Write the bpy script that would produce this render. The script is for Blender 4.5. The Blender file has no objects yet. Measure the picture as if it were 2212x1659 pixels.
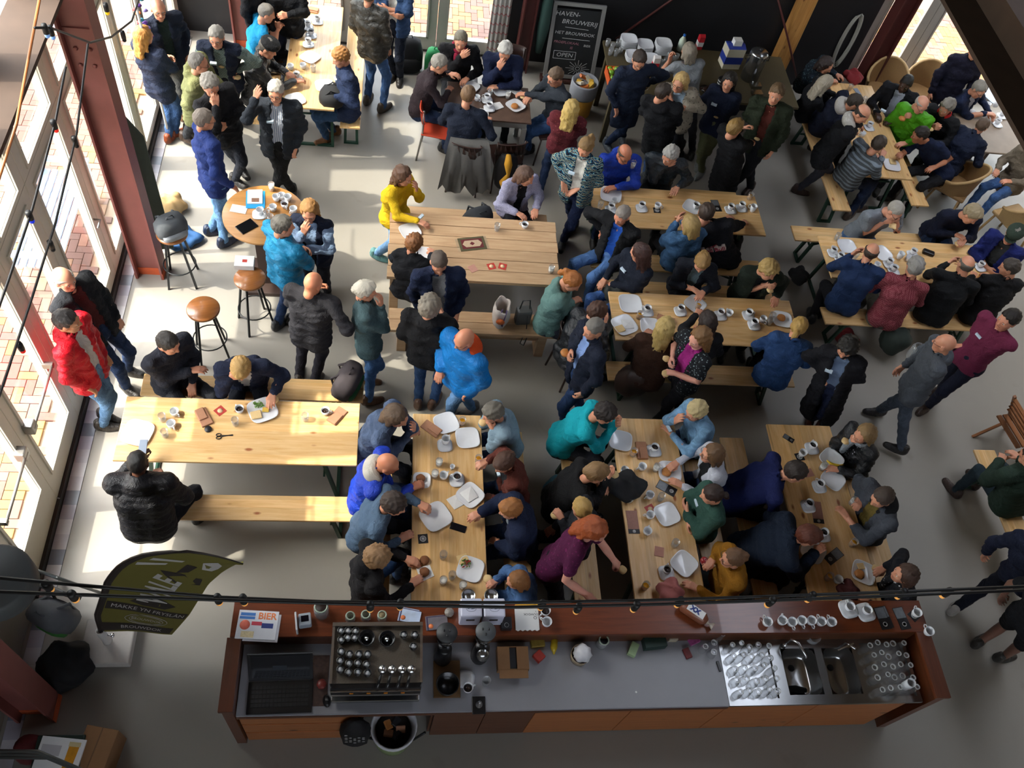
import bpy, bmesh, math, random
import numpy as np
from mathutils import Vector, Matrix
random.seed(7); np.random.seed(7)
SC = bpy.context.scene
C = SC.collection
# ---------------------------------------------------------------- camera
FPX = 1880.65; CAMH = 8.1808; IW, IH = 2212.0, 1659.0
CF = np.array([0.14750468, 0.55436335, -0.81909929])
CR = np.array([0.98844385, -0.05336421, 0.14188382])
CU = np.array([-0.0349446, 0.83056218, 0.55582852])
cam_d = bpy.data.cameras.new('camera'); cam = bpy.data.objects.new('camera', cam_d); C.objects.link(cam)
cam_d.sensor_fit = 'HORIZONTAL'; cam_d.sensor_width = 36.0; cam_d.lens = FPX / IW * 36.0
cam_d.clip_start = 0.05; cam_d.clip_end = 300
cam.matrix_world = Matrix(((CR[0], CU[0], -CF[0], 0), (CR[1], CU[1], -CF[1], 0), (CR[2], CU[2], -CF[2], CAMH), (0, 0, 0, 1)))
SC.camera = cam
# ---------------------------------------------------------------- light and exposure
SC.view_settings.view_transform = 'Standard'; SC.view_settings.look = 'None'
SC.view_settings.gamma = 1.0; SC.view_settings.use_curve_mapping = False
SC.view_settings.exposure = 0.25
SUN_DIR = Vector((0.47, 0.05, -0.75))
w = bpy.data.worlds.new('sky'); SC.world = w; w.use_nodes = True
nt = w.node_tree; nt.nodes.clear()
o_ = nt.nodes.new('ShaderNodeOutputWorld'); bg = nt.nodes.new('ShaderNodeBackground')
sky = nt.nodes.new('ShaderNodeTexSky'); sky.sky_type = 'NISHITA'; sky.sun_disc = False
sky.sun_elevation = math.radians(57.8); sky.sun_rotation = math.radians(-84); sky.air_density = 1.4; sky.dust_density = 3.5; sky.ozone_density = .6
hs = nt.nodes.new('ShaderNodeHueSaturation'); hs.inputs['Saturation'].default_value = .4
nt.links.new(sky.outputs[0], hs.inputs['Color']); nt.links.new(hs.outputs[0], bg.inputs[0])
bg.inputs[1].default_value = 1.7
nt.links.new(bg.outputs[0], o_.inputs[0])
sd = bpy.data.lights.new('sun', 'SUN'); sd.energy = 6.3; sd.angle = math.radians(.8); sd.color = (1, .93, .8)
so = bpy.data.objects.new('sun', sd); C.objects.link(so); so.location = (-12, -1, 20)
so.rotation_euler = SUN_DIR.to_track_quat('-Z', 'Y').to_euler()
SC.cycles.use_denoising = True
SC.cycles.max_bounces = 7; SC.cycles.diffuse_bounces = 4; SC.cycles.transparent_max_bounces = 12
SC.cycles.sample_clamp_indirect = 6.0
# ---------------------------------------------------------------- measuring helpers (image reading -> point at a known height)
def at(x, y, z=0.0):
    d = CF + CR * (x - IW / 2) / FPX - CU * (y - IH / 2) / FPX
    t = (z - CAMH) / d[2]
    return Vector((t * d[0], t * d[1], z))
def topx(p):
    d = np.array(p, float) - np.array([0, 0, CAMH]); z = d @ CF
    return (IW / 2 + FPX * (d @ CR) / z, IH / 2 - FPX * (d @ CU) / z)
def heading(px, ang, z):
    """unit ground direction of an image angle (deg, 0 right, 90 up) read at a pixel"""
    a = math.radians(ang)
    v = at(px[0] + 20 * math.cos(a), px[1] - 20 * math.sin(a), z) - at(px[0], px[1], z)
    v.z = 0
    return v.normalized()
# ---------------------------------------------------------------- materials
MATS = {}
def lin(c):
    if isinstance(c, str):
        c = tuple(int(c[i:i + 2], 16) / 255 for i in (0, 2, 4))
        return tuple((x / 12.92 if x <= .04045 else ((x + .055) / 1.055) ** 2.4) for x in c)
    return tuple(c)
def newmat(name):
    m = bpy.data.materials.new(name); m.use_nodes = True
    n = m.node_tree; b = n.nodes['Principled BSDF']
    return m, n, b
def N(n, kind, **kw):
    x = n.nodes.new(kind)
    for k, v in kw.items():
        if k in x.inputs: x.inputs[k].default_value = v
        else: setattr(x, k, v)
    return x
def mixc(n, fac, a, b, blend='MIX'):
    m = n.nodes.new('ShaderNodeMix'); m.data_type = 'RGBA'; m.blend_type = blend
    for i, v in ((0, fac), (6, a), (7, b)):
        if isinstance(v, (int, float)): m.inputs[i].default_value = v
        elif isinstance(v, tuple): m.inputs[i].default_value = (*v[:3], 1)
        else: n.links.new(v, m.inputs[i])
    return m.outputs[2]
def coords(n, kind='Object', scale=(1, 1, 1), rot=(0, 0, 0)):
    t = n.nodes.new('ShaderNodeTexCoord'); mp = n.nodes.new('ShaderNodeMapping')
    mp.inputs['Scale'].default_value = scale; mp.inputs['Rotation'].default_value = rot
    n.links.new(t.outputs[kind], mp.inputs[0]); return mp.outputs[0]
def noise(n, vec, scale, detail=3, rough=.5, dist=0):
    x = N(n, 'ShaderNodeTexNoise'); x.inputs['Scale'].default_value = scale; x.inputs['Detail'].default_value = detail
    x.inputs['Roughness'].default_value = rough; x.inputs['Distortion'].default_value = dist
    n.links.new(vec, x.inputs['Vector']); return x.outputs['Fac']
def ramp(n, fac, stops):
    r = n.nodes.new('ShaderNodeValToRGB'); e = r.color_ramp.elements
    while len(e) < len(stops): e.new(.5)
    for i, (p, c) in enumerate(stops):
        e[i].position = p; e[i].color = (*(lin(c) if not isinstance(c, float) else (c, c, c)), 1)
    n.links.new(fac, r.inputs[0]); return r.outputs[0]
def bump(n, b, h, strength=.3, dist=.01):
    x = n.nodes.new('ShaderNodeBump'); x.inputs['Strength'].default_value = strength; x.inputs['Distance'].default_value = dist
    n.links.new(h, x.inputs['Height']); n.links.new(x.outputs[0], b.inputs['Normal'])
def plain(name, col, rough=.5, metal=0.0, var=.06, bumps=0.0, scale=30, spec=.5, coat=0):
    if name in MATS: return MATS[name]
    m, n, b = newmat(name); c = lin(col)
    v = coords(n); f = noise(n, v, scale, 3)
    b.inputs['Roughness'].default_value = rough; b.inputs['Metallic'].default_value = metal
    b.inputs['Specular IOR Level'].default_value = spec; b.inputs['Coat Weight'].default_value = coat
    n.links.new(mixc(n, f, tuple(x * (1 - var) for x in c), tuple(min(1, x * (1 + var)) for x in c)), b.inputs['Base Color'])
    if bumps: bump(n, b, f, bumps, .004)
    MATS[name] = m; return m
def wood(name, c1, c2, knot, axis='X', rough=.45, strip=.075, scale=1.0, knots=True, coat=0.0):
    """laminated board: strips across the grain, streaky grain, knots"""
    if name in MATS: return MATS[name]
    m, n, b = newmat(name)
    sc = (1.2, 14, 14) if axis == 'X' else ((14, 1.2, 14) if axis == 'Y' else (14, 14, 1.2))
    v = coords(n, 'Object', tuple(s * scale for s in sc)); raw = coords(n)
    g = noise(n, v, 2.2, 5, .6, .6)
    sep = n.nodes.new('ShaderNodeSeparateXYZ'); n.links.new(raw, sep.inputs[0])
    ax = sep.outputs[{'X': 1, 'Y': 0, 'Z': 0}[axis]]
    d = N(n, 'ShaderNodeMath', operation='DIVIDE'); n.links.new(ax, d.inputs[0]); d.inputs[1].default_value = strip
    fl = N(n, 'ShaderNodeMath', operation='FLOOR'); n.links.new(d.outputs[0], fl.inputs[0])
    wn = N(n, 'ShaderNodeTexWhiteNoise', noise_dimensions='1D'); n.links.new(fl.outputs[0], wn.inputs['W'])
    col = ramp(n, g, [(.3, c1), (.7, c2)])
    tone = ramp(n, wn.outputs['Value'], [(0., .80), (1., 1.12)])
    col = mixc(n, 1.0, col, tone, 'MULTIPLY')
    if knots:
        vo = N(n, 'ShaderNodeTexVoronoi'); vo.inputs['Scale'].default_value = 1.0
        n.links.new(coords(n, 'Object', (3.2, 7, 5) if axis == 'X' else ((7, 3.2, 5) if axis == 'Y' else (7, 5, 3.2))), vo.inputs['Vector'])
        k = ramp(n, vo.outputs['Distance'], [(.07, 1.0), (.15, .0)])
        col = mixc(n, k, col, lin(knot))
    b.inputs['Roughness'].default_value = rough; b.inputs['Coat Weight'].default_value = coat
    n.links.new(col, b.inputs['Base Color']); bump(n, b, g, .12, .002)
    MATS[name] = m; return m
def glassmat(name, tint=(1, 1, 1), ior=1.45, alpha=None, rough=0.0, frost=0.0):
    if name in MATS: return MATS[name]
    m, n, b = newmat(name)
    if alpha is None:
        b.inputs['Base Color'].default_value = (*tint, 1); b.inputs['Transmission Weight'].default_value = 1
        b.inputs['Roughness'].default_value = rough; b.inputs['IOR'].default_value = ior
    else:   # thin glass: mostly clear with a fresnel reflection
        n.nodes.remove(b); out = n.nodes['Material Output']
        tr = N(n, 'ShaderNodeBsdfTransparent'); tr.inputs[0].default_value = (*tint, 1)
        gl = N(n, 'ShaderNodeBsdfGlossy'); gl.inputs['Roughness'].default_value = rough
        lw = N(n, 'ShaderNodeLayerWeight'); lw.inputs[0].default_value = alpha
        mx = N(n, 'ShaderNodeMixShader'); n.links.new(lw.outputs['Facing'], mx.inputs[0])
        n.links.new(tr.outputs[0], mx.inputs[1]); n.links.new(gl.outputs[0], mx.inputs[2]); n.links.new(mx.outputs[0], out.inputs[0])
        if frost:
            df = N(n, 'ShaderNodeBsdfDiffuse'); df.inputs[0].default_value = (.85, .87, .88, 1); m2 = N(n, 'ShaderNodeMixShader'); m2.inputs[0].default_value = frost; n.links.new(mx.outputs[0], m2.inputs[1]); n.links.new(df.outputs[0], m2.inputs[2]); n.links.new(m2.outputs[0], out.inputs[0])
    MATS[name] = m; return m
# ---------------------------------------------------------------- mesh helpers
class MB:
    """collects simple solids; build() links them as one mesh object"""
    def __init__(s): s.v = []; s.f = []; s.m = []; s.sm = []
    def add(s, v, f, mi=0, smooth=False):
        b = len(s.v); s.v += [tuple(x) for x in v]; s.f += [tuple(i + b for i in q) for q in f]
        s.m += [mi] * len(f); s.sm += [smooth] * len(f); return s
    def box(s, x0, x1, y0, y1, z0, z1, mi=0, bev=0.0):
        if bev:
            bm = bmesh.new(); bmesh.ops.create_cube(bm, size=1)
            for q in bm.verts: q.co = ((x0 + x1) / 2 + q.co.x * (x1 - x0), (y0 + y1) / 2 + q.co.y * (y1 - y0), (z0 + z1) / 2 + q.co.z * (z1 - z0))
            bmesh.ops.bevel(bm, geom=bm.edges[:] , offset=bev, segments=2, affect='EDGES', profile=.5)
            bm.verts.index_update()
            s.add([q.co[:] for q in bm.verts], [[q.index for q in f.verts] for f in bm.faces], mi); bm.free(); return s
        v = [(x, y, z) for x in (x0, x1) for y in (y0, y1) for z in (z0, z1)]
        return s.add(v, [(0, 1, 3, 2), (4, 6, 7, 5), (0, 4, 5, 1), (2, 3, 7, 6), (0, 2, 6, 4), (1, 5, 7, 3)], mi)
    def bar(s, a, b, w=.03, h=.03, mi=0, up=(0, 0, 1)):
        a = Vector(a); b = Vector(b); d = (b - a).normalized(); u = Vector(up)
        if abs(d.dot(u)) > .97: u = Vector((0, 1, 0))
        x = d.cross(u).normalized(); y = x.cross(d)
        v = [p + x * (i * w / 2) + y * (j * h / 2) for p in (a, b) for i, j in ((-1, -1), (1, -1), (1, 1), (-1, 1))]
        return s.add(v, [(3, 2, 1, 0), (4, 5, 6, 7), (0, 1, 5, 4), (1, 2, 6, 5), (2, 3, 7, 6), (3, 0, 4, 7)], mi)
    def tube(s, pts, r, n=8, mi=0, closed=False, caps=True):
        pts = [Vector(p) for p in pts]; k = len(pts)
        rs = r if isinstance(r, (list, tuple)) else [r] * k
        vs = []; ref = None
        for i, p in enumerate(pts):
            if closed: d = pts[(i + 1) % k] - pts[i - 1]
            else: d = pts[min(i + 1, k - 1)] - pts[max(i - 1, 0)]
            d = d.normalized() if d.length > 1e-9 else Vector((0, 0, 1))
            if ref is None: ref = Vector((0, 0, 1)) if abs(d.z) < .9 else Vector((1, 0, 0))
            x = d.cross(ref)
            if x.length < 1e-6: x = d.orthogonal()
            x.normalize(); y = x.cross(d); ref = y.cross(x) * -1 if False else ref
            vs += [p + (x * math.cos(2 * math.pi * j / n) + y * math.sin(2 * math.pi * j / n)) * rs[i] for j in range(n)]
        f = []
        for i in range(k if closed else k - 1):
            a = i * n; b = ((i + 1) % k) * n
            f += [(a + j, a + (j + 1) % n, b + (j + 1) % n, b + j) for j in range(n)]
        if caps and not closed: f += [tuple(range(n))[::-1], tuple(range((k - 1) * n, k * n))]
        return s.add(vs, f, mi, True)
    def lathe(s, prof, n=20, c=(0, 0, 0), mi=0, sx=1, sy=1, sq=0.0, caps=True):
        """prof: (radius, z) list; sq squares the outline off"""
        vs = []
        for r, z in prof:
            for j in range(n):
                a = 2 * math.pi * j / n; ca, sa = math.cos(a), math.sin(a)
                q = 1.0
                if sq: q = 1 / ((abs(ca) ** (2 + 6 * sq) + abs(sa) ** (2 + 6 * sq)) ** (1 / (2 + 6 * sq)))
                vs.append((c[0] + r * ca * q * sx, c[1] + r * sa * q * sy, c[2] + z))
        f = []
        for i in range(len(prof) - 1):
            a = i * n; b = a + n
            f += [(a + j, a + (j + 1) % n, b + (j + 1) % n, b + j) for j in range(n)]
        if caps and prof[0][0] > 1e-5: f.append(tuple(range(n))[::-1])
        if caps and prof[-1][0] > 1e-5: f.append(tuple(range((len(prof) - 1) * n, len(prof) * n)))
        return s.add(vs, f, mi, True)
    def prism(s, poly, z0, z1, mi=0):
        n = len(poly); v = [(x, y, z0) for x, y in poly] + [(x, y, z1) for x, y in poly]
        return s.add(v, [tuple(range(n))[::-1], tuple(range(n, 2 * n))] + [(i, (i + 1) % n, n + (i + 1) % n, n + i) for i in range(n)], mi)
    def xf(s, M):
        s.v = [tuple(M @ Vector(p)) for p in s.v]; return s
    def mesh(s, name, mats):
        me = bpy.data.meshes.new(name); me.from_pydata(s.v, [], s.f)
        for m in (mats if isinstance(mats, (list, tuple)) else [mats]): me.materials.append(m)
        me.polygons.foreach_set('material_index', s.m); me.polygons.foreach_set('use_smooth', s.sm)
        me.update(); return me
    def build(s, name, mats, parent=None, loc=(0, 0, 0), rz=0.0):
        return link(name, s.mesh(name, mats), parent, loc, rz)
def link(name, me, parent=None, loc=(0, 0, 0), rz=0.0):
    o = bpy.data.objects.new(name, me); C.objects.link(o); o.location = loc; o.rotation_euler = (0, 0, rz)
    if parent is not None: o.parent = parent
    return o
def tag(o, label, cat, group=None):
    o['label'] = label; o['category'] = cat
    if group: o['group'] = group
    return o
def thing(name, label, cat, loc=(0, 0, 0), rz=0.0, group=None):
    return tag(link(name, None, None, loc, rz), label, cat, group)
def struct(o): o['kind'] = 'structure'; return o
def dup(root, loc, rz=0.0, label=None, group=None, scale=None):
    r = root.copy(); C.objects.link(r); r.location = loc; r.rotation_euler = (0, 0, rz)
    if scale: r.scale = (scale,) * 3 if isinstance(scale, (int, float)) else scale
    if label: r['label'] = label
    if group: r['group'] = group
    for ch in list(root.children):
        c = ch.copy(); C.objects.link(c); c.parent = r
        for g in list(ch.children):
            d = g.copy(); C.objects.link(d); d.parent = c
    return r
ORD = ['first', 'second', 'third', 'fourth', 'fifth', 'sixth', 'seventh', 'eighth', 'ninth', 'tenth', 'eleventh', 'twelfth', 'thirteenth', 'fourteenth']
# ---------------------------------------------------------------- the setting
def concrete():
    m, n, b = newmat('concrete_floor')
    v = coords(n); f = noise(n, v, .55, 5, .6); g = noise(n, v, 5, 6, .65); s = noise(n, v, 2.2, 3, .5, .5)
    c = mixc(n, f, lin('85817a'), lin('9b968c')); c = mixc(n, mixc(n, .5, g, g), c, lin('8f8a82'))
    c = mixc(n, ramp(n, s, [(.66, 0.), (.74, .35)]), c, lin('746f68'))
    n.links.new(c, b.inputs['Base Color'])
    n.links.new(ramp(n, g, [(.3, .30), (.7, .5)]), b.inputs['Roughness']); b.inputs['Specular IOR Level'].default_value = .45
    bump(n, b, g, .05, .003); return m
XW = -3.05; YB = 11.55
floor = struct(MB().box(-3.05, 13, -7, YB, -.12, 0).build('floor', concrete()))
cream = plain('cream_paint', 'c9c2b0', .45, var=.04); greyframe = plain('grey_door_paint', '9c9890', .4, var=.04)
steelred = plain('oxide_red_steel', '804740', .55, var=.16, scale=6, bumps=.15); primer = plain('orange_primer', 'c8592f', .6, var=.2, scale=14)
blackp = plain('black_paint', '16161a', .55, var=.3, scale=3); darkred = plain('dark_red_steel', '4a1f1c', .5, var=.15, scale=5)
pane_m = glassmat('window_glass', (.97, .98, .97), alpha=.06)
# tile strip along the glazed wall
tt = [plain('tile_' + k, c, .22, var=.05) for k, c in (('white', 'c3c1c4'), ('grey', '7f8490'), ('lilac', 'aaa7b2'), ('pale', 'b7b4ba'))]
strip = struct(MB().box(-3.02, -2.885, -1, 11.4, -.01, .002).build('trim_1', plain('tile_grout', '6c6a66', .8)))
tm = [MB().box(-.065, .065, -.0775, .0775, 0, .008, bev=.002).mesh('floor_tile', t) for t in tt]
for i in range(76):
    y = -.3 + i * .154
    if y > 11.3: break
    link('floor_tile', tm[[0, 2, 1, 3, 0, 3, 2, 1, 2, 0, 0, 1, 3][i % 13]], strip, (-2.952, y, .0012))
# glazed wall on the left: a post-and-beam frame, door leaves and fixed lights in it
wl = MB(); PAN = [(3.2, 3.83), (4.1, 4.75), (5.02, 5.55), (5.87, 6.66), (6.97, 7.62), (7.92, 8.6), (8.85, 9.56), (9.85, 10.5), (10.72, 11.3)]
wl.box(-3.25, -3.05, -7, 3.0, 0, 9.3)
wl.box(-3.25, -3.05, 3.0, YB + .3, 5.85, 9.3)
wl.box(-3.23, -3.05, 3.0, YB, 3.12, 3.55)
struct(wl.build('wall_left', plain('taupe_wall', '8d8579', .7, var=.08, scale=4)))
sill = struct(MB().box(-3.12, -3.02, 3.0, YB, 0, .09).build('baseboard_left', plain('dark_sill', '2c2724', .6)))
ln = 0
for k, (y0, y1) in enumerate(PAN):
    a = 3.0 if k == 0 else (PAN[k - 1][1] + y0) / 2; b = YB if k == len(PAN) - 1 else (y1 + PAN[k + 1][0]) / 2
    zb = (.54, .40, .35, .31, .30, .28, .25, .25, .25)[k]
    for nm, z0, z1, p0, p1 in (('door', .09, 2.5, zb, 2.36), ('window', 2.5, 3.12, 2.58, 3.04), ('window', 3.55, 5.85, 3.63, 5.77)):
        ln += 1
        q = MB(); e = .004
        q.box(-3.13, -3.05, a + e, y0, z0 + e, z1 - e).box(-3.13, -3.05, y1, b - e, z0 + e, z1 - e)
        q.box(-3.13, -3.05, y0, y1, z0 + e, p0).box(-3.13, -3.05, y0, y1, p1, z1 - e)
        for c0, c1, c2, c3 in ((y0 - .03, y0, p0 - .03, p1 + .03), (y1, y1 + .03, p0 - .03, p1 + .03)): q.box(-3.055, -3.035, c0, c1, c2, c3)
        q.box(-3.055, -3.035, y0, y1, p0 - .03, p0).box(-3.055, -3.035, y0, y1, p1, p1 + .03)
        w_ = struct(q.build('%s_%d' % (nm, ln), cream))
        MB().box(-3.095, -3.088, y0 - .01, y1 + .01, p0 - .01, p1 + .01).build('pane', pane_m, w_)
        if nm == 'door' and k in (0, 1):
            h = MB(); zz = 1.2
            h.tube([(-2.97, y0 - .02, zz), (-2.97, y1 + .02, zz)], .014).box(-3.05, -2.96, (y1 if k == 0 else y0) - .05, (y1 if k == 0 else y0) + .05, zz - .06, zz + .06, bev=.012)
            h.box(-3.05, -2.96, (y0 if k == 0 else y1) - .02, (y0 if k == 0 else y1) + .02, zz - .03, zz + .03)
            h.build('push_bar', plain('brushed_metal', '9b9893', .35, .8), w_)
        elif nm == 'door' and k == 3:
            MB().tube([(-3.05, y1 + .06, 1.05), (-2.98, y1 + .06, 1.05), (-2.98, y1 - .06, 1.05)], .011).build('door_handle', plain('brushed_metal', '9b9893'), w_)
# back wall with glazed doors left and right, black boarding between
def backpiece(nm, x0, x1, z0, z1, m, y0=0.0, y1=.16): return struct(MB().box(x0, x1, YB + y0, YB + y1, z0, z1).build(nm, m))
struct(MB().box(1.62, 7.15, YB, YB + .18, 0, 9.3).box(-3.25, 1.62, YB, YB + .18, 2.6, 9.3).box(7.15, 13.2, YB, YB + .18, 2.6, 9.3).box(-3.25, -1.62, YB, YB + .18, 0, 2.6).build('wall_back', blackp))
dn = 0
for x0, x1, fm in ((-1.62, -.62, greyframe), (-.62, .62, greyframe), (.62, 1.62, greyframe), (7.15, 8.05, greyframe), (8.05, 9.22, greyframe), (9.22, 10.4, greyframe), (10.4, 11.6, greyframe), (11.6, 12.9, greyframe)):
    dn += 1; ln += 1; e = .004; s0 = .13
    q = MB(); q.box(x0 + e, x0 + s0, YB + .03, YB + .1, 0.02, 2.596).box(x1 - s0, x1 - e, YB + .03, YB + .1, .02, 2.596)
    q.box(x0 + s0, x1 - s0, YB + .03, YB + .1, .02, .24).box(x0 + s0, x1 - s0, YB + .03, YB + .1, 2.45, 2.596)
    q.box(x0 + s0 - .0, x0 + s0 + .025, YB + .012, YB + .03, .22, 2.45).box(x1 - s0 - .025, x1 - s0, YB + .012, YB + .03, .22, 2.45).box(x0 + s0, x1 - s0, YB + .012, YB + .03, .215, .24)
    d_ = struct(q.build('door_%d' % ln, fm)); MB().box(x0 + s0 - .01, x1 - s0 + .01, YB + .06, YB + .067, .23, 2.46).build('pane', pane_m, d_)
    if dn in (2, 5):
        MB().box(x1 - .1, x1 - .05, YB + .02, YB + .035, .92, 1.12).tube([(x1 - .075, YB + .03, 1.05), (x1 - .075, YB - .03, 1.05), (x1 - .2, YB - .03, 1.05)], .01).build('door_handle', plain('brushed_metal', '9b9893'), d_)
struct(MB().box(-1.62, 1.62, YB, YB + .16, 0, .02).box(7.15, 13, YB, YB + .16, 0, .02).build('trim_2', plain('dark_sill', '2c2724')))
struct(MB().box(13, 13.2, -7, YB + .2, 0, 9.3).build('wall_right', plain('dull_wall', '8a8175', .8, var=.1, scale=2)))
struct(MB().box(-3.25, 13.2, -7.2, -7, 0, 4.6).box(-3.25, 13.2, -7.2, -7, 6.5, 9.3).box(-3.25, -2.6, -7.2, -7, 4.6, 6.5).box(5.2, 13.2, -7.2, -7, 4.6, 6.5).box(1.2, 1.4, -7.2, -7, 4.6, 6.5).build('wall_front', plain('dull_wall', '5d554d')))  # front wall is out of view; its high openings are added for fill light
# roof: boarded, unseen; its long gap is added to brighten the hall
struct(MB().box(-3.4, 6.4, -7, YB + .3, 9.3, 9.45).box(8.6, 13.2, -7, YB + .3, 9.3, 9.45).box(6.4, 8.6, -7, 3.5, 9.3, 9.45).build('ceiling', plain('roof_boards', '8d8374', .8, var=.2, scale=2)))
# steel columns
def column(x, y, label, w=.3, d=.22, h=9.25, m=steelred, pr=True):
    t = thing('steel_column', label, 'column', (x, y, 0))
    MB().box(-w / 2, -w / 2 + .022, -d / 2, d / 2, .0, h).box(w / 2 - .022, w / 2, -d / 2, d / 2, .0, h).box(-w / 2 + .022, w / 2 - .022, -.03, .01, 0, h).build('profile', m, t)
    if pr: MB().box(-w / 2 + .022, w / 2 - .022, -.036, -.03, 0, .11).box(-w / 2 - .004, -w / 2, -d / 2, d / 2, 0, .1).box(w / 2, w / 2 + .004, -d / 2, d / 2, 0, .1).build('primed_foot', primer, t)
    return t
c1 = column(-2.70, 6.93, 'oxide red steel column with orange foot rising beside the glazed doors')
p_ = MB().box(-.125, .125, -.045, -.03, 2.62, 3.22)
p_.build('splice_plate', steelred, c1)
for i, (bx, bz) in enumerate(((-.06, 3.02), (.06, 3.02), (-.06, 2.85), (.06, 2.85))): MB().lathe([(.02, 0), (.02, .012), (0, .014)], 8).xf(Matrix.Translation((bx, -.045, bz)) @ Matrix.Rotation(math.pi / 2, 4, 'X')).build('bolt', steelred, c1)
column(-2.78, 2.02, 'oxide red steel column with orange foot in the near left corner')
column(-2.12, 11.3, 'oxide red steel column at the back left corner')
column(1.9, 11.33, 'dark red steel column between back doors and chalkboard', .2, .2, m=darkred, pr=False)
column(7.35, 11.3, 'dark red steel column right of the black back wall', .26, .24, m=darkred, pr=False)
tag(MB().box(-.11, .11, -.11, .11, 0, 9.2, bev=.006).build('timber_post', wood('post_pine', 'a9743a', 'c08d50', '6e4420', 'Z', knots=True), None, (5.88, 11.36, 0)), 'pale timber post against the black back wall', 'post')
tag(MB().tube([(3.3, 11.5, .55), (4.35, 11.5, 1.7), (5.2, 11.5, 2.6)], .018).build('tie_rod', darkred), 'thin rusty tie rod slanting across the black wall near the chalkboard', 'tie rod')
tag(MB().tube([(5.0, 11.46, 2.2), (5.86, 11.2, .9), (6.35, 11.3, .15)], .016).build('tie_rod', darkred), 'thin rusty tie rod crossing the pale timber post', 'tie rod')
brown = plain('brown_painted_steel', '43342a', .85, var=.25, scale=5)
tag(MB().box(5.1, 5.95, -6, 11.4, 4.02, 4.06).box(5.45, 5.6, -6, 11.4, 4.06, 4.5).box(5.1, 5.95, -6, 11.4, 4.5, 4.55).build('roof_girder', brown), 'wide dark brown girder high across the upper right corner', 'beam')
tag(MB().box(-3.04, -2.66, 1.2, 6.7, 3.62, 3.66).box(-3.04, -3.0, 1.2, 6.7, 3.14, 3.62).build('wall_girder', brown), 'brown steel girder running above the glazed doors on the left', 'beam')
# paving outside
def brickmat(k, c): return plain('paver_' + k, c, .8, var=.14, scale=25, bumps=.2)
bmats = [brickmat('pink', '765446'), brickmat('rose', '6a443a'), brickmat('tan', '7a5838'), brickmat('yellow', '876434'), brickmat('mauve', '5f463f'), brickmat('sand', '765a46')]
pav = struct(MB().box(-14, -3.24, -6, 22, -.3, -.06).box(-3.24, 20, YB + .19, 22, -.3, -.06).build('ground_paving', plain('paving_joint', '8e7c6c', .9)))
bl, bw, g_ = .20, .10, .006
bms = [MB().box(-bl / 2 + g_ / 2, bl / 2 - g_ / 2, -bw / 2 + g_ / 2, bw / 2 - g_ / 2, -.05, 0, bev=.004).mesh('brick', m) for m in bmats]
cand = []
def herring(x0, x1, y0, y1):
    u = bw
    for i in range(int(x0 / u) - 2, int(x1 / u) + 3):
        for j in range(int(y0 / u) - 2, int(y1 / u) + 3):
            r = (i - j) % 4
            if r == 0: c, rot = ((i + 1) * u, (j + .5) * u), 0.0
            elif r == 2: c, rot = ((i + .5) * u, j * u), math.pi / 2
            else: continue
            if x0 + .12 < c[0] < x1 - .12 and y0 + .12 < c[1] < y1 - .12: cand.append((c[0], c[1], rot))
herring(-6.2, -3.26, 1.6, 11.6); nleft = len(cand); herring(-2.6, 12.2, YB + .2, 14.3)
def seen(c):
    x, y = topx((c[0], c[1], -.03)); return 0 < x < IW and 0 < y < IH
vis = [c for c in cand if seen(c)]
def score(c):
    x, y = topx((c[0], c[1], -.03))
    if c[0] < -3.2: return -abs(c[1] - 5) * 1.0 - abs(c[0] + 3.9) * 2
    return -99
order = sorted(vis, key=score, reverse=True); single = order[:180] + sorted([c for c in vis if c[1] > YB and c[0] > -.8 and c[0] < 1.5 and c[1] < 13.2], key=lambda c: c[1])[:60] + sorted([c for c in vis if c[1] > YB and 7.3 < c[0] < 10.5], key=lambda c: c[1])[:60]
sset = set(single)
def bi(c):
    v = math.sin(c[0] * 1.3 + 2) * math.sin(c[1] * 1.1) + random.uniform(-.7, .7)
    yel = c[1] > YB
    if v > .55: return 3 if (not yel or random.random() < .4) else 0
    if v > .2: return 2 if yel else 0
    if v < -.6: return 4
    return random.choice((0, 2, 5, 1) if yel else (0, 1, 5, 1))
rest = MB()
for c in cand:
    if c in sset: o = link('brick', bms[bi(c)], pav, (c[0], c[1], -.03 + random.uniform(-.003, .003)), c[2])
    else:
        a, b = (bl, bw) if c[2] == 0 else (bw, bl); z = -.03 + random.uniform(-.003, .003); a = a / 2 - .003; b = b / 2 - .003
        rest.add([(c[0] - a, c[1] - b, z - .03), (c[0] + a, c[1] - b, z - .03), (c[0] + a, c[1] + b, z - .03), (c[0] - a, c[1] + b, z - .03), (c[0] - a, c[1] - b, z), (c[0] + a, c[1] - b, z), (c[0] + a, c[1] + b, z), (c[0] - a, c[1] + b, z)],
                 [(4, 5, 6, 7), (0, 1, 5, 4), (1, 2, 6, 5), (2, 3, 7, 6), (3, 0, 4, 7)], bi(c))
ro = rest.build('bricks', bmats, pav); ro['kind'] = 'stuff'
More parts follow.
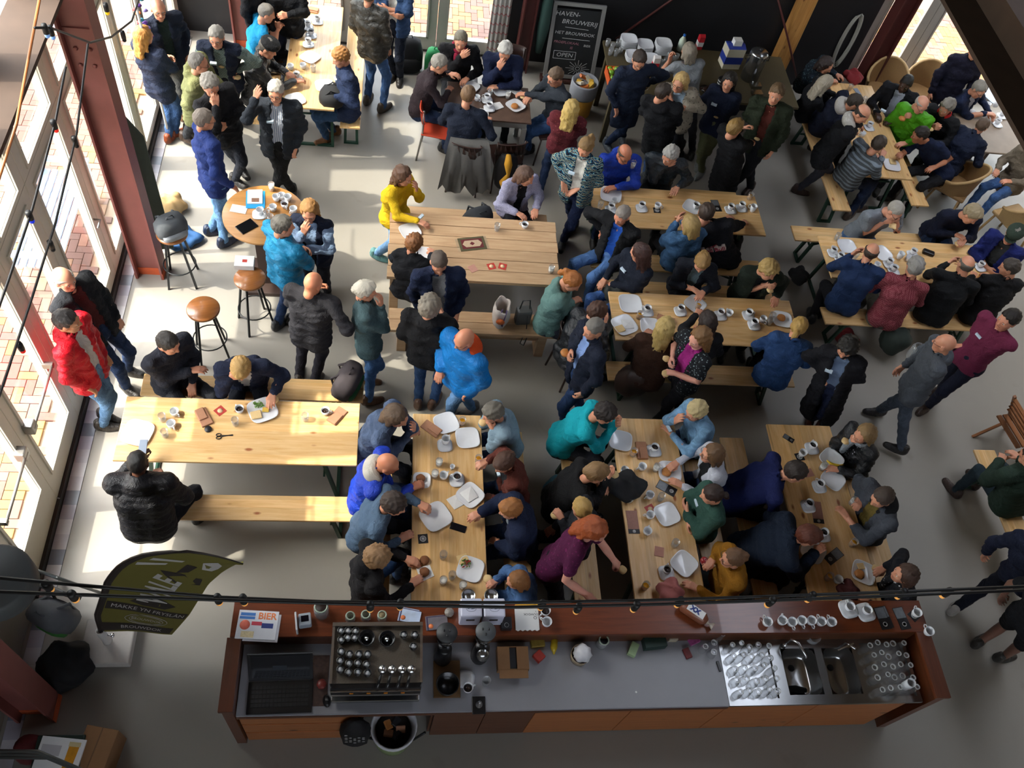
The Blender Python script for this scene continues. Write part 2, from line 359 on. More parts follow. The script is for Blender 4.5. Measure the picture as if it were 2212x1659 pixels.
# ---------------------------------------------------------------- tables and benches
pine = wood('pine_board', 'd9a968', 'ecc68f', '94552b', 'X', .38, .085); piney = wood('pine_board_y', 'd9a968', 'ecc68f', '94552b', 'Y', .38, .085)
greensteel = plain('green_steel', '1f4234', .4, .3); legdark = plain('dark_steel', '26282a', .45, .5)
TABLES = {}
MC = {}
def beer_legs(t, L, W, h, n='leg_frame', inset=.32, spread=0.0):
    for s in (-1, 1):
        q = MB(); x = s * (L / 2 - inset); xf = x + s * spread
        q.bar((x, -W / 2 + .06, h - .03), (xf, -W / 2 + .05, .0), .035, .035).bar((x, W / 2 - .06, h - .03), (xf, W / 2 - .05, .0), .035, .035)
        q.bar((xf, -W / 2 + .05, .018), (xf, W / 2 - .05, .018), .035, .03).bar((x, -W / 2 + .05, h - .045), (x, W / 2 - .05, h - .045), .035, .03)
        q.bar((x - s * .02, 0, h * .55), (x - s * .42, 0, h - .04), .02, .02).bar((x, -W / 2 + .06, h * .55), (x, W / 2 - .06, h * .55), .02, .02)
        q.build(n, greensteel, t)
def beer_table(key, label, cx, cy, L=2.2, W=.7, h=.77, vert=False, group='pine folding tables'):
    t = thing('folding_table', label, 'table', (cx, cy, 0), math.pi / 2 if vert else 0, group)
    k = ('tt', L, W)
    if k not in MC:
        MC[k] = MB().box(-L / 2, L / 2, -W / 2, W / 2, h - .028, h, bev=.006).box(-L / 2 + .2, -L / 2 + .28, -W / 2 + .06, W / 2 - .06, h - .05, h - .028).box(L / 2 - .28, L / 2 - .2, -W / 2 + .06, W / 2 - .06, h - .05, h - .028).mesh('tabletop', pine)
    link('tabletop', MC[k], t); beer_legs(t, L, W, h, spread=.12); TABLES[key] = (cx, cy, L, W, vert); return t
def bench(label, cx, cy, L=2.2, W=.26, h=.47, vert=False, group='pine folding benches'):
    t = thing('folding_bench', label, 'bench', (cx, cy, 0), math.pi / 2 if vert else 0, group)
    k = ('bb', L, W)
    if k not in MC: MC[k] = MB().box(-L / 2, L / 2, -W / 2, W / 2, h - .028, h, bev=.006).mesh('seat_board', pine)
    link('seat_board', MC[k], t); beer_legs(t, L, W, h, spread=.08); return t
beer_table('A', 'long pine table with scissors lit by the sun beside the glazed doors', -1.31, 4.37)
bench('pine bench behind the sunlit table with the backpack on its end', -1.29, 5.06)
bench('pine bench in front of the sunlit table, mostly empty', -1.22, 3.71)
beer_table('B', 'pine table running to the coffee machine end of the bar', .655, 3.62, 2.0, .68, vert=True)
bench('pine bench on the left of the table facing the coffee machine', .0, 3.62, 2.0, vert=True)
bench('pine bench on the right of the table facing the coffee machine', 1.33, 3.62, 2.0, vert=True)
beer_table('C', 'pine table running to the middle of the bar', 2.68, 3.64, 2.0, .68, vert=True)
bench('pine bench on the left of the table at the middle of the bar', 1.98, 3.64, 2.0, vert=True)
bench('pine bench on the right of the table at the middle of the bar', 3.3, 3.5, 1.8, vert=True)
beer_table('D', 'pine table running to the sink end of the bar', 4.4, 3.62, 2.0, .72, vert=True)
bench('pine bench on the left of the table by the sink end, its far end empty', 3.76, 3.62, 2.0, vert=True)
bench('pine bench on the right of the table by the sink end of the bar', 5.08, 3.5, 1.8, vert=True)
beer_table('E', 'pine table with a row of cups in front of the drinks buffet', 3.57, 7.73, 2.2, .69)
bench('pine bench behind the table in front of the buffet', 3.5, 8.32)
bench('pine bench in front of the table with the row of cups', 3.55, 7.1)
beer_table('F', 'pine table with many saucers in the middle of the hall', 3.62, 6.0, 2.2, .69)
bench('pine bench behind the middle table with many saucers', 3.7, 6.66)
bench('pine bench in front of the middle table with many saucers', 3.57, 5.45)
beer_table('G', 'crowded pine table with stacked cups on the right', 6.48, 7.1, 2.22, .69)
bench('pine bench behind the crowded right-hand table, its left end empty', 6.35, 7.77)
bench('pine bench in front of the crowded right-hand table', 6.4, 6.4)
beer_table('I', 'pine table at the back left running towards the glazed doors', -1.05, 10.2, 2.2, .66, vert=True)
bench('pine bench on the right of the back left table', -.53, 10.25, 2.2, vert=True)
bench('pine bench on the left of the back left table', -1.62, 10.2, 2.2, vert=True)
beer_table('J', 'pine table at the back right with a phone and juice glasses', 6.72, 9.62, 2.0, .7, vert=True)
bench('pine bench on the left of the back right table', 6.08, 9.3, 2.1, vert=True)
bench('pine bench on the right of the back right table', 7.3, 9.5, 2.1, vert=True)
bench('pine bench cut by the right edge of the picture', 6.75, 3.75, 1.6, vert=True, group=None)
# heavy plank table and its benches
plank = wood('old_plank', 'b5906a', 'cbaa84', '7c5636', 'X', .6, 4.0, knots=False)
pt = thing('plank_table', 'heavy plank table with a small oriental rug on top', 'table', (.995, 6.88, 0))
for i in range(6):
    y = -.5 + i * .1655; MB().box(-.98 + random.uniform(-.012, .012), .98 + random.uniform(-.012, .012), y + .003, y + .1625, .735, .78 + random.uniform(-.002, .002), bev=.004).build('plank', plank, pt)
for s in (-1, 1):
    for yy in (-.42, .42): MB().box(s * .9 - .05, s * .9 + .05, yy - .05, yy + .05, 0, .735, bev=.004).build('leg', plank, pt)
    MB().box(s * .9 - .035, s * .9 + .035, -.37, .37, .6, .73).build('rail', plank, pt)
MB().box(-.85, .85, -.03, .03, .62, .7).build('stretcher', plank, pt)
TABLES['H'] = (.995, 6.88, 1.96, 1.0, False)
for lab, cy in (('heavy plank bench behind the table with the rug', 7.66), ('heavy plank bench in front of the table with the rug, holding a tote bag', 6.05)):
    b = thing('plank_bench', lab, 'bench', (1.0, cy, 0), 0, 'heavy plank benches')
    for i in range(2): MB().box(-.95, .97, -.155 + i * .157, -.155 + i * .157 + .153, .41, .455, bev=.004).build('plank', plank, b)
    for s in (-1, 1): MB().prism([(-.05, -.11), (.05, -.11), (.05, .11), (-.05, .11)], 0, .41).xf(Matrix.Translation((s * .8, 0, 0))).build('leg', plank, b)
    MB().box(-.8, .8, -.03, .03, .2, .26).build('stretcher', plank, b)
# old painted table with chairs
old = plain('worn_table_top', '5b463a', .5, var=.45, scale=9, bumps=.2); oldp = plain('worn_white_paint', 'a9a79f', .6, var=.12)
ot = thing('painted_table', 'worn brown table with white painted legs at the back', 'table', (1.27, 9.52, 0))
MB().box(-.55, .55, -.36, .36, .735, .762, bev=.005).build('tabletop', old, ot); MB().box(-.5, .5, -.31, .31, .62, .735).build('apron', oldp, ot)
for sx in (-1, 1):
    for sy in (-1, 1): MB().box(sx * .48 - .03, sx * .48 + .03, sy * .29 - .03, sy * .29 + .03, 0, .62).build('leg', oldp, ot)
TABLES['O'] = (1.27, 9.52, 1.1, .72, False)
# high round table and stools
rt_wood = wood('round_table_oak', 'a9743c', 'be8b52', '7a4a24', 'X', .35, .12, knots=False)
rt = thing('high_table', 'round high table with blue folder near the red column', 'table', (-1.33, 6.92, 0))
MB().lathe([(.43, 1.05), (.44, 1.055), (.44, 1.075), (.435, 1.08), (0, 1.08)], 40).build('tabletop', rt_wood, rt)
MB().box(-.12, .12, -.12, .12, .06, 1.05).build('pedestal', plain('dark_brown_wood', '3b2a24', .5), rt); MB().box(-.27, .27, -.27, .27, 0, .06, bev=.006).build('foot', plain('dark_brown_wood', '3b2a24'), rt)
seatw = wood('stool_seat', '8a5228', 'a56a38', '5f3414', 'X', .3, .09, knots=False, coat=.2)
def stool(label, x, y, rz=0.3):
    t = thing('bar_stool', label, 'stool', (x, y, 0), rz, 'round seated bar stools')
    MB().lathe([(.15, .745), (.165, .75), (.168, .77), (.16, .782), (0, .784)], 32).build('seat', seatw, t)
    for i in range(4):
        a = math.pi / 4 + i * math.pi / 2
        MB().bar((.1 * math.cos(a), .1 * math.sin(a), .75), (.215 * math.cos(a), .215 * math.sin(a), 0), .022, .022).build('leg', legdark, t)
    MB().tube([(.175 * math.cos(j * math.pi / 12), .175 * math.sin(j * math.pi / 12), .27) for j in range(24)], .008, 6, closed=True).build('foot_ring', legdark, t)
stool('round wooden bar stool standing alone, its seat empty', -1.86, 5.82); stool('bar stool with a stack of white leaflets on its seat', -1.44, 6.26, .5); stool('bar stool with a grey bag on its seat beside the red column', -2.33, 6.85, .1)
# drinks buffet along the black wall
bt = thing('buffet_table', 'dark olive buffet table loaded with plates and bottles', 'table', (4.15, 10.2, 0)); olive = plain('olive_brown', '4a4028', .6, var=.2, scale=5)
MB().box(-1.2, 1.5, -.42, .72, .86, .9, bev=.005).build('tabletop', olive, bt)
for sx in (-1.14, 1.42):
    for sy in (-.36, .44): MB().box(sx - .035, sx + .035, sy - .035, sy + .035, 0, .86).build('leg', olive, bt)
MB().box(-1.1, 1.42, .0, .04, .45, .86).build('back_panel', plain('dark_grey_board', '2b2c2e', .7), bt)
TABLES['P'] = (4.15, 10.2, 2.7, .9, False)
# small round table at the far right edge
k_ = thing('cafe_table', 'white-topped table with newspapers at the far right edge', 'table', (8.75, 9.75, 0)); MB().box(-.5, .5, -.42, .42, .73, .76, bev=.01).build('tabletop', plain('worn_pale_top', '8b7a68', .5, var=.3, scale=6), k_)
for sx in (-.42, .42):
    for sy in (-.34, .34): MB().box(sx - .025, sx + .025, sy - .025, sy + .025, 0, .73).build('leg', plain('dark_brown_wood', '3b2a24'), k_)
TABLES['K'] = (8.75, 9.75, 1.0, .84, False)
# chairs
rattan = plain('rattan', '8a6a42', .6, var=.3, scale=120, bumps=.5); rattan_l = plain('rattan_light', 'a98a5c', .6, var=.3, scale=120, bumps=.5)
def rattan_chair(label, x, y, rz, m=rattan):
    t = thing('rattan_chair', label, 'chair', (x, y, 0), rz, 'rattan tub chairs')
    MB().box(-.25, .25, -.24, .24, .4, .46, bev=.02).build('seat', m, t)
    def arc(z, r, a0=-20, a1=200, n=16, ry=1.0): return [(r * math.cos(math.radians(a0 + (a1 - a0) * i / n)), -.02 + r * ry * math.sin(math.radians(a0 + (a1 - a0) * i / n)), z(i / n)) for i in range(n + 1)]
    top = arc(lambda u: .62 + .26 * math.sin(math.pi * u) ** 1.5, .31); low = arc(lambda u: .44, .27)
    n = len(top); MB().add(top + low + [(p[0] * .93, p[1] * .93, p[2]) for p in top] + [(p[0] * .93, p[1] * .93, p[2]) for p in low],
        [(i, i + 1, n + i + 1, n + i) for i in range(n - 1)] + [(3 * n + i, 3 * n + i + 1, 2 * n + i + 1, 2 * n + i) for i in range(n - 1)], 0, True).build('backrest', m, t)
    MB().tube(top, .022, 8).build('top_rail', rattan_l, t)
    for sx in (-1, 1):
        for sy in (-1, 1): MB().tube([(sx * .2, sy * .18, .42), (sx * .24, sy * .23, 0)], .018, 7).build('leg', rattan_l, t)
rattan_chair('empty rattan tub chair by the right glazed door, left one', 7.5, 10.95, math.radians(-20)); rattan_chair('empty rattan tub chair by the right glazed door, right one', 8.15, 11.0, math.radians(-35))
rattan_chair('dark rattan chair turned away beside the back right table', 8.0, 8.95, math.radians(230)); rattan_chair('rattan chair with green cloth near the right picture edge', 8.75, 8.35, math.radians(200), rattan_l)
chw = plain('dark_chair_wood', '33201a', .4, var=.1)
def wood_chair(name, label, x, y, rz, m, mleg=None, bent=False, grp=None):
    t = thing(name, label, 'chair', (x, y, 0), rz, grp); mleg = mleg or m
    MB().box(-.2, .2, -.2, .2, .435, .46, bev=.012).build('seat', m, t)
    pts = [(.21 * math.cos(math.radians(a)), .17 + .06 * math.sin(math.radians(a)), 0) for a in range(0, 181, 20)]
    MB().add([(p[0], p[1] + .03 * k, .62 + .2 * k) for k in (0, 1) for p in pts] + [(p[0] * .93, p[1] - .018 + .03 * k, .62 + .2 * k) for k in (0, 1) for p in pts],
        [(i, i + 1, 11 + i - 1, 10 + i) for i in range(9)] + [(30 + i, 31 + i, 21 + i, 20 + i) for i in range(9)] + [(10 + i, 11 + i, 31 + i, 30 + i) for i in range(9)] + [(20 + i, 21 + i, 1 + i, i) for i in range(9)], 0, True).build('backrest', m, t)
    for s in (-1, 1):
        MB().tube([(s * .18, .18, .82), (s * .18, .18, .45), (s * .2, .24, 0)], .013, 6).build('leg', mleg, t); MB().tube([(s * .18, -.17, .45), (s * .2, -.22, 0)], .013, 6).build('leg', mleg, t)
    return t
redp = plain('red_shell', 'b5422c', .35)
wood_chair('shell_chair', 'red-orange shell chair with thin metal legs at the worn table', .62, 9.3, math.radians(80), redp, plain('brushed_metal', '9b9893'))
wood_chair('cafe_chair', 'dark wooden chair draped with a grey coat in front of the worn table', .98, 8.78, math.radians(170), chw, grp='dark wooden chairs')
wood_chair('cafe_chair', 'dark wooden chair with a curved back behind the worn table by the door', 1.62, 10.5, math.radians(-5), chw, grp='dark wooden chairs')
wood_chair('cafe_chair', 'dark wooden chair right of the worn table', 2.15, 9.45, math.radians(-80), chw, grp='dark wooden chairs')
wood_chair('cafe_chair', 'dark wooden chair behind the worn table under the man with a red scarf', .98, 10.3, 0.0, chw, grp='dark wooden chairs')
wood_chair('cafe_chair', 'dark wooden chair hung with a black and yellow bag', 1.5, 8.88, math.radians(190), chw, grp='dark wooden chairs')
wood_chair('cafe_chair', 'dark chair with splayed legs at the left end of the middle table', 2.18, 5.72, math.radians(110), chw, grp='dark wooden chairs')
fold = thing('deck_chair', 'slatted wooden folding chair at the right picture edge', 'chair', (7.35, 4.85, 0), math.radians(100)); fw = plain('teak', '8b552b', .45, var=.15)
for i in range(5): MB().box(-.22, .22, -.2 + i * .085, -.2 + i * .085 + .06, .43, .45).build('slat', fw, fold)
for s in (-1, 1): MB().bar((s * .23, .24, .85), (s * .23, -.25, 0), .03, .03).bar((s * .2, -.2, .44), (s * .2, .25, 0), .03, .03).build('frame', fw, fold)
for i in range(4): MB().bar((-.22, .13 + i * .03, .58 + i * .075), (.22, .13 + i * .03, .58 + i * .075), .05, .012).build('slat', fw, fold)
# garden bench outside
gb = thing('garden_bench', 'pale blue slatted garden bench outside the glazed doors', 'bench', (-3.75, 7.3, 0), math.radians(90)); gbm = plain('pale_blue_paint', '9fb4cc', .6, var=.08)
for i in range(6): MB().box(-.75, .75, -.24 + i * .085, -.24 + i * .085 + .065, .42, .445).build('slat', gbm, gb)
for i in range(9): MB().box(-.72 + i * .17, -.72 + i * .17 + .08, .27, .29, .5, .88).build('slat', gbm, gb)
MB().box(-.78, .78, .265, .295, .86, .92).box(-.78, .78, .265, .295, .47, .52).build('back_rail', gbm, gb)
for s in (-1, 1): MB().box(s * .74 - .03, s * .74 + .03, -.26, -.2, 0, .62).box(s * .74 - .03, s * .74 + .03, .25, .31, 0, .9).box(s * .74 - .035, s * .74 + .035, -.28, .3, .6, .635).build('side_frame', gbm, gb)
# ---------------------------------------------------------------- tableware
china = plain('white_china', 'dfe1e4', .18, var=.02, coat=.3); clear = glassmat('drinking_glass', (.96, .97, .97), alpha=.22, rough=.05, frost=.13)
coffee = plain('coffee', '2a150c', .15); juice = plain('orange_juice', 'e39a1c', .2); milk = plain('milk', 'ece9df', .3)
bunm = plain('bread_crust', 'b9783c', .6, var=.25, scale=60, bumps=.3); breadm = plain('bread_crumb', 'd9bb85', .8, var=.15, scale=90, bumps=.4)
kraft = plain('kraft_paper', 'a9795c', .8, var=.12); whitep = plain('white_paper', 'dcdcda', .7, var=.03); blackcard = plain('black_card', '17171b', .5, var=.15)
redcard = plain('red_card', 'b3392f', .5, var=.25, scale=40)
def cup_parts(h=.07, r=.042):
    return MB().lathe([(r * .55, 0), (r * .62, .003), (r * .9, h * .4), (r, h), (r * .95, h), (r * .85, h * .4), (r * .5, .008), (0, .007)], 18), MB().tube([(r * .93, 0, h * .82), (r + .018, 0, h * .8), (r + .026, 0, h * .55), (r + .016, 0, h * .3), (r * .82, 0, h * .26)], .0055, 6)
def proto(name, parts):
    return name, [(n, q.mesh(n, m)) for n, q, m in parts]
c_, h_ = cup_parts(); CUPB, CUPH = c_, h_
PR = {}
PR['cup'] = proto('coffee_cup', [('cup_body', c_, china), ('handle', h_, china), ('coffee', MB().lathe([(.033, .045), (0, .0455)], 16), coffee)])
PR['ecup'] = proto('coffee_cup', [('cup_body', cup_parts()[0], china), ('handle', cup_parts()[1], china)])
PR['mug'] = proto('mug', [('cup_body', cup_parts(.1, .042)[0], china), ('handle', cup_parts(.1, .042)[1], china)])
PR['saucer'] = proto('saucer', [('dish', MB().lathe([(.03, 0), (.045, .004), (.072, .012), (.074, .014), (.045, .007), (0, .006)], 28, sq=.25), china)])
def platemesh(r): return MB().lathe([(r * .6, 0), (r * .66, .003), (r * .93, .016), (r, .02), (r * .985, .022), (r * .9, .018), (r * .68, .008), (0, .007)], 36, sq=.3)
PR['plate'] = proto('plate', [('dish', platemesh(.118), china)]); PR['bigplate'] = proto('plate', [('dish', platemesh(.135), china)]); PR['smallplate'] = proto('plate', [('dish', platemesh(.085), china)])
def glassbody(h=.1, r=.036): return MB().lathe([(r * .72, 0), (r * .8, .004), (r, h), (r * .94, h), (r * .74, .01), (0, .01)], 18)
PR['glass'] = proto('drinking_glass', [('bowl', glassbody(), clear)])
PR['juice'] = proto('juice_glass', [('bowl', glassbody(), clear), ('juice', MB().lathe([(.0, .012), (.026, .012), (.031, .062), (0, .063)], 14), juice)])
PR['milk'] = proto('milk_glass', [('bowl', glassbody(), clear), ('milk', MB().lathe([(.0, .012), (.026, .012), (.033, .075), (0, .076)], 14), milk)])
def bunmesh(r=.05, h=.045):
    q = MB().lathe([(r * .7, 0), (r * .98, h * .25), (r, h * .5), (r * .8, h * .85), (r * .4, h), (0, h * 1.02)], 16)
    q.v = [(x * (1 + .05 * math.sin(5 * math.atan2(y, x))), y * (1 + .05 * math.sin(4 * math.atan2(y, x))), z) for x, y, z in q.v]; return q
PR['bun'] = proto('bread_roll', [('crust', bunmesh(), bunm)])
PR['half'] = proto('bread_roll', [('crust', bunmesh(.042, .03), breadm)])
PR['slice'] = proto('bread_slice', [('crumb', MB().box(-.05, .05, -.045, .045, 0, .018, bev=.006), breadm)])
PR['napkin'] = proto('paper_napkin', [('sheet', MB().add([(-.07, -.06, .002), (.06, -.065, .006), (.075, .05, .003), (-.05, .07, .009), (0, 0, .014), (-.07, -.06, 0), (.06, -.065, 0), (.075, .05, 0), (-.05, .07, 0)], [(0, 1, 4), (1, 2, 4), (2, 3, 4), (3, 0, 4), (0, 5, 6, 1), (1, 6, 7, 2), (2, 7, 8, 3), (3, 8, 5, 0), (5, 8, 7, 6)]), whitep)])
PR['bag'] = proto('paper_bag', [('bag', MB().box(-.055, .055, -.1, .1, 0, .02, bev=.006).box(-.03, .05, -.1, .03, .018, .034, bev=.005), kraft)])
PR['pack'] = proto('kraft_packet', [('pack', MB().box(-.045, .045, -.05, .05, 0, .006, bev=.002), plain('pink_kraft', 'b48272', .8, var=.1))])
PR['coaster'] = proto('beer_mat', [('card', MB().box(-.045, .045, -.045, .045, 0, .003), redcard), ('print', MB().lathe([(.026, .003), (.026, .0036), (0, .0036)], 14), plain('pale_print', 'd9b98f', .6))])
PR['blackmat'] = proto('beer_mat', [('card', MB().box(-.045, .045, -.045, .045, 0, .003), blackcard), ('print', MB().lathe([(.03, .003), (.03, .0036), (.022, .0036), (.022, .003)], 18).lathe([(.012, .003), (.012, .0037), (0, .0037)], 8), plain('grey_print', 'a8a8a8', .6))])
PR['leaflet'] = proto('leaflet', [('sheet', MB().box(-.05, .05, -.1, .1, 0, .004), blackcard), ('photo', MB().box(-.046, .046, -.0, .095, .004, .0045), plain('leaflet_photo', '6f757c', .4, var=.5, scale=22)), ('emblem', MB().lathe([(.022, .004), (.022, .0047), (.015, .0047), (.015, .004)], 16, (0, -.055, 0)), plain('grey_print', 'a8a8a8'))])
PR['menu'] = proto('menu_card', [('card', MB().box(-.055, .055, -.12, .12, 0, .004), plain('menu_kraft', '9c7264', .7, var=.2, scale=45)), ('black_end', MB().box(-.055, .055, -.12, -.075, .004, .005), blackcard), ('emblem', MB().lathe([(.017, .005), (.017, .0056), (0, .0056)], 14, (0, -.097, 0)), plain('grey_print', 'a8a8a8'))])
PR['phone'] = proto('phone', [('case', MB().box(-.036, .036, -.075, .075, 0, .009, bev=.004), plain('phone_black', '0c0d10', .15)), ('screen', MB().box(-.033, .033, -.07, .07, .009, .0095), plain('phone_screen', '10131a', .06))])
PR['phonew'] = proto('phone', [('case', MB().box(-.036, .036, -.075, .075, 0, .009, bev=.004), plain('phone_grey', '7c8088', .3)), ('screen', MB().box(-.033, .033, -.07, .07, .009, .0095), plain('phone_screen_lit', '8f99a8', .15))])
PR['apple'] = proto('apple', [('flesh', MB().lathe([(.008, .004), (.025, 0), (.037, .03), (.034, .055), (.015, .068), (0, .062)], 16), plain('red_apple', '8d1c1f', .3, var=.25)), ('stalk', MB().tube([(0, 0, .06), (.004, 0, .08)], .0025, 5), plain('stalk', '4a3018'))])
PR['rawbun'] = proto('bun_on_napkin', [('bun', bunmesh(.045, .04), plain('dark_crust', '7d4d2b', .7, var=.3, scale=70, bumps=.4))])
NAMES = {'cup': 'white cup of coffee', 'ecup': 'empty white coffee cup', 'mug': 'tall white mug', 'saucer': 'square white saucer', 'plate': 'square white plate', 'bigplate': 'large white plate', 'smallplate': 'small grey-white plate', 'glass': 'clear empty glass', 'juice': 'glass of orange juice', 'milk': 'glass of milk', 'bun': 'round bread roll', 'half': 'halved bread roll', 'slice': 'slice of bread', 'napkin': 'crumpled white napkin', 'bag': 'folded brown paper bag', 'pack': 'pinkish kraft packet', 'coaster': 'red beer mat', 'blackmat': 'black beer mat with emblem', 'leaflet': 'black leaflet with grey photo', 'menu': 'kraft menu card with black end', 'phone': 'black phone', 'phonew': 'grey phone', 'apple': 'red apple', 'rawbun': 'dark bread roll'}
CATS = {'cup': 'cup', 'ecup': 'cup', 'mug': 'mug', 'saucer': 'saucer', 'plate': 'plate', 'bigplate': 'plate', 'smallplate': 'plate', 'glass': 'glass', 'juice': 'glass', 'milk': 'glass', 'bun': 'bread', 'half': 'bread', 'slice': 'bread', 'napkin': 'napkin', 'bag': 'paper bag', 'pack': 'packet', 'coaster': 'coaster', 'blackmat': 'coaster', 'leaflet': 'leaflet', 'menu': 'menu', 'phone': 'phone', 'phonew': 'phone', 'apple': 'apple', 'rawbun': 'bread'}
PLACE = {'A': 'on the sunlit table', 'B': 'on the coffee-machine table', 'C': 'on the middle bar table', 'D': 'on the sink-end table', 'E': 'on the table before the buffet', 'F': 'on the middle table', 'G': 'on the crowded table', 'H': 'on the plank table', 'I': 'on the back left table', 'J': 'on the back right table', 'K': 'on the far right cafe table', 'O': 'on the worn painted table', 'P': 'on the buffet', 'BAR': 'on the bar ledge', 'R': 'on the round high table', 'CT': 'on the bar worktop'}
PEND = []
def put(kind, tab, px, py, z=.77, rz=None, label=None, scale=None):
    """queue a small thing standing at height z where the photo shows it"""
    PEND.append([kind, tab, px, py, z, rz if rz is not None else random.uniform(0, 6.28), label, scale])
def cs(tab, px, py, z=.77, full=True, rz=None):
    put('saucer', tab, px, py, z, 0.1); put('cup' if full else 'ecup', tab, px, py - 4, z + .008, rz)
def flush():
    by = {}
    for p in PEND: by.setdefault((p[0], p[1]), []).append(p)
    for (kind, tab), ps in by.items():
        vert = tab in ('B', 'C', 'D', 'I', 'J')
        ps.sort(key=lambda p: p[3] if vert else p[2])
        for i, p in enumerate(ps):
            lab = p[6]
            if not lab:
                lab = NAMES[kind] + ' ' + PLACE[tab]
                if len(ps) > 1: lab += ', ' + (ORD[i] if i else 'first') + (' from the far end' if vert else ' from the left')
            nm, parts = PR[kind]; z = p[4]; q = at(p[2], p[3], z + .02); q.z = z
            if len(parts) == 1: o = link(nm, parts[0][1], None, q, p[5])
            else:
                o = link(nm, None, None, q, p[5])
                for n, me in parts: link(n, me, o)
            if p[7]: o.scale = (p[7],) * 3
            tag(o, lab, CATS[kind], NAMES[kind] + 's' if len(ps) > 1 else None)
    PEND.clear()
T = lambda kind, tab, *pts: [put(kind, tab, x, y) for x, y in pts]
# sunlit table
T('bigplate', 'A', (297, 934)); T('ecup', 'A', (378, 893), (371, 919)); T('glass', 'A', (352, 906), (357, 940), (509, 915), (660, 905)); T('bag', 'A', (440, 900)); T('coaster', 'A', (475, 885)); T('cup', 'A', (518, 887), (703, 891)); T('bigplate', 'A', (567, 885))
put('slice', 'A', 553, 895, .778, .3); put('bag', 'A', 728, 897, .77, -.6)
# back left table
T('plate', 'I', (670, 123), (701, 184), (638, 214)); [cs('I', x, y) for x, y in ((686, 46), (665, 58), (672, 76), (666, 95), (641, 168))]; T('ecup', 'I', (655, 145), (628, 147)); T('glass', 'I', (677, 152), (649, 28)); T('phonew', 'I', (656, 45)); put('bag', 'I', 672, 20, .77, 1.4)
# worn painted table
T('plate', 'O', (1016, 186), (1083, 195), (1114, 227)); put('apple', 'O', 1090, 190, .775); put('bun', 'O', 1112, 229, .778); [cs('O', x, y) for x, y in ((1052, 215), (1057, 233))]; T('ecup', 'O', (1030, 214)); T('milk', 'O', (1097, 209)); T('glass', 'O', (1058, 205)); T('napkin', 'O', (1075, 226), (1115, 195), (1045, 240))
# plank table
[put(k, 'H', x, y, .78) for k, x, y in (('plate', 886, 498), ('smallplate', 915, 545), ('glass', 1073, 495), ('cup', 1133, 489), ('coaster', 1062, 573), ('coaster', 1086, 573), ('pack', 1022, 578), ('milk', 1190, 586))]
# table before the buffet
T('bigplate', 'E', (1320, 420)); T('ecup', 'E', (1327, 437)); [cs('E', x, y) for x, y in ((1320, 452), (1386, 449), (1578, 453), (1602, 449))]; T('glass', 'E', (1296, 446)); T('pack', 'E', (1303, 461)); put('blackmat', 'E', 1420, 452, .77, 0); put('ecup', 'E', 1420, 447, .774); T('plate', 'E', (1496, 446)); put('cup', 'E', 1503, 446, .778); put('leaflet', 'E', 1548, 442, .77, .1); T('mug', 'E', (1625, 454)); T('juice', 'E', (1619, 428)); 
# middle table
T('bigplate', 'F', (1362, 655), (1349, 701)); T('plate', 'F', (1502, 656), (1405, 704)); put('slice', 'F', 1340, 709, .778, .4); put('napkin', 'F', 1356, 698, .779, .2); T('juice', 'F', (1380, 685)); [cs('F', x, y) for x, y in ((1398, 673), (1470, 672), (1556, 681), (1617, 681), (1629, 702))]; T('ecup', 'F', (1574, 679), (1647, 692)); T('glass', 'F', (1661, 698), (1665, 687)); T('plate', 'F', (1690, 689)); put('bun', 'F', 1688, 686, .778); put('bag', 'F', 1438, 690, .77, 1.2)
# crowded right table
T('glass', 'G', (1807, 515), (1845, 557)); T('plate', 'G', (1830, 531), (1906, 546)); [cs('G', x, y) for x, y in ((1800, 546), (1815, 558), (1921, 570), (1931, 585), (2118, 577), (1972, 549))]; T('mug', 'G', (1942, 556)); T('ecup', 'G', (1961, 560), (1893, 575)); put('bun', 'G', 2118, 603, .77); put('pack', 'G', 1808, 575)
# table facing the coffee machine
T('plate', 'B', (964, 913), (1010, 945), (1016, 1069), (1016, 1229)); T('bigplate', 'B', (941, 1115)); T('juice', 'B', (998, 914)); put('saucer', 'B', 961, 961, .77, .1); put('mug', 'B', 962, 955, .778, .9); T('milk', 'B', (948, 1003), (939, 1028), (957, 1258), (999, 1268)); T('ecup', 'B', (958, 1030)); cs('B', 987, 1036); T('smallplate', 'B', (911, 1037)); put('rawbun', 'B', 909, 1033, .778); T('napkin', 'B', (985, 1081)); put('napkin', 'B', 1014, 1066, .78); put('phone', 'B', 990, 1138, .77, 1.25); put('blackmat', 'B', 914, 1162, .77, .1); T('rawbun', 'B', (917, 1210)); put('napkin', 'B', 918, 1236, .77, .5); put('rawbun', 'B', 917, 1235, .778); T('glass', 'B', (957, 1203), (976, 1247)); put('slice', 'B', 1000, 1207, .772, .3); put('bag', 'B', 932, 925, .77, .9); put('ecup', 'B', 977, 1009, .77, None, 'small cup between the milk glasses and the brown-haired woman', .6)
# table at the middle of the bar
T('plate', 'C', (1341, 951), (1447, 1018), (1441, 1110), (1478, 1217)); T('juice', 'C', (1367, 981), (1392, 1269)); put('bag', 'C', 1387, 972, .77, 0.0); cs('C', 1413, 973); cs('C', 1440, 1237); put('bun', 'C', 1440, 1019, .778); T('ecup', 'C', (1386, 1011), (1348, 1019), (1402, 1072), (1403, 1115), (1397, 1150)); T('milk', 'C', (1416, 1014), (1360, 1081)); put('leaflet', 'C', 1441, 1053, .77, 1.0); T('glass', 'C', (1426, 1077), (1456, 1177)); put('menu', 'C', 1368, 1126, .77, 0); T('coaster', 'C', (1406, 1098)); put('pack', 'C', 1425, 1190, .77, -.2)
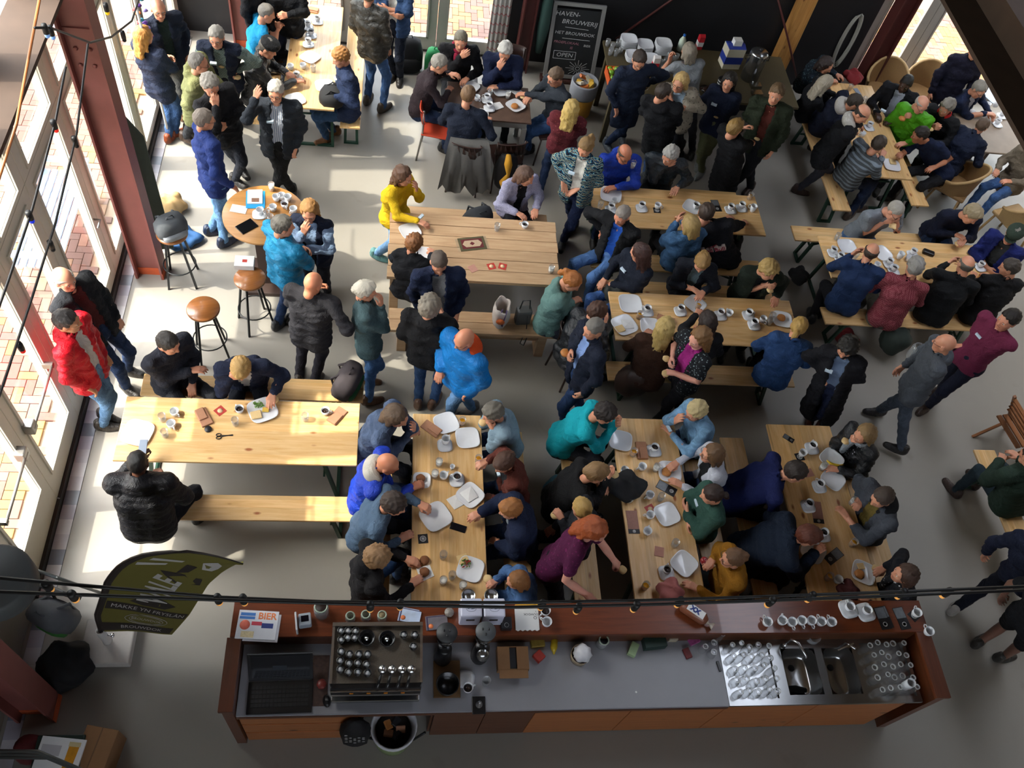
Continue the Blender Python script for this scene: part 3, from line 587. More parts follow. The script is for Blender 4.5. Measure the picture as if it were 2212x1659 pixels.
# table by the sink end
put('leaflet', 'D', 1705, 945, .77, .9, None, .6); [cs('D', x, y) for x, y in ((1754, 968), (1770, 1051), (1746, 1093), (1778, 1156))]; put('blackmat', 'D', 1729, 985, .77, .2); put('ecup', 'D', 1732, 981, .774); T('plate', 'D', (1797, 991), (1800, 1035), (1866, 1236), (1757, 1190)); T('milk', 'D', (1775, 1011)); put('menu', 'D', 1767, 1105, .77, -.1); T('juice', 'D', (1840, 1176), (1787, 1249)); T('ecup', 'D', (1808, 1254)); put('leaflet', 'D', 1803, 1200, .77, -1.0); put('bun', 'D', 1857, 1240, .778); put('slice', 'D', 1861, 1222, .79, .1, None, .7); put('pack', 'D', 1748, 1020)
# back right tables
put('phonew', 'J', 1853, 196, .77, .2); T('juice', 'J', (1835, 193), (1888, 243)); cs('J', 1878, 275); T('plate', 'J', (1927, 356)); put('slice', 'J', 1929, 348, .778); put('pack', 'J', 1893, 335); T('glass', 'J', (1865, 220)); T('ecup', 'J', (1862, 292))
[cs('K', x, y, .76) for x, y in ((2165, 250), (2155, 268))]; T('mug', 'K', (2149, 228), (2130, 232)); T('ecup', 'K', (2098, 225), (2098, 245)); T('pack', 'K', (2135, 240))
# round high table
for k, x, y in (('milk', 587, 408), ('ecup', 597, 430), ('ecup', 609, 427), ('ecup', 622, 430), ('cup', 615, 445), ('ecup', 590, 452), ('ecup', 634, 456), ('glass', 577, 468), ('glass', 585, 477)): put(k, 'R', x, y, 1.08)
put('saucer', 'R', 560, 462, 1.08, .1); put('ecup', 'R', 562, 459, 1.088)
# buffet
for k, x, y in (('glass', 1312, 96), ('glass', 1322, 104), ('glass', 1334, 98), ('glass', 1318, 116), ('glass', 1330, 118), ('glass', 1392, 150), ('glass', 1384, 138), ('glass', 1425, 140), ('glass', 1437, 136), ('glass', 1448, 132), ('glass', 1460, 128), ('glass', 1445, 122), ('glass', 1430, 150), ('glass', 1340, 112)): put(k, 'P', x, y, .9)
# stacks of plates: every plate a thing
nm, pp = PR['plate']
for px, py, n, w_ in ((1355, 100, 10, 'left tall stack'), (1390, 108, 8, 'middle back stack'), (1428, 112, 12, 'right tall stack'), (1367, 128, 6, 'front left stack'), (1405, 132, 4, 'front right stack')):
    q = at(px, py, .9); q.z = .9
    for i in range(n): tag(link('plate', pp[0][1], None, (q.x, q.y, .9 + i * .0125), .05), 'square white plate in the %s on the buffet, %s from the bottom' % (w_, ORD[i]), 'plate', 'plates in the ' + w_)
# rolls held in hands
for px, py, z, k, lab in ((479, 141, 1.2, 'half', 'bread roll held by the man in a dark vest, upper one'), (513, 166, 1.05, 'half', 'bread roll held by the man in a dark vest, lower one'), (724, 658, 1.25, 'bun', 'bread roll in the raised hand of the bald man in a grey blazer'), (1221, 762, 1.2, 'bun', 'bread roll held by the standing man in a dark blue blazer'), (1440, 774, 1.15, 'half', 'upper piece of roll held by the woman in a floral blouse'), (1438, 806, 1.05, 'half', 'lower piece of roll held by the woman in a floral blouse'), (1548, 250, 1.05, 'half', 'piece of roll held by the dark-haired woman by the buffet'), (1650, 288, 1.05, 'half', 'piece of roll held by the man in a dark green jacket'), (1636, 298, 1.05, 'half', 'piece of roll held by the woman in a long black dress'), (1929, 486, 1.05, 'slice', 'bread held by the man in a grey T-shirt'), (2070, 526, .85, 'half', 'bread held by the man in a navy sweater at the crowded table'), (1949, 256, 1.0, 'bun', 'roll held by the man in a bright green jacket'), (1664, 626, .98, 'half', 'roll held by the woman with blonde curls'), (1199, 1112, .9, 'half', 'roll held low by the blonde woman facing away from the table'), (1345, 1230, .84, 'half', 'bread held over the table by the red-haired woman'), (1520, 1213, .9, 'apple', 'red apple held by the woman in a mustard sweater'), (1827, 952, 1.02, 'half', 'bread held by the woman in a grey scarf'), (1054, 1250, .9, 'half', 'sandwich held by the child in a denim jacket'), (1328, 1024, .98, 'half', 'bread held by the woman in black with a loose bun'), (1043, 912, 1.0, 'half', 'bread held by the woman in a pale blue sweater'), (593, 862, .8, 'half', 'bread under the hand of the fair-haired man at the sunlit table'), (2011, 278, 1.0, 'half', 'roll held by the man with a red collar'), (1130, 208, .85, 'half', 'bread in the hands of the man in a grey sweater'), (1893, 1228, .82, 'half', 'bread in the fingers of the woman with long brown hair at the bar')):
    put(k, 'G', px, py, z, None, lab)
for px, py, z, k, lab in ((381, 64, 1.25, 'milk', 'glass of milk held by the bald man near the back left column'), (1366, 360, 1.05, 'milk', 'glass held by the man in a blue jacket'), (1396, 190, 1.1, 'juice', 'orange juice held by the man in a navy coat at the buffet'), (897, 934, .85, 'juice', 'orange juice held by the long-haired man in a denim jacket'), (1033, 996, .88, 'juice', 'orange juice held by the woman in a rust cardigan'), (1507, 664, .9, 'juice', 'orange juice held by the dark-haired woman at the middle table'), (1840, 1086, .86, 'milk', 'glass of milk held by the man in a grey jacket')):
    put(k, 'G', px, py, z, None, lab)
flush()
# bigger single things on the tables
rug = thing('small_rug', 'small red and cream oriental rug on the plank table', 'rug', at(1020, 527, .78), math.radians(12))
MB().box(-.155, .155, -.1, .1, .001, .006).build('border', plain('rug_green', '4f4a30', .95, var=.3, scale=90), rug); MB().box(-.125, .125, -.072, .072, .006, .0075).build('field', plain('rug_red', '5e1f22', .95, var=.3, scale=90), rug)
MB().prism([(-.115, 0), (-.08, .05), (.08, .05), (.115, 0), (.08, -.05), (-.08, -.05)], .0075, .0085).build('ground', plain('rug_cream', 'b59c80', .95, var=.2, scale=90), rug); MB().prism([(-.03, 0), (0, .028), (.03, 0), (0, -.028)], .0085, .0095).build('medallion', plain('rug_red', '5e1f22'), rug)
for s in (-1, 1):
    q = MB()
    for i in range(14): q.bar((s * .155, -.095 + i * .0146, .003), (s * .185, -.095 + i * .0146 + random.uniform(-.006, .006), .002), .004, .002)
    q.build('fringe', plain('rug_fringe', 'b9ab90', .9), rug)
sc = thing('scissors', 'open black-handled scissors on the sunlit table', 'scissors', at(483, 942, .77), math.radians(8))
for s in (-1, 1):
    MB().tube([(-.045 + .022 * math.cos(a * .5236), s * .016 + .014 * math.sin(a * .5236), .005) for a in range(12)], .0045, 6, closed=True).build('handle', plain('phone_black', '0c0d10'), sc)
    MB().bar((-.02, s * .006, .004), (.085, -s * .004, .004), .009, .003).build('blade', plain('blade_steel', '55565a', .3, .9), sc)
tag(MB().lathe([(.033, 0), (.034, .012), (.03, .016), (0, .016)], 20).build('jar_lid', plain('black_plastic', '1b1c1f', .4), None, at(450, 928, .77)), 'round black jar lid on the sunlit table', 'lid')
def leafpile(par, c, n, cols, r=.05):
    for k, (nm, col) in enumerate(cols):
        q = MB()
        for i in range(n):
            a = random.uniform(0, 6.28); d = random.uniform(0, r); x, y = c[0] + d * math.cos(a), c[1] + d * math.sin(a); b = random.uniform(0, 6.28); l = random.uniform(.01, .022)
            q.add([(x - l * math.cos(b), y - l * math.sin(b), c[2]), (x + l * .5 * math.sin(b), y - l * .5 * math.cos(b), c[2] + .008), (x + l * math.cos(b), y + l * math.sin(b), c[2] + .003), (x - l * .5 * math.sin(b), y + l * .5 * math.cos(b), c[2] + .012)], [(0, 1, 2, 3)])
        o = q.build(nm, plain(nm, col, .6), par); o['kind'] = 'stuff'
sl = thing('salad_leftovers', 'green salad and cheese on the plate at the sunlit table', 'salad', at(563, 880, .79)); leafpile(sl, (-.03, .02, 0), 18, [('lettuce', '4f7a2a'), ('herbs', '6a8f3a')]); MB().box(.02, .08, -.05, -.0, -.005, .006).build('cheese', plain('cheese', 'd9b650', .5), sl)
sl = thing('salad_leftovers', 'salad remains on the plate nearest the white tins', 'salad', at(1008, 1222, .79)); leafpile(sl, (0, .02, 0), 14, [('lettuce', '4f7a2a'), ('tomato_bits', '8f3324')])
tag(MB().tube([(-.09, 0, .02), (-.05, -.03, .02), (0, -.04, .02), (.05, -.035, .02), (.09, -.01, .022)], [.006, .015, .018, .015, .006], 8).build('banana', plain('banana', 'd9b52c', .45, var=.15), None, at(1802, 1000, .775), -.2), 'yellow banana on the plate at the table by the sink end', 'banana')
tag(MB().box(-.075, .075, -.04, .04, 0, .045, bev=.018).build('glasses_case', plain('black_leather', '141416', .35), None, at(2004, 548, .77), -.4), 'black case lying on the crowded right table', 'case')
tag(MB().box(-.1, .1, -.07, .07, 0, .012, bev=.003).build('tablet', plain('phone_black', '0c0d10'), None, at(533, 490, 1.08), .75), 'black tablet lying on the round high table', 'tablet')
fo = thing('folder', 'bright blue folder with white papers on the round high table', 'folder', at(552, 432, 1.08), .1); MB().box(-.1, .1, -.13, .13, 0, .008).build('cover', plain('cyan_folder', '1f8fc4', .4), fo)
pg = MB().box(-.085, .075, -.07, .14, .008, .02).build('papers', whitep, fo); MB().box(-.04, .04, -.05, .01, .02, .0205).build('photo', plain('photo_print', '7b5a48', .5, var=.5, scale=40), pg)
tag(MB().box(-.085, .085, -.055, .055, 0, .006).build('paper_sheet', whitep, None, at(516, 452, 1.08), -.15), 'white sheet of paper beside the blue folder', 'paper')
ls = thing('leaflet_stack', 'stack of white leaflets on a bar stool', 'leaflets', at(529, 572, .785), .02)
for i in range(3): MB().box(-.1, .1, -.075, .075, i * .022, i * .022 + .02).build('bundle', whitep, ls)
MB().box(-.02, .03, -.02, .02, .064, .0645).build('print', redcard, ls)
for px, py, lab, w_ in ((2150, 206, 'white newspaper on the far right cafe table', .2),): tag(MB().box(-w_, w_, -.14, .14, 0, .006).build('newspaper', plain('newsprint', 'b9c3d2', .8, var=.15, scale=30), None, at(px, py, .76), .4), lab, 'newspaper')
# buffet extras
def carton(name, label, px, py, z, sx, sy, h, c1, c2, rz=.1, topc=None):
    t = thing(name, label, 'carton', at(px, py, z), rz); MB().box(-sx, sx, -sy, sy, 0, h).build('pack', plain('carton_' + c1, c1, .45), t)
    MB().box(-sx - .001, sx + .001, -sy - .001, sy + .001, h * .25, h * .6).build('printed_band', plain('carton_' + c2, c2, .45), t); MB().add([(-sx, -sy, h), (sx, -sy, h), (sx, sy, h), (-sx, sy, h), (-sx, 0, h + .03), (sx, 0, h + .03)], [(0, 1, 5, 4), (2, 3, 4, 5), (0, 4, 3), (1, 2, 5)]).build('gable', plain('carton_' + (topc or c1), topc or c1, .45), t)
    return t
carton('juice_carton', 'white and red drink carton standing on the buffet', 1412, 150, .9, .045, .035, .2, 'd9d6d2', 'b8202c'); carton('juice_carton', 'yellow drink carton at the front of the buffet', 1409, 172, .9, .035, .05, .16, 'd8932a', 'e0c060'); carton('juice_carton', 'red and white carton at the back of the buffet', 1508, 104, .9, .04, .04, .2, 'c02430', 'dddddd')
carton('coffee_pack', 'large blue and cream coffee pack on the buffet', 1573, 140, .9, .13, .1, .32, 'c9c3ad', '24388c', .1, '2b3f9a'); MB().box(-.06, .06, -.05, .05, .34, .42).build('paper_top', whitep, bpy.data.objects['coffee_pack'])
bo = thing('milk_bottle', 'plastic milk bottle with blue cap on the buffet', 'bottle', at(1468, 108, .9)); MB().lathe([(.045, 0), (.05, .01), (.05, .16), (.02, .22), (.02, .235), (0, .235)], 18).build('body', plain('milk_plastic', 'c9d6c4', .4), bo); MB().lathe([(.022, .23), (.022, .255), (0, .255)], 14).build('cap', plain('blue_cap', '2a6ac0', .4), bo)
ur = thing('coffee_urn', 'tall stainless steel coffee urn on the buffet', 'urn', at(1618, 168, .9)); stl = plain('stainless', 'a7a8a8', .22, .95, var=.05)
MB().lathe([(.13, 0), (.13, .4), (.125, .42), (.1, .44), (.03, .45), (0, .45)], 28).build('body', stl, ur); MB().lathe([(.02, .45), (.025, .47), (0, .48)], 12).build('knob', blackp, ur)
for s in (-1, 1): MB().tube([(s * .13, 0, .3), (s * .17, 0, .3), (s * .17, 0, .36), (s * .13, 0, .36)], .009, 6).build('handle', blackp, ur)
MB().tube([(0, -.13, .06), (0, -.18, .06), (0, -.18, .03)], .012, 8).build('tap', plain('stainless', 'a7a8a8'), ur)
cr = thing('fruit_crate', 'orange crate of fruit at the left end of the buffet', 'crate', at(1324, 172, .9), .05); orp = plain('orange_plastic', 'c4521c', .45)
MB().box(-.1, .1, -.15, .15, 0, .012).box(-.1, -.09, -.15, .15, .012, .11).box(.09, .1, -.15, .15, .012, .11).box(-.09, .09, -.15, -.14, .012, .11).box(-.09, .09, .14, .15, .012, .11).build('crate', orp, cr)
q0 = at(1324, 172, .9); fm = [plain('green_apple', '6f9a2a', .35, var=.2), plain('orange_fruit', 'd07a1e', .5, var=.15)]
fme = [MB().lathe([(.006, .003), (.024, 0), (.036, .03), (.03, .058), (.012, .066), (0, .062)], 14).mesh('fruit', m) for m in fm]
for i in range(12):
    g = i % 3 != 2; tag(link('apple' if g else 'orange', fme[0 if g else 1], None, (q0.x - .05 + .07 * (i % 2) + random.uniform(-.01, .01), q0.y - .105 + .042 * (i // 2) * 1.0, .925 + .035 * (i % 3 == 0) + .03 * (i > 6)), i), ('green apple' if g else 'orange') + ' in the crate on the buffet, %s from the near end' % ORD[i], 'apple' if g else 'orange', 'fruit in the orange crate')
sm = thing('striped_mug', 'black and white striped jug on the buffet beside the urn', 'jug', at(1553, 190, .9)); MB().lathe([(.05, 0), (.055, .16), (.05, .16), (.045, .01), (0, .01)], 18).build('body', whitep, sm)
for i in range(4): MB().lathe([(.0525 + i * .001, .02 + i * .04), (.0535 + i * .001, .02 + i * .04), (.054 + i * .001, .04 + i * .04), (.053 + i * .001, .04 + i * .04)], 18).build('stripe', blackcard, sm)
for px, py, lab in ((1631, 188, 'clear plastic box nearer the urn'), (1634, 205, 'clear plastic box at the buffet corner')): tag(MB().box(-.08, .08, -.055, .055, 0, .05, bev=.008).build('plastic_box', glassmat('clear_plastic', (.8, .82, .82), alpha=.4, rough=.1), None, at(px, py, .9), .1), lab, 'box')
cb = thing('cookie_bowl', 'bowl of chocolate cookies on the buffet', 'bowl', at(1523, 196, .9)); MB().lathe([(.05, 0), (.09, .03), (.088, .032), (.05, .006), (0, .005)], 20).build('bowl', glassmat('clear_plastic', (.8, .82, .82)), cb)
for i in range(8): MB().lathe([(.022, 0), (.024, .006), (.02, .011), (0, .011)], 10, (.05 * math.cos(i * .9) * (i % 2 + .3), .05 * math.sin(i * .9) * (i % 2 + .3), .012 + .009 * (i % 3))).build('cookie', plain('cookie', '4a2e24', .7, var=.4, scale=60), cb)
# waste bin near the chalkboard
wb = thing('waste_bin', 'yellow bin with grey liner full of packaging by the chalkboard', 'bin', (2.72, 10.42, 0)); MB().lathe([(.15, 0), (.17, .02), (.185, .36), (0, .36)], 24).build('drum', plain('yellow_bin', 'b8862c', .5, var=.15), wb); MB().lathe([(.19, .33), (.2, .36), (.2, .55), (.185, .57), (.17, .5), (0, .5)], 24).build('liner', plain('grey_liner', '8f9298', .5, bumps=.4), wb)
for i in range(7):
    a = i * .9; MB().box(-.03, .03, -.07, .07, 0, .035).xf(Matrix.Translation((.09 * math.cos(a), .09 * math.sin(a), .5 + .02 * i % .05)) @ Matrix.Rotation(a, 4, 'Z') @ Matrix.Rotation(.5, 4, 'X')).build('wrapper', [plain('wrap_yellow', 'cfa23a', .4), plain('wrap_cream', 'cfc6ad', .5), plain('wrap_orange', 'b6632a', .5)][i % 3], wb)
# ---------------------------------------------------------------- lettering helper
def text(name, s, size, m, parent, M, bold=0.0, extr=.0005, align='CENTER', shear=0.0):
    cu = bpy.data.curves.new(name, 'FONT'); cu.body = s; cu.size = size; cu.align_x = align; cu.align_y = 'CENTER'; cu.extrude = extr; cu.offset = bold; cu.shear = shear; cu.resolution_u = 2
    o = bpy.data.objects.new(name, cu); C.objects.link(o); dg = bpy.context.evaluated_depsgraph_get(); dg.update()
    me = bpy.data.meshes.new_from_object(o.evaluated_get(dg)); bpy.data.objects.remove(o); bpy.data.curves.remove(cu)
    me.transform(M); me.materials.clear(); me.materials.append(m); return link(name, me, parent)
RX = lambda a: Matrix.Rotation(a, 4, 'X')
RZ = lambda a: Matrix.Rotation(a, 4, 'Z')
TR = lambda x, y, z: Matrix.Translation((x, y, z))
def ony(x, y, Y):
    d = CF + CR * (x - IW / 2) / FPX - CU * (y - IH / 2) / FPX; t = Y / d[1]
    return Vector((t * d[0], Y, CAMH + t * d[2]))
def onx(x, y, X):
    d = CF + CR * (x - IW / 2) / FPX - CU * (y - IH / 2) / FPX; t = X / d[0]
    return Vector((X, t * d[1], CAMH + t * d[2]))
# ---------------------------------------------------------------- the bar
mahog = wood('mahogany', '5c2c18', '73391f', '381a0c', 'X', .28, .3, knots=False, coat=.3); mahogy = wood('mahogany_y', '52270f', '653118', '381a0c', 'Y', .35, .3, knots=False, coat=.2)
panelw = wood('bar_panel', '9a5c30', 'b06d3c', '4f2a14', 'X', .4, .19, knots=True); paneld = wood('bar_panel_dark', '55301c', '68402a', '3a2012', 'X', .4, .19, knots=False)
bar = thing('bar_counter', 'long mahogany bar with grey worktop along the bottom of the picture', 'bar', (0, 0, 0))
MB().box(-1.12, 4.9, 2.27, 2.56, 1.08, 1.12, bev=.004).build('ledge', mahog, bar)
MB().box(-1.14, -1.03, 1.70, 2.268, 1.08, 1.12, bev=.003).box(-1.12, -1.04, 1.71, 2.55, 0, 1.08).build('side_panel', mahogy, bar)
MB().box(4.775, 4.91, 1.70, 2.268, 1.08, 1.12, bev=.003).box(4.81, 4.89, 1.71, 2.55, 0, 1.08).build('side_panel', mahogy, bar)
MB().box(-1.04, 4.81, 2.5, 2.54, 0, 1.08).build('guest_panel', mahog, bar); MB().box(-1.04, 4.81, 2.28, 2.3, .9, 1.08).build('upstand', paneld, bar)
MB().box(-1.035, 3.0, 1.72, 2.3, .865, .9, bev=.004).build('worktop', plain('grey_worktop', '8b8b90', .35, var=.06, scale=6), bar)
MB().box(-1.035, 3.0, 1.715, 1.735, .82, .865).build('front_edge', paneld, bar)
for i in range(3): 
    d = MB().box(-1.03, -.1, 1.735, 1.765, .56 - i * .28, .81 - i * .28, bev=.004).build('drawer', panelw, bar)
    if i == 0: MB().box(-.75, -.35, 1.728, 1.737, .77, .8).build('handle_slot', blackp, d)
x = .52
for k, w_ in enumerate((.42, .42, .83, .83, .83, .83)):
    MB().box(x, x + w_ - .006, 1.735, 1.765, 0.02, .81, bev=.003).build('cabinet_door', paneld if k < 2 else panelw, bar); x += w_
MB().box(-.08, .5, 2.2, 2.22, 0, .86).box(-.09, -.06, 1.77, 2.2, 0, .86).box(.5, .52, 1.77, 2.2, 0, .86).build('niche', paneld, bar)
# steel sink unit set into the worktop
sk = thing('sink_unit', 'stainless double sink between two draining racks', 'sink', (0, 0, 0)); stl = plain('stainless', 'a7a8a8')
zt = .905
MB().box(3.0, 4.775, 1.72, 1.775, .87, zt).box(3.0, 4.775, 2.24, 2.3, .87, zt).box(3.0, 3.03, 1.775, 2.24, .87, zt).box(3.46, 3.56, 1.775, 2.24, .87, zt).box(3.88, 3.95, 1.8, 2.2, .87, zt).box(4.24, 4.32, 1.775, 2.24, .87, zt).box(3.56, 4.24, 1.775, 1.8, .87, zt).box(3.56, 4.24, 2.2, 2.24, .87, zt).box(4.74, 4.775, 1.775, 2.24, .87, zt).build('deck', stl, sk)
for a, b in ((3.03, 3.46), (4.32, 4.74)): MB().box(a, b, 1.775, 2.24, .872, .885).build('drainer', stl, sk)
for a, b in ((3.56, 3.88), (3.95, 4.24)):
    q = MB().lathe([(.0, -.19), (.12, -.19), (.155, -.17), (.165, -.02), (.17, 0)], 32, ((a + b) / 2, 2.0, zt), sx=(b - a) / .34, sy=1.2, sq=.45, caps=False); q.build('basin', stl, sk)
    MB().lathe([(.03, 0), (.03, .004), (0, .004)], 14, ((a + b) / 2, 2.08, zt - .19)).build('plug', blackp, sk)
MB().lathe([(.025, 0), (.02, .05), (.0, .05)], 12, (3.6, 2.225, zt)).tube([(3.6, 2.225, .94), (3.6, 2.225, 1.08), (3.64, 2.18, 1.12), (3.7, 2.08, 1.08), (3.71, 2.06, 1.04)], .012, 8).build('tap', plain('chrome', 'cfcfcf', .25, 1.0, var=.02), sk)
MB().tube([(4.15, 2.22, .91), (4.15, 2.22, 1.0), (4.2, 2.15, 1.04)], .011, 8).bar((4.05, 2.15, 1.0), (4.2, 2.2, 1.03), .012, .012).build('tap', plain('chrome', 'c9c9c9'), sk)
tag(MB().tube([(3.62, 1.9, .735), (3.7, 1.89, .745), (3.8, 1.88, .735)], [.02, .032, .022], 9).build('dish_brush', plain('bristle', '101214', .9, bumps=.8, scale=200), None), 'black brush lying in the left sink basin', 'brush')
clearb = glassmat('beer_glass_body', (.95, .96, .97), alpha=.25, rough=.04, frost=.05); clearr = glassmat('beer_glass_base', (.95, .96, .97), alpha=.3, rough=.04, frost=.45)
def beerglass(h=.12, r=.033): return MB().lathe([(r, 0), (r * .98, h * .3), (r * .72, h * .93)], 14, caps=False).lathe([(r * .72, h * .93), (r * .76, h), (r * .55, h), (r * .5, h - .01)], 14, mi=1, caps=False).lathe([(r * .5, h - .012), (0, h - .012)], 12)
bgm = [beerglass(.12, .034).mesh('beer_glass', [clearb, clearr]), beerglass(.095, .038).mesh('beer_glass', [clearb, clearr]), beerglass(.14, .031).mesh('beer_glass', [clearb, clearr])]
for a, b, lab, grp, nx in ((3.06, 3.44, 'upturned glass on the left rack', 'glasses on the left rack', 5), (4.35, 4.71, 'upturned glass on the right rack', 'glasses on the right rack', 5)):
    for i in range(nx):
        for j in range(5): tag(link('beer_glass', bgm[random.randrange(3)], None, (a + .02 + (b - a - .04) * i / (nx - 1), 1.815 + .096 * j + random.uniform(-.008, .008) + .012 * (i % 2), .886), random.uniform(0, 6)), '%s, %s row from the front, %s from the left' % (lab, ORD[j], ORD[i]), 'glass', grp)
tag(MB().lathe([(.036, 0), (.04, .12), (.037, .12), (.033, .01), (0, .01)], 18).build('plastic_cup', plain('cloudy_plastic', 'c9ccd0', .4), None, (4.58, 1.83, 1.008)), 'cloudy white cup on the right draining rack', 'cup')
for px, py, i in ((1520, 1375, 0), (1535, 1395, 1), (1550, 1380, 2), (1515, 1405, 3), (1535, 1415, 4)): tag(link('beer_glass', bgm[i % 3], None, at(px, py, .9)), 'clear glass standing loose beside the left rack, %s of five' % ORD[i], 'glass', 'loose glasses beside the rack')
# espresso machine
em = thing('espresso_machine', 'chrome espresso machine with cups warming on top', 'coffee machine', (.035, 2.04, .9)); blk = plain('machine_black', '18181a', .3); chrome = plain('chrome', 'c9c9c9')
for sx in (-1, 1):
    for sy in (-.2, .2): MB().lathe([(.02, 0), (.025, .05), (0, .05)], 10, (sx * .29, sy, 0)).build('foot', blk, em)
MB().box(-.345, .345, -.05, .25, .05, .43, bev=.01).box(-.345, .345, -.24, -.05, .25, .43, bev=.008).build('body', blk, em); MB().box(-.345, .345, -.25, -.05, .05, .1, bev=.006).build('drip_tray', stl, em)
MB().box(-.34, .34, -.255, -.24, .28, .32).box(-.34, .34, -.252, -.24, .38, .4).build('front_trim', plain('chrome', 'c9c9c9'), em)
MB().box(-.33, .33, -.2, .24, .43, .436).build('warming_tray', plain('perforated_steel', '756e64', .4, .7, var=.5, scale=140), em)
MB().box(-.35, .35, .225, .255, .43, .49).box(-.35, -.33, -.21, .225, .43, .475).box(.33, .35, -.21, .225, .43, .475).build('rail', plain('chrome', 'c9c9c9'), em)
for i in range(4): MB().box(-.2 + i * .13, -.17 + i * .13, -.257, -.25, .34, .355).build('button', plain('button_lit', 'd9892a', .4), em)
blkcup = plain('black_china', '121214', .2)
ecm = MB().lathe([(.02, 0), (.03, .05), (.031, .055), (.0195, .055), (.018, .04), (0, .04)], 16, mi=0)
ecup = ecm.mesh('cup_body', blkcup); ein = MB().lathe([(.0195, .052), (.0, .045)], 16).mesh('inside', china)
for i, (px, py) in enumerate(((737, 1362), (752, 1362), (768, 1363), (737, 1382), (751, 1377), (766, 1377), (737, 1407), (755, 1413), (775, 1413), (794, 1413), (735, 1427), (754, 1433), (773, 1432), (792, 1435), (735, 1446), (753, 1452), (773, 1452), (794, 1454), (872, 1371), (896, 1371), (893, 1396))):
    q = at(px, py, 1.39); t = thing('espresso_cup', 'small black cup on the coffee machine, %s of the %s' % (ORD[i if i < 6 else i - 6 if i < 18 else i - 18], 'left back cluster' if i < 6 else 'left front cluster' if i < 18 else 'right back cluster'), 'cup', (q.x, q.y, 1.337), 0, 'small cups on the coffee machine'); link('cup_body', ecup, t); link('inside', ein, t)
for px, py, lab in ((792, 1378, 'left black gauge bowl on the coffee machine'), (836, 1380, 'right black gauge bowl on the coffee machine')):
    q = at(px, py, 1.38); t = thing('black_bowl', lab, 'bowl', (q.x, q.y, 1.337)); MB().lathe([(.04, 0), (.062, .045), (.065, .05), (.058, .05), (.04, .012), (0, .01)], 22).build('bowl', blkcup, t); MB().lathe([(.022, .012), (.02, .04), (0, .045)], 12).build('knob', chrome, t)
for i, px in enumerate((826, 847, 869, 889)):
    q = at(px, 1445, 1.38); t = thing('portafilter', 'chrome portafilter with black handle, %s from the left' % ORD[i], 'portafilter', (q.x, q.y, 1.337), -.25, 'portafilters on the coffee machine'); MB().lathe([(.03, 0), (.034, .02), (.03, .045), (.0, .05)], 16).build('basket', chrome, t); MB().tube([(0, -.03, .02), (.0, -.06, .03), (0, -.14, .02)], [.007, .011, .013], 8).build('handle', blk, t)
# grinders
for px, py, lab, r_ in ((966, 1365, 'black coffee grinder nearer the coffee machine', .08), (1050, 1362, 'grey-lidded coffee grinder beside the cardboard box', .078)):
    q = at(px, py, 1.42); q.z = .9; t = thing('coffee_grinder', lab, 'grinder', q, 0, None)
    MB().lathe([(.07, .0), (.075, .02), (.06, .26), (.05, .28), (0, .28)], 20, (0, -.05, 0)).build('body', blk, t); MB().lathe([(.035, .28), (.07, .36), (.075, .49), (0, .49)], 20).build('hopper', glassmat('smoked', (.25, .24, .23), alpha=.35, rough=.05), t)
    MB().lathe([(r_, .49), (r_ + .005, .495), (r_, .51), (0, .512)], 28).build('lid', plain('grey_lid' if px > 1000 else 'dark_lid', '4c4f52' if px > 1000 else '2a2b2d', .5), t)
    for a in range(3): MB().lathe([(.012, .512), (.012, .514), (0, .514)], 10, (.028 * math.cos(a * 2.1 + .5), .028 * math.sin(a * 2.1 + .5), 0), sx=.6).build('lid_slot', blackp, t)
    if px > 1000: MB().lathe([(.05, 0), (.05, .02), (0, .02)], 24).xf(TR(-.0, -.11, .25) @ RX(math.radians(35))).build('dial', plain('stainless', 'a7a8a8'), t)
tr = thing('knock_tray', 'wooden tray with a black knock box beside the coffee machine', 'tray', at(965, 1470, .9)); MB().box(-.11, .11, -.14, .16, 0, .015, bev=.003).build('tray', plain('tray_wood', '6e5030', .5), tr); MB().lathe([(.08, .015), (.095, .1), (.088, .1), (.075, .025), (0, .02)], 24, (0, -.05, 0)).build('bin', blk, tr)
tp = thing('tamper_stand', 'black tamper mat with a steel tamper at the worktop edge', 'tamper', at(1034, 1524, .9)); MB().box(-.055, .055, -.07, .07, 0, .012, bev=.004).build('mat', blk, tp); MB().lathe([(.028, .012), (.028, .03), (.01, .04), (.016, .09), (0, .1)], 16).build('tamper', chrome, tp)
put('cup', 'CT', 1010, 1488, .9); put('saucer', 'CT', 1006, 1467, .9); put('glass', 'CT', 1049, 1475, .9)
# laptop and till things
lp = thing('laptop', 'black laptop open at the left end of the bar', 'laptop', (-.71, 1.87, .9), .02); MB().box(-.25, .25, -.14, .11, 0, .022, bev=.004).build('base', blk, lp)
scn = MB().box(-.25, .25, 0, .012, 0, .3, bev=.003).xf(TR(0, .115, .02) @ RX(-.45)).build('lid', blk, lp); MB().box(-.225, .225, -.002, 0, .03, .28).xf(TR(0, .115, .02) @ RX(-.45)).build('screen', plain('dark_screen', '0b0d14', .1), scn); MB().box(-.06, .05, -.003, -.002, .12, .17).xf(TR(0, .115, .02) @ RX(-.45)).build('login_box', plain('screen_window', '2a3038', .3), scn)
q = MB()
for j in range(5):
    for i in range(15): q.box(-.22 + i * .0295, -.22 + i * .0295 + .024, -.09 + j * .034, -.09 + j * .034 + .027, .022, .026)
q.build('keyboard', plain('key_black', '222326', .4), lp)
tag(MB().box(-.06, .07, -.2, .2, 0, .005).build('patterned_mat', plain('floral_mat', '4c3a34', .9, var=.7, scale=40), None, at(690, 1470, .9)), 'patterned brown mat beside the laptop', 'mat')
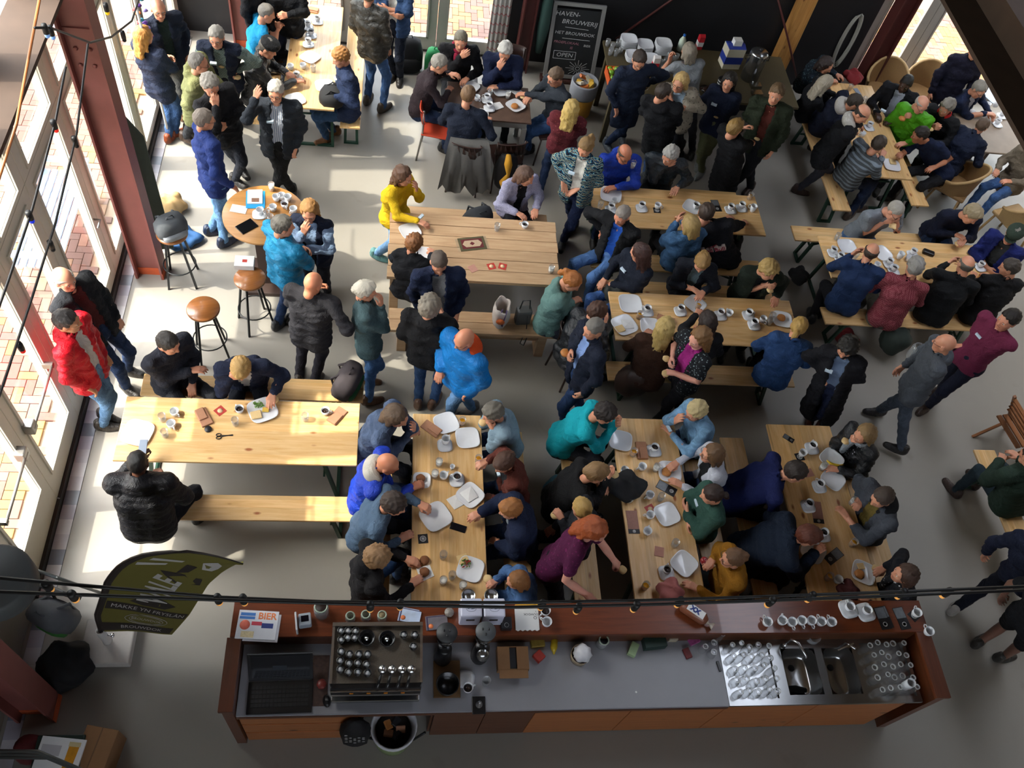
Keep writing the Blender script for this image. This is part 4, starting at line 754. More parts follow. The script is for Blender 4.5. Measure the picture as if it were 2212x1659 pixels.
tag(MB().lathe([(.03, 0), (.032, .01), (.02, .03), (0, .034)], 16, sy=1.6).build('computer_mouse', blk, None, at(706, 1515, .9), .2), 'black computer mouse beside the laptop', 'mouse')
tag(MB().lathe([(.035, 0), (.04, .04), (.03, .05), (0, .05)], 14).build('trinket_bowl', plain('red_blue_mix', '7a2f2a', .4, var=.9, scale=60), None, at(695, 1480, .9)), 'small red and blue trinket bowl beside the laptop', 'bowl')
cr_ = thing('card_reader', 'grey payment terminal on the left of the bar ledge', 'card reader', at(660, 1350, 1.12), .15); MB().box(-.05, .05, -.06, .06, 0, .05, bev=.01).xf(RX(-.35) @ TR(0, 0, .03)).build('body', plain('reader_grey', '8e959e', .4), cr_); MB().box(-.03, .03, -.03, .03, .0, .002).xf(RX(-.35) @ TR(0, 0, .0805)).build('screen', plain('dark_screen', '0b0d14'), cr_); MB().box(-.075, -.06, -.07, .08, 0, .12, bev=.005).build('stand', plain('pale_plastic', 'c7c9cd', .4), cr_)
nw = thing('newspaper', 'folded beer newspaper on the left end of the bar ledge', 'newspaper', at(557, 1352, 1.125), -.06)
MB().box(-.16, .15, -.11, .12, 0, .012).box(-.1, .17, -.125, .1, -.004, .0).build('pages', plain('newsprint_white', 'd5d6da', .8, var=.05, scale=20), nw)
orng = plain('ink_orange', 'dd7a45', .7); blu = plain('ink_blue', '3f74b8', .7); dkb = plain('ink_navy', '2b3a78', .7)
text('headline', 'BIER', .075, orng, nw, TR(.065, .075, .0125), .002); MB().box(-.145, -.03, .075, .1, .012, .0126).box(-.15, -.03, .048, .07, .012, .0126).build('headline_block', blu, nw)
MB().lathe([(.04, .012), (.04, .0128), (0, .0128)], 24, (-.1, -.0, 0)).build('picture', plain('ink_salmon', 'e0715c', .7, var=.2), nw); MB().box(-.05, .03, .0, .03, .012, .0126).build('picture', plain('ink_red', 'c2404f', .7), nw); MB().box(.03, .12, -.02, .02, .012, .0126).build('picture', dkb, nw); MB().box(-.12, -.02, -.1, -.05, .012, .0126).build('picture', plain('ink_cream', 'd8c79c', .7, var=.4, scale=60), nw)
def jar(px, py, z, label, r=.04, h=.1, cm=None):
    t = thing('glass_jar', label, 'jar', at(px, py, z)); MB().lathe([(r * .9, 0), (r, .01), (r, h * .85), (r * .8, h), (r * .75, h), (r * .9, h * .8), (r * .88, .012), (0, .01)], 20).build('jar', clear, t)
    if cm: MB().lathe([(0, .012), (r * .85, .014), (r * .85, h * .6), (0, h * .62)], 16).build('contents', cm, t)
    MB().tube([(r * .82 * math.cos(a * .4488), r * .82 * math.sin(a * .4488), h) for a in range(14)], .006, 6, closed=True).build('rim', plain('pale_rim', '9fae9c', .3), t)
jar(757, 1339, 1.12, 'glass jar left of three behind the coffee machine', cm=plain('tea', '4a4a3a', .8)); jar(790, 1336, 1.12, 'glass jar in the middle of three behind the coffee machine', cm=plain('tea', '4a4a3a')); jar(825, 1337, 1.12, 'glass jar right of three behind the coffee machine', cm=plain('sugar', '8a7a5a', .8)); jar(695, 1325, 1.12, 'tall dark brown jar at the back of the bar ledge', .06, .16, plain('dark_brown_fill', '2e1a12', .5)); jar(1298, 1392, .9, 'dark glass jar against the ledge', .05, .12, plain('dark_fill', '22242a', .5))
for px, py, c, lab, rz in ((885, 1330, 'b9c8e0', 'pale blue brochures on the bar ledge', -.2), (943, 1345, '6f6a70', 'pile of small printed cards on the bar ledge', .1)):
    t = thing('brochures', lab, 'brochures', at(px, py, 1.12), rz)
    for i in range(3): MB().box(-.09 + i * .01, .07 + i * .01, -.06, .06 - i * .008, i * .005, i * .005 + .004).build('brochure', plain('broch_' + c + str(i), c if i != 1 else '3a3050', .45, var=.35, scale=18), t)
    MB().lathe([(.02, .015), (.02, .0155), (0, .0155)], 14, (-.05, -.03, 0)).build('badge', plain('ink_orange', 'dd7a45'), t)
tag(MB().lathe([(.035, 0), (.04, .03), (.0, .035)], 12).build('candy_bowl', plain('mixed_wrappers', '8a837c', .4, var=.8, scale=90), None, at(970, 1325, 1.12)), 'small heap of wrapped sweets beside the white tins', 'sweets')
for i, px in enumerate((1012, 1061)):
    t = thing('storage_tin', 'white storage tin on the bar ledge, %s of a pair' % ('left' if i == 0 else 'right'), 'tin', at(px, 1332, 1.12), 0, 'pair of white tins'); wt = plain('white_enamel', 'c6c8da', .35, var=.02)
    MB().box(-.085, .085, -.075, .075, 0, .2, bev=.014).build('body', wt, t); MB().box(-.088, .088, -.078, .078, .2, .225, bev=.012).build('lid', wt, t)
    ri = [(.04 * math.cos(a * .2618), -.01 + .026 * math.sin(a * .2618), .2255) for a in range(24)]; MB().tube(ri, .0016, 4, closed=True).build('emblem', plain('emblem_grey', '6a6e86', .5), t); MB().bar((-.03, -.012, .226), (.0, -.004, .226), .008, .001).bar((.0, -.014, .226), (.03, -.008, .226), .008, .001).build('emblem', plain('emblem_grey', '6a6e86'), t); MB().box(-.035, .035, -.077, -.075, .12, .15, bev=.001).build('front_mark', blackcard, t)
    tag(MB().lathe([(.055, 0), (.06, .04), (.056, .042), (.05, .01), (0, .01)], 20).build('steel_bowl', stl, None, at(px - 1, 1290, 1.12)), 'shallow steel bowl behind the %s white tin' % ('left' if i == 0 else 'right'), 'bowl')
bx_ = thing('card_box', 'small black box with round emblem beside the white tins', 'box', at(1092, 1350, 1.12)); MB().box(-.045, .045, -.05, .05, 0, .06, bev=.004).build('box', blackcard, bx_); MB().tube([(.018 * math.cos(a * .4488), -.02 + .018 * math.sin(a * .4488), .0605) for a in range(14)], .002, 4, closed=True).build('emblem', plain('grey_print', 'a8a8a8'), bx_)
np_ = thing('notepad', 'white torn-edged notepad sheet on the bar ledge', 'notepad', at(1138, 1338, 1.12), 0); poly = [(-.1, .09), (.1, .09), (.1, -.09)] + [(.1 - i * .02, -.09 - (.01 if i % 2 else 0)) for i in range(1, 10)] + [(-.1, -.09)]
MB().prism(poly[::-1], 0, .012).build('sheets', whitep, np_); text('print', 'BROUWDOK', .026, blackcard, np_, TR(.05, .04, .0125) @ RZ(math.pi)); text('print', "'t", .02, blackcard, np_, TR(.08, .062, .0125) @ RZ(math.pi)); MB().tube([(.07 + .012 * math.cos(a * .5236), .01 + .012 * math.sin(a * .5236), .0125) for a in range(12)], .0016, 4, closed=True).build('emblem', blackcard, np_)
tag(MB().box(-.1, .1, -.012, .012, 0, .03, bev=.006).build('yellow_packet', plain('packet_yellow', 'cf9a2e', .5), None, at(1137, 1310, 1.12)), 'yellow packet behind the notepad', 'packet')
put('cup', 'BAR', 1177, 1322, 1.12); put('ecup', 'BAR', 1180, 1346, 1.12)
for px, py in ((1655, 1346), (1687, 1343), (1708, 1346), (1729, 1343), (1750, 1343), (1771, 1345), (1793, 1346), (2003, 1366)): put('ecup', 'BAR', px, py, 1.12, random.choice((1.3, 1.8, -1.4)), None, 1.0)
for px, py in ((1833, 1313), (1870, 1320)): put('saucer', 'BAR', px, py + 2, 1.12, .2, None, 1.15); put('ecup', 'BAR', px, py, 1.128)
put('blackmat', 'BAR', 1977, 1328, 1.12, .6); put('ecup', 'BAR', 1977, 1326, 1.124, 1.4); put('leaflet', 'BAR', 1913, 1332, 1.12, .15); put('leaflet', 'BAR', 1950, 1334, 1.12, .15); put('leaflet', 'BAR', 1909, 1334, 1.124, .12); flush()
ld = thing('bread_loaf', 'sliced loaf in a clear bag with a printed label on the bar ledge', 'bread', at(1500, 1332, 1.12), -.65)
MB().tube([(-.15, 0, .055), (-.13, 0, .055), (.07, 0, .055), (.1, 0, .05)], [.03, .055, .055, .03], 14).build('loaf', plain('loaf_crust', '7d4a35', .35, var=.2, scale=20), ld); MB().tube([(.09, 0, .05), (.12, 0, .045), (.13, 0, .04), (.17, 0, .045)], [.03, .012, .01, .035], 10).build('bag_end', plain('bag_plastic', 'b3a493', .3, bumps=.5), ld); MB().box(-.1, .06, -.035, .035, .108, .1115).build('label_sheet', whitep, ld); text('label_print', 'XX', .06, dkb, ld, TR(-.03, 0, .112), .004)
# things against the ledge on the worktop
def cbox(name, label, cat, px, py, z, sx, sy, h, m, rz=0.0, **k): return tag(MB().box(-sx, sx, -sy, sy, 0, h, bev=.004).build(name, m, None, at(px, py, z), rz), label, cat)
bx = thing('cardboard_box', 'open brown cardboard box on the bar worktop', 'box', at(1105, 1430, .9)); kb = plain('cardboard', '8a6441', .8, var=.08)
MB().box(-.13, .13, -.09, .1, 0, .012).box(-.13, -.125, -.09, .1, .012, .1).box(.125, .13, -.09, .1, .012, .1).box(-.125, .125, .095, .1, .012, .1).box(-.125, .125, -.09, -.085, .012, .1).build('carton', kb, bx); MB().box(-.125, -.03, -.085, .095, .098, .102).box(.03, .125, -.085, .095, .098, .102).box(-.12, .12, -.16, -.09, .09, .095).build('flap', kb, bx); MB().box(-.028, .028, -.08, .09, .02, .09).build('contents', blackcard, bx)
cbox('tea_box', 'red tea box beside the cardboard box', 'box', 1163, 1420, .9, .04, .04, .05, plain('tea_red', 'a02f22', .5, var=.3), .7); cbox('tea_box', 'flat red and yellow tea box', 'box', 1160, 1392, .9, .06, .03, .05, plain('tea_yellow', '8f7a35', .5, var=.4, scale=20), .1); cbox('green_packet', 'pale green packet with a white label', 'packet', 1366, 1405, .9, .035, .06, .05, plain('packet_green', '8fa57c', .5, var=.2, scale=10), -.5); cbox('green_crate', 'dark green crate against the ledge', 'crate', 1410, 1392, .9, .1, .05, .09, plain('crate_green', '1f352e', .5), .1); cbox('towel_pile', 'black and red bag clips on the worktop', 'clips', 1484, 1412, .9, .03, .045, .02, plain('red_black', '6a1f1f', .5, var=.8, scale=70), .3); cbox('candy_bag', 'pink and blue sweet bag against the ledge', 'bag', 1498, 1385, .9, .05, .03, .03, plain('candy_mix', 'a24f86', .5, var=.7, scale=40), .4); cbox('dark_box', 'small cream box against the ledge', 'box', 1450, 1380, .9, .04, .03, .07, plain('cream_box', 'a59a85', .6), 0); cbox('counter_note', 'tiny white note on the empty worktop', 'note', 1374, 1495, .9, .008, .008, .002, whitep, .6); cbox('remote', 'black remote beside the left draining rack', 'remote', 1552, 1440, .9, .012, .045, .015, blk, .15)
tag(MB().tube([(-.01, .09, .03), (.01, .03, .04), (0, -.03, .035), (0, -.08, .02)], [.01, .03, .03, .006], 9).build('yellow_bag', plain('bag_yellow', 'b59a1e', .4, var=.3, bumps=.4), None, at(1194, 1395, .9)), 'yellow crumpled snack bag against the ledge', 'bag')
bk = thing('white_bucket', 'bucket with a tied white plastic bag on the worktop', 'bucket', at(1250, 1420, .9)); MB().lathe([(.075, 0), (.085, .1), (.082, .1), (.07, .01), (0, .01)], 24).build('bucket', plain('bucket_cream', '9a8a72', .5), bk)
q = MB().lathe([(.0, .02), (.07, .05), (.078, .12), (.06, .17), (.03, .19), (0, .19)], 20); q.v = [(x * (1 + .12 * math.sin(7 * math.atan2(y, x) + z * 30)) + .01, y * (1 + .12 * math.sin(5 * math.atan2(y, x))), z) for x, y, z in q.v]; q.build('bag', plain('white_bag', 'cfcfd2', .35, bumps=.5, scale=40), bk)
t = thing('cutlery_dish', 'white dish of cutlery behind the sink', 'dish', at(1757, 1376, .905)); MB().lathe([(.04, 0), (.06, .03), (.057, .03), (.035, .006), (0, .006)], 20).build('dish', china, t)
for i in range(5): MB().bar((-.05 + i * .012, -.02, .03), (.03 + i * .008, .04, .036), .008, .003).build('knife', stl, t)
tag(MB().tube([(-.1, .01, .02), (-.06, .02, .025), (.1, 0, .02)], [.014, .009, .01], 8).build('red_brush', plain('red_plastic', 'a02830', .4), None, at(1815, 1378, .905)), 'red scrubbing brush behind the sink', 'brush')
# under the bar
gbn = thing('waste_bucket', 'pale green bucket with white liner under the bar', 'bucket', (.2, 1.73, 0)); MB().lathe([(.15, 0), (.16, .02), (.19, .4), (.185, .4), (.15, .03), (0, .03)], 28).build('bucket', plain('bucket_green', '7c8c60', .5), gbn); MB().lathe([(.196, .36), (.198, .42), (.186, .425), (.17, .36), (.145, .2)], 28, caps=False).build('liner', plain('white_bag', 'cfcfd2'), gbn); MB().lathe([(.15, .28), (0, .3)], 20).build('contents', plain('dark_rubbish', '2a2019', .8, var=.6, scale=30), gbn)
for i in range(5): MB().box(-.04, .04, -.03, .03, 0, .03, bev=.006).xf(TR(.06 * math.cos(i * 1.3), .06 * math.sin(i * 1.3), .3) @ RZ(i) @ RX(.4)).build('rubbish', [kraft, blackcard, bunm][i % 3], gbn)
hb = thing('black_bag', 'black bag with white pattern hanging under the bar edge', 'bag', (-.12, 1.69, .12)); q = MB().lathe([(.03, 0), (.12, .06), (.13, .25), (.11, .5), (.05, .66), (0, .67)], 18, sy=.6); q.v = [(x * (1 + .1 * math.sin(9 * math.atan2(y, x))), y, z) for x, y, z in q.v]; q.build('sack', plain('black_cloth', '0f0f12', .8, bumps=.6), hb)
for i in range(16): MB().lathe([(.012, 0), (.013, .004), (0, .006)], 7).xf(TR(-.07 + .035 * (i % 5), -.086 + .004 * abs(i % 5 - 2), .3 + .07 * (i // 5) + .02 * (i % 2)) @ RX(math.pi / 2)).build('print_patch', plain('pale_patch', '9a9a9a', .7), hb)
MB().tube([(.12, 0, .05), (.3, -.02, -.07), (.5, -.03, .1), (.58, -.02, .3)], .012, 6).build('strap', blk, hb)
# ---------------------------------------------------------------- chalkboard, banner, lights, bags and the near left corner
cbd = thing('chalkboard', 'large grey-framed chalkboard with brewery lettering leaning at the back', 'chalkboard', (2.62, 11.12, 0)); BW, BH = .72, 1.25
Mb = TR(0, 0, 0.02) @ RX(math.radians(90 - 14)); gp = plain('grey_frame', '7d7c79', .6, var=.1)
MB().box(-BW / 2, BW / 2, 0, BH, -.03, 0).xf(Mb).build('board', plain('slate', '131517', .7, var=.35, scale=7), cbd)
MB().box(-BW / 2 - .06, -BW / 2, -.06, BH + .06, -.035, .02).box(BW / 2, BW / 2 + .06, -.06, BH + .06, -.035, .02).box(-BW / 2, BW / 2, -.06, 0, -.035, .02).box(-BW / 2, BW / 2, BH, BH + .06, -.035, .02).xf(TR(0, 0, .06)  @ Mb).build('frame', gp, cbd)
chk = plain('chalk', 'b9bab8', .9, var=.2, scale=150); chp = plain('chalk_pink', 'a5707a', .9, var=.2, scale=150)
def ct(s, x, y, size, m=chk, rot=0.0): text('chalk_text', s, size, m, cbd, Mb @ TR(x, y, .003) @ RZ(rot), .0, .0004, 'CENTER', .15)
ct('HAVEN-', -.17, 1.16, .11); ct('BROUWERIJ', .04, 1.02, .108, rot=-.03); ct('HET BROUWDOK', -.01, .82, .08, rot=-.02); ct('PROEFLOKAAL', -.12, .65, .062, chp, -.03); ct('BIER', .22, .62, .06, rot=-.05); ct('IS', -.03, .56, .065, chp); ct('OPEN', -.12, .42, .105)
def cl(a, b, w_=.008): MB().bar((a[0], a[1], .004), (b[0], b[1], .004), w_, .002).xf(Mb).build('chalk_line', chk, cbd)
cl((-.18, .93), (.2, .91)); cl((-.2, .73), (.25, .72)); [cl(a, b) for a, b in (((-.3, .35), (.06, .35)), ((-.3, .49), (.06, .49)), ((-.3, .35), (-.3, .49)), ((.06, .35), (.06, .49)))]
for i in range(16):
    a = i * math.pi / 8; r0, r1 = .06, (.15 if i % 2 else .2); cl((.13 + r0 * math.cos(a), .19 + r0 * .8 * math.sin(a)), (.13 + r1 * math.cos(a), .19 + r1 * .8 * math.sin(a)), .007)
MB().tube([(.13 + .035 * math.cos(a * .5236), .19 + .03 * math.sin(a * .5236), .004) for a in range(12)], .004, 5, closed=True).xf(Mb).build('chalk_line', chk, cbd)
cbx = tag(MB().box(-.42, .42, -.1, .04, 0, .06).build('board_foot', plain('dark_red_wood', '4c2c26', .6), None, (2.62, 11.16, 0)), 'low wooden foot under the chalkboard', 'board foot'); cbd.location.z = .06; cbd.scale = (.92, .82, .8)
tag(MB().tube([(0, 0, 0), (.005, 0, .4), (0, 0, .8), (.0, .02, 1.3)], [.05, .09, .08, .04], 12).build('folded_parasol', plain('parasol_green', '27423c', .8, bumps=.4, scale=12), None, (2.13, 11.3, .35)), 'folded green parasol beside the chalkboard', 'parasol')
cu_ = MB(); pts = []
for i in range(15): pts.append((-.14 + .02 * i, .03 * math.sin(i * 1.9)))
cu_.add([(x, y, z) for z in (0, 1.25, 2.5) for x, y in pts], [(k * 15 + i, k * 15 + i + 1, (k + 1) * 15 + i + 1, (k + 1) * 15 + i) for k in range(2) for i in range(14)], 0, True)
cm_, n_, b_ = newmat('white_red_fabric'); v_ = coords(n_); se_ = n_.nodes.new('ShaderNodeSeparateXYZ'); n_.links.new(v_, se_.inputs[0]); wv = N(n_, 'ShaderNodeTexWave', bands_direction='Z'); wv.inputs['Scale'].default_value = 2.2; wv.inputs['Distortion'].default_value = 3; n_.links.new(v_, wv.inputs['Vector']); n_.links.new(mixc(n_, ramp(n_, wv.outputs['Fac'], [(.93, 0.), (.97, .8)]), lin('c7c3bd'), lin('b8545a')), b_.inputs['Base Color']); b_.inputs['Roughness'].default_value = .9
tag(cu_.build('curtain', cm_, None, (1.52, 11.48, .12)), 'white curtain with small red marks beside the back door', 'curtain')
# beach flag in a square foot
fl = thing('beach_flag', 'olive green feather flag with brewery lettering beside the bar', 'flag', (-2.31, 2.56, 0)); wf = plain('white_concrete', 'b9b3ab', .7, var=.06)
MB().box(-.21, .21, -.2, .2, .03, .14, bev=.012).box(-.17, -.09, -.18, -.1, 0, .03).box(.09, .17, -.18, -.1, 0, .03).box(-.17, -.09, .1, .18, 0, .03).box(.09, .17, .1, .18, 0, .03).build('foot', wf, fl)
MB().lathe([(.04, .14), (.036, .16), (.036, .42), (.03, .42), (.03, .38), (0, .38)], 20).build('socket', plain('white_plastic', 'c9c5be', .4), fl); MB().tube([(.036, 0, .3), (.07, 0, .3)], .008, 6).lathe([(.018, -.006), (.018, .006), (0, .006)], 10, (.075, 0, .3)).build('clamp_screw', plain('chrome', 'c9c9c9'), fl)
FY = 2.56
def fp(px, py):
    p = ony(px, py, FY); return (p.x + 2.31, p.z)
outl = [(219, 1366), (216, 1330), (219, 1290), (229, 1255), (250, 1228), (275, 1210), (310, 1198), (350, 1192), (400, 1190), (450, 1197), (490, 1207), (525, 1218)]
back = [(372, 1366), (385, 1352), (410, 1325), (430, 1295), (450, 1265), (480, 1240), (505, 1226), (525, 1218)]
A = [fp(*p) for p in outl]; A[0] = (0.0, .40); A[1] = (A[1][0] * .6, A[1][1])
Bk = [fp(*p) for p in back]; Bk[0] = fp(372, 1366)
def samp(L, n):
    ds = [0.0]
    for i in range(1, len(L)): ds.append(ds[-1] + math.hypot(L[i][0] - L[i - 1][0], L[i][1] - L[i - 1][1]))
    return [(float(np.interp(ds[-1] * k / n, ds, [p[0] for p in L])), float(np.interp(ds[-1] * k / n, ds, [p[1] for p in L]))) for k in range(n + 1)]
SA, SB = samp(A, 24), samp(Bk, 24)
def flagpt(u, v):
    k = min(23.999, max(0, u * 24)); i = int(k); f = k - i
    a = (SA[i][0] * (1 - f) + SA[i + 1][0] * f, SA[i][1] * (1 - f) + SA[i + 1][1] * f); b = (SB[i][0] * (1 - f) + SB[i + 1][0] * f, SB[i][1] * (1 - f) + SB[i + 1][1] * f)
    return Vector((a[0] * (1 - v) + b[0] * v, .02 * math.sin(v * 5 + u * 3) * v, a[1] * (1 - v) + b[1] * v))
def patch(u0, u1, v0, v1, off=0.0, nu=24, nv=8):
    V = [flagpt(u0 + (u1 - u0) * i / nu, v0 + (v1 - v0) * j / nv) for i in range(nu + 1) for j in range(nv + 1)]
    V2 = [p + Vector((0, -.002 - off, 0)) for p in V]; V1 = [p + Vector((0, .002, 0)) for p in V] if not off else [p + Vector((0, -.001, 0)) for p in V]
    n = nv + 1; tot = len(V); F = []
    for i in range(nu):
        for j in range(nv): a = i * n + j; F.append((a, a + 1, a + n + 1, a + n)); F.append((tot + a, tot + a + n, tot + a + n + 1, tot + a + 1))
    return MB().add(V2 + V1, F, 0, True)
cloth_o = patch(0, 1, .0, 1).build('cloth', plain('flag_olive', '6a6326', .8, var=.05, scale=10), fl)
MB().tube([flagpt(i / 24, 0) for i in range(25)], [.014] * 18 + [.012 - .0012 * i for i in range(7)], 8).build('pole', plain('flag_dark', '2a221d', .6), fl)
fdark = plain('flag_dark_print', '2e2620', .8); fwhite = plain('flag_white_print', 'b9b5ad', .8)
patch(0, 1, .0, .06, .002).build('hem_print', fdark, cloth_o); patch(.02, .1, .06, .95, .0025, 4, 10).build('wave_print', fdark, cloth_o); patch(.24, .31, .07, .98, .0025, 4, 12).build('banner_print', fdark, cloth_o)
def fmap(me_o, c, ux, vx):
    """wrap flat lettering (x = across, y = along) onto the flag"""
    for v in me_o.data.vertices: p = flagpt(c[0] + v.co.y * ux, c[1] + v.co.x * vx); v.co = (p.x, p.y - .006, p.z)
o = text('lettering', "'WALE", 1.0, fwhite, cloth_o, Matrix.Identity(4), .03, 0.0)
for v in o.data.vertices: p = flagpt(.50 + v.co.x * .098, .55 - v.co.y * .42); v.co = (p.x, p.y - .006, p.z)
o = text('lettering', 'MAKKE YN FRYSLÂN', .3, fwhite, cloth_o, Matrix.Identity(4), .0, 0.0); fmap(o, (.275, .54), .16, .3)
o = text('lettering', 'BROUWDOK', .3, fwhite, cloth_o, Matrix.Identity(4), .0, 0.0); fmap(o, (.06, .55), .16, .3)
o = text('lettering', 'BROUWDOK', .3, fwhite, cloth_o, Matrix.Identity(4), .0, 0.0); fmap(o, (.165, .58), .13, .2)
def fshape(poly, m):
    V = [flagpt(u, v) + Vector((0, -.005, 0)) for u, v in poly]; MB().add(V, [tuple(range(len(V)))]).build('emblem', m, cloth_o)
fshape([(.62, .62), (.66, .9), (.72, .86), (.71, .55), (.67, .35), (.65, .45)], fdark); fshape([(.70, .50), (.78, .40), (.80, .52), (.74, .58)], fdark)
fshape([(.8, .62), (.84, .42), (.9, .4), (.9, .62), (.86, .78), (.82, .78)], fwhite); fshape([(.70, .12), (.72, .1), (.79, .3), (.775, .32)], fwhite); fshape([(.64, .1), (.66, .08), (.73, .28), (.715, .3)], fwhite)
fshape([(.34, .3), (.42, .42), (.43, .62), (.38, .8), (.33, .7), (.32, .45)], fdark)
for k in range(2): MB().tube([flagpt(.165 + (.045 + .012 * k) * math.sin(a * .314), .58 + (.2 + .05 * k) * math.cos(a * .314)) + Vector((0, -.006, 0)) for a in range(20)], .0025, 4, closed=True).build('emblem', fwhite, cloth_o)
# string lights over the bar
cab = plain('black_cable', '141416', .5)
def bulbmat(n, col, s):
    if n in MATS: return MATS[n]
    m, nn, b = newmat(n); b.inputs['Base Color'].default_value = (*lin(col), 1); b.inputs['Emission Color'].default_value = (*lin(col), 1); b.inputs['Emission Strength'].default_value = s; b.inputs['Roughness'].default_value = .1; MATS[n] = m; return m
def string(label, pts, bulbs, mat):
    t = thing('light_string', label, 'string lights'); P = [Vector(p) for p in pts]; MB().tube(P, .009, 7).build('cable', cab, t)
    for p, m in bulbs:
        p = Vector(p); s = MB().lathe([(.0, .02), (.018, .02), (.021, -.0), (.02, -.05), (0, -.05)], 12, p).build('socket', cab, t); MB().lathe([(.012, -.05), (.018, -.062), (.017, -.075), (.008, -.085), (0, -.086)], 12, p).build('bulb', m, t)
warm = bulbmat('bulb_warm', 'd99a50', .5); SY = 1.6
string('upper cable of bulbs strung across in front of the bar', [ony(x, y, SY) for x, y in ((-60, 1243), (215, 1268), (470, 1290), (700, 1300), (1106, 1302), (1400, 1297), (1670, 1288), (1950, 1278), (2280, 1264))], [(ony(x, y, SY), warm) for x, y in ((100, 1262), (470, 1291), (525, 1292), (865, 1302), (1172, 1303), (1470, 1297), (1755, 1286), (1952, 1279), (2050, 1277))], warm)
string('lower cable of bulbs strung across in front of the bar', [ony(x, y, SY - .05) for x, y in ((-60, 1276), (150, 1284), (470, 1296), (800, 1306), (1106, 1312), (1400, 1306), (1670, 1297), (1950, 1286), (2280, 1272))], [(ony(x, y, SY - .05), warm) for x, y in ((155, 1284), (800, 1306), (1250, 1311), (1375, 1307), (1668, 1297))], warm)
LX = -2.35
def lb(x, y): return onx(x, y, LX)
bred, bblu, byel = bulbmat('bulb_red', 'e02a20', .5), bulbmat('bulb_blue', '2034d0', .5), bulbmat('bulb_yellow', 'e0b020', .5); bpal = bulbmat('bulb_pale_blue', '7fa6e0', .3)
string('cable of coloured bulbs hanging from the red column towards the camera', [lb(x, y) for x, y in ((190, 95), (165, 290), (120, 480), (70, 640), (0, 850), (-40, 960))], [(lb(160, 300), cab), (lb(108, 525), cab), (lb(42, 745), bred)], bred)
string('second cable of red and blue bulbs along the glazed doors', [lb(x, y) for x, y in ((142, 145), (118, 270), (70, 450), (20, 600), (-30, 740))], [(lb(115, 265), bred), (lb(62, 462), bblu)], bred)
string('short looping cable with pale blue and yellow bulbs round the red column', [lb(x, y) for x, y in ((75, 60), (110, 60), (195, 92), (240, 80), (285, 45), (300, 0))], [(lb(96, 58), bpal), (lb(108, 62), bpal), (lb(228, 12), byel), (lb(265, 72), cab)], byel)
tag(MB().tube([onx(85, 0, -2.6), onx(35, 270, -2.6), onx(-20, 440, -2.6)], .012, 6).build('copper_cable', plain('copper_cable', 'a5673a', .4), None), 'thin copper coloured cable hanging at the upper left', 'cable')
# flower garland on a pole
gl = thing('garland', 'string of bright paper flowers on a white pole near the back left door', 'garland', (-2.85, 9.2, 0)); MB().tube([(0, 0, 0), (-.02, -.1, 2.6)], .016, 8).build('pole', whitep, gl)
gm = [plain('petal_' + k, c, .7) for k, c in (('red', 'c02a2a'), ('purple', '6a3a9a'), ('teal', '2a7a90'), ('orange', 'd06a2a'), ('lilac', '8a7ac0'))]
for i in range(34): MB().lathe([(.012, 0), (.032, .012), (.024, .026), (0, .03)], 8, (.05 * math.sin(i * 2.4), -.02 + .04 * math.cos(i * 1.7), 1.05 + .042 * i)).build('flower', gm[i % 5], gl)
# pendant lamp at the left edge
pl = thing('pendant_lamp', 'large dark grey drum pendant lamp at the left edge', 'lamp', (-2.02, 1.86, 3.4)); MB().lathe([(.0, .02), (.185, .02), (.2, .0), (.2, -.12), (.185, -.14), (0, -.14)], 32).build('drum', plain('lamp_grey', '3e4142', .6), pl); MB().tube([(0, 0, .02), (0, 0, 5.8)], .006, 6).build('cord', cab, pl)
# near left corner: boxes, folding chairs, backpack, steel rail
def box_open(name, label, cx, cy, z, sx, sy, h, m, rz): 
    t = thing(name, label, 'box', (cx, cy, z), rz); MB().box(-sx, sx, -sy, sy, 0, h, bev=.004).build('carton', m, t); MB().box(-.004, .004, -sy - .001, sy + .001, h, h + .002).build('tape', plain('parcel_tape', '6e4f34', .5), t); return t
box_open('cardboard_box', 'brown cardboard box in the near left corner', -2.2, 1.6, 0, .13, .2, .3, kb, -.2); box_open('cardboard_box', 'brown cardboard box at the bottom edge behind the steel rail', -2.12, 1.0, 0, .2, .16, .42, kb, -.1)
po = thing('beer_poster', 'white poster with a glass of beer on the corner boxes', 'poster', (-2.44, 1.55, .34), -.12); MB().box(-.17, .17, -.16, .16, 0, .02).build('board', whitep, po)
MB().add([(.05, -.12, .021), (.12, -.12, .021), (.135, .1, .021), (.055, .1, .021)], [(0, 1, 2, 3)]).build('beer_print', plain('beer_gold', 'c98a1c', .5, var=.3), po); MB().box(.05, .14, .1, .135, .02, .0215).build('foam_print', plain('beer_foam', 'c9b98a', .6), po); MB().box(-.15, .0, .02, .1, .02, .0212).build('print_block', plain('print_grey', 'b5b3b5', .6), po)
tag(MB().box(-.18, .18, -.18, .18, 0, .33, bev=.01).build('storage_crate', plain('dark_green_crate', '22332c', .6), None, (-2.46, 1.56, 0)), 'dark green crate under the beer poster', 'crate')
tag(MB().box(-.14, .14, -.1, .1, 0, .3, bev=.01).build('blue_box', plain('blue_box', '3f7fa0', .5, var=.1), None, (-2.48, 1.05, 0)), 'blue box at the bottom left edge', 'box')
rl = thing('cart_rail', 'grey steel cart with open rails in the near left corner', 'cart', (0, 0, 0)); gs = plain('galvanised', '6a6e6c', .4, .7)
for z in (.66, .78, .9): MB().tube([(-2.95, 1.52, z), (-2.42, 1.5, z), (-1.93, 1.3, z), (-1.9, 1.0, z)], .013, 6).build('rail', gs, rl)
for x, y in ((-2.93, 1.52), (-1.93, 1.3), (-1.9, 1.0)): MB().tube([(x, y, 0), (x, y, .9)], .013, 6).build('post', gs, rl)
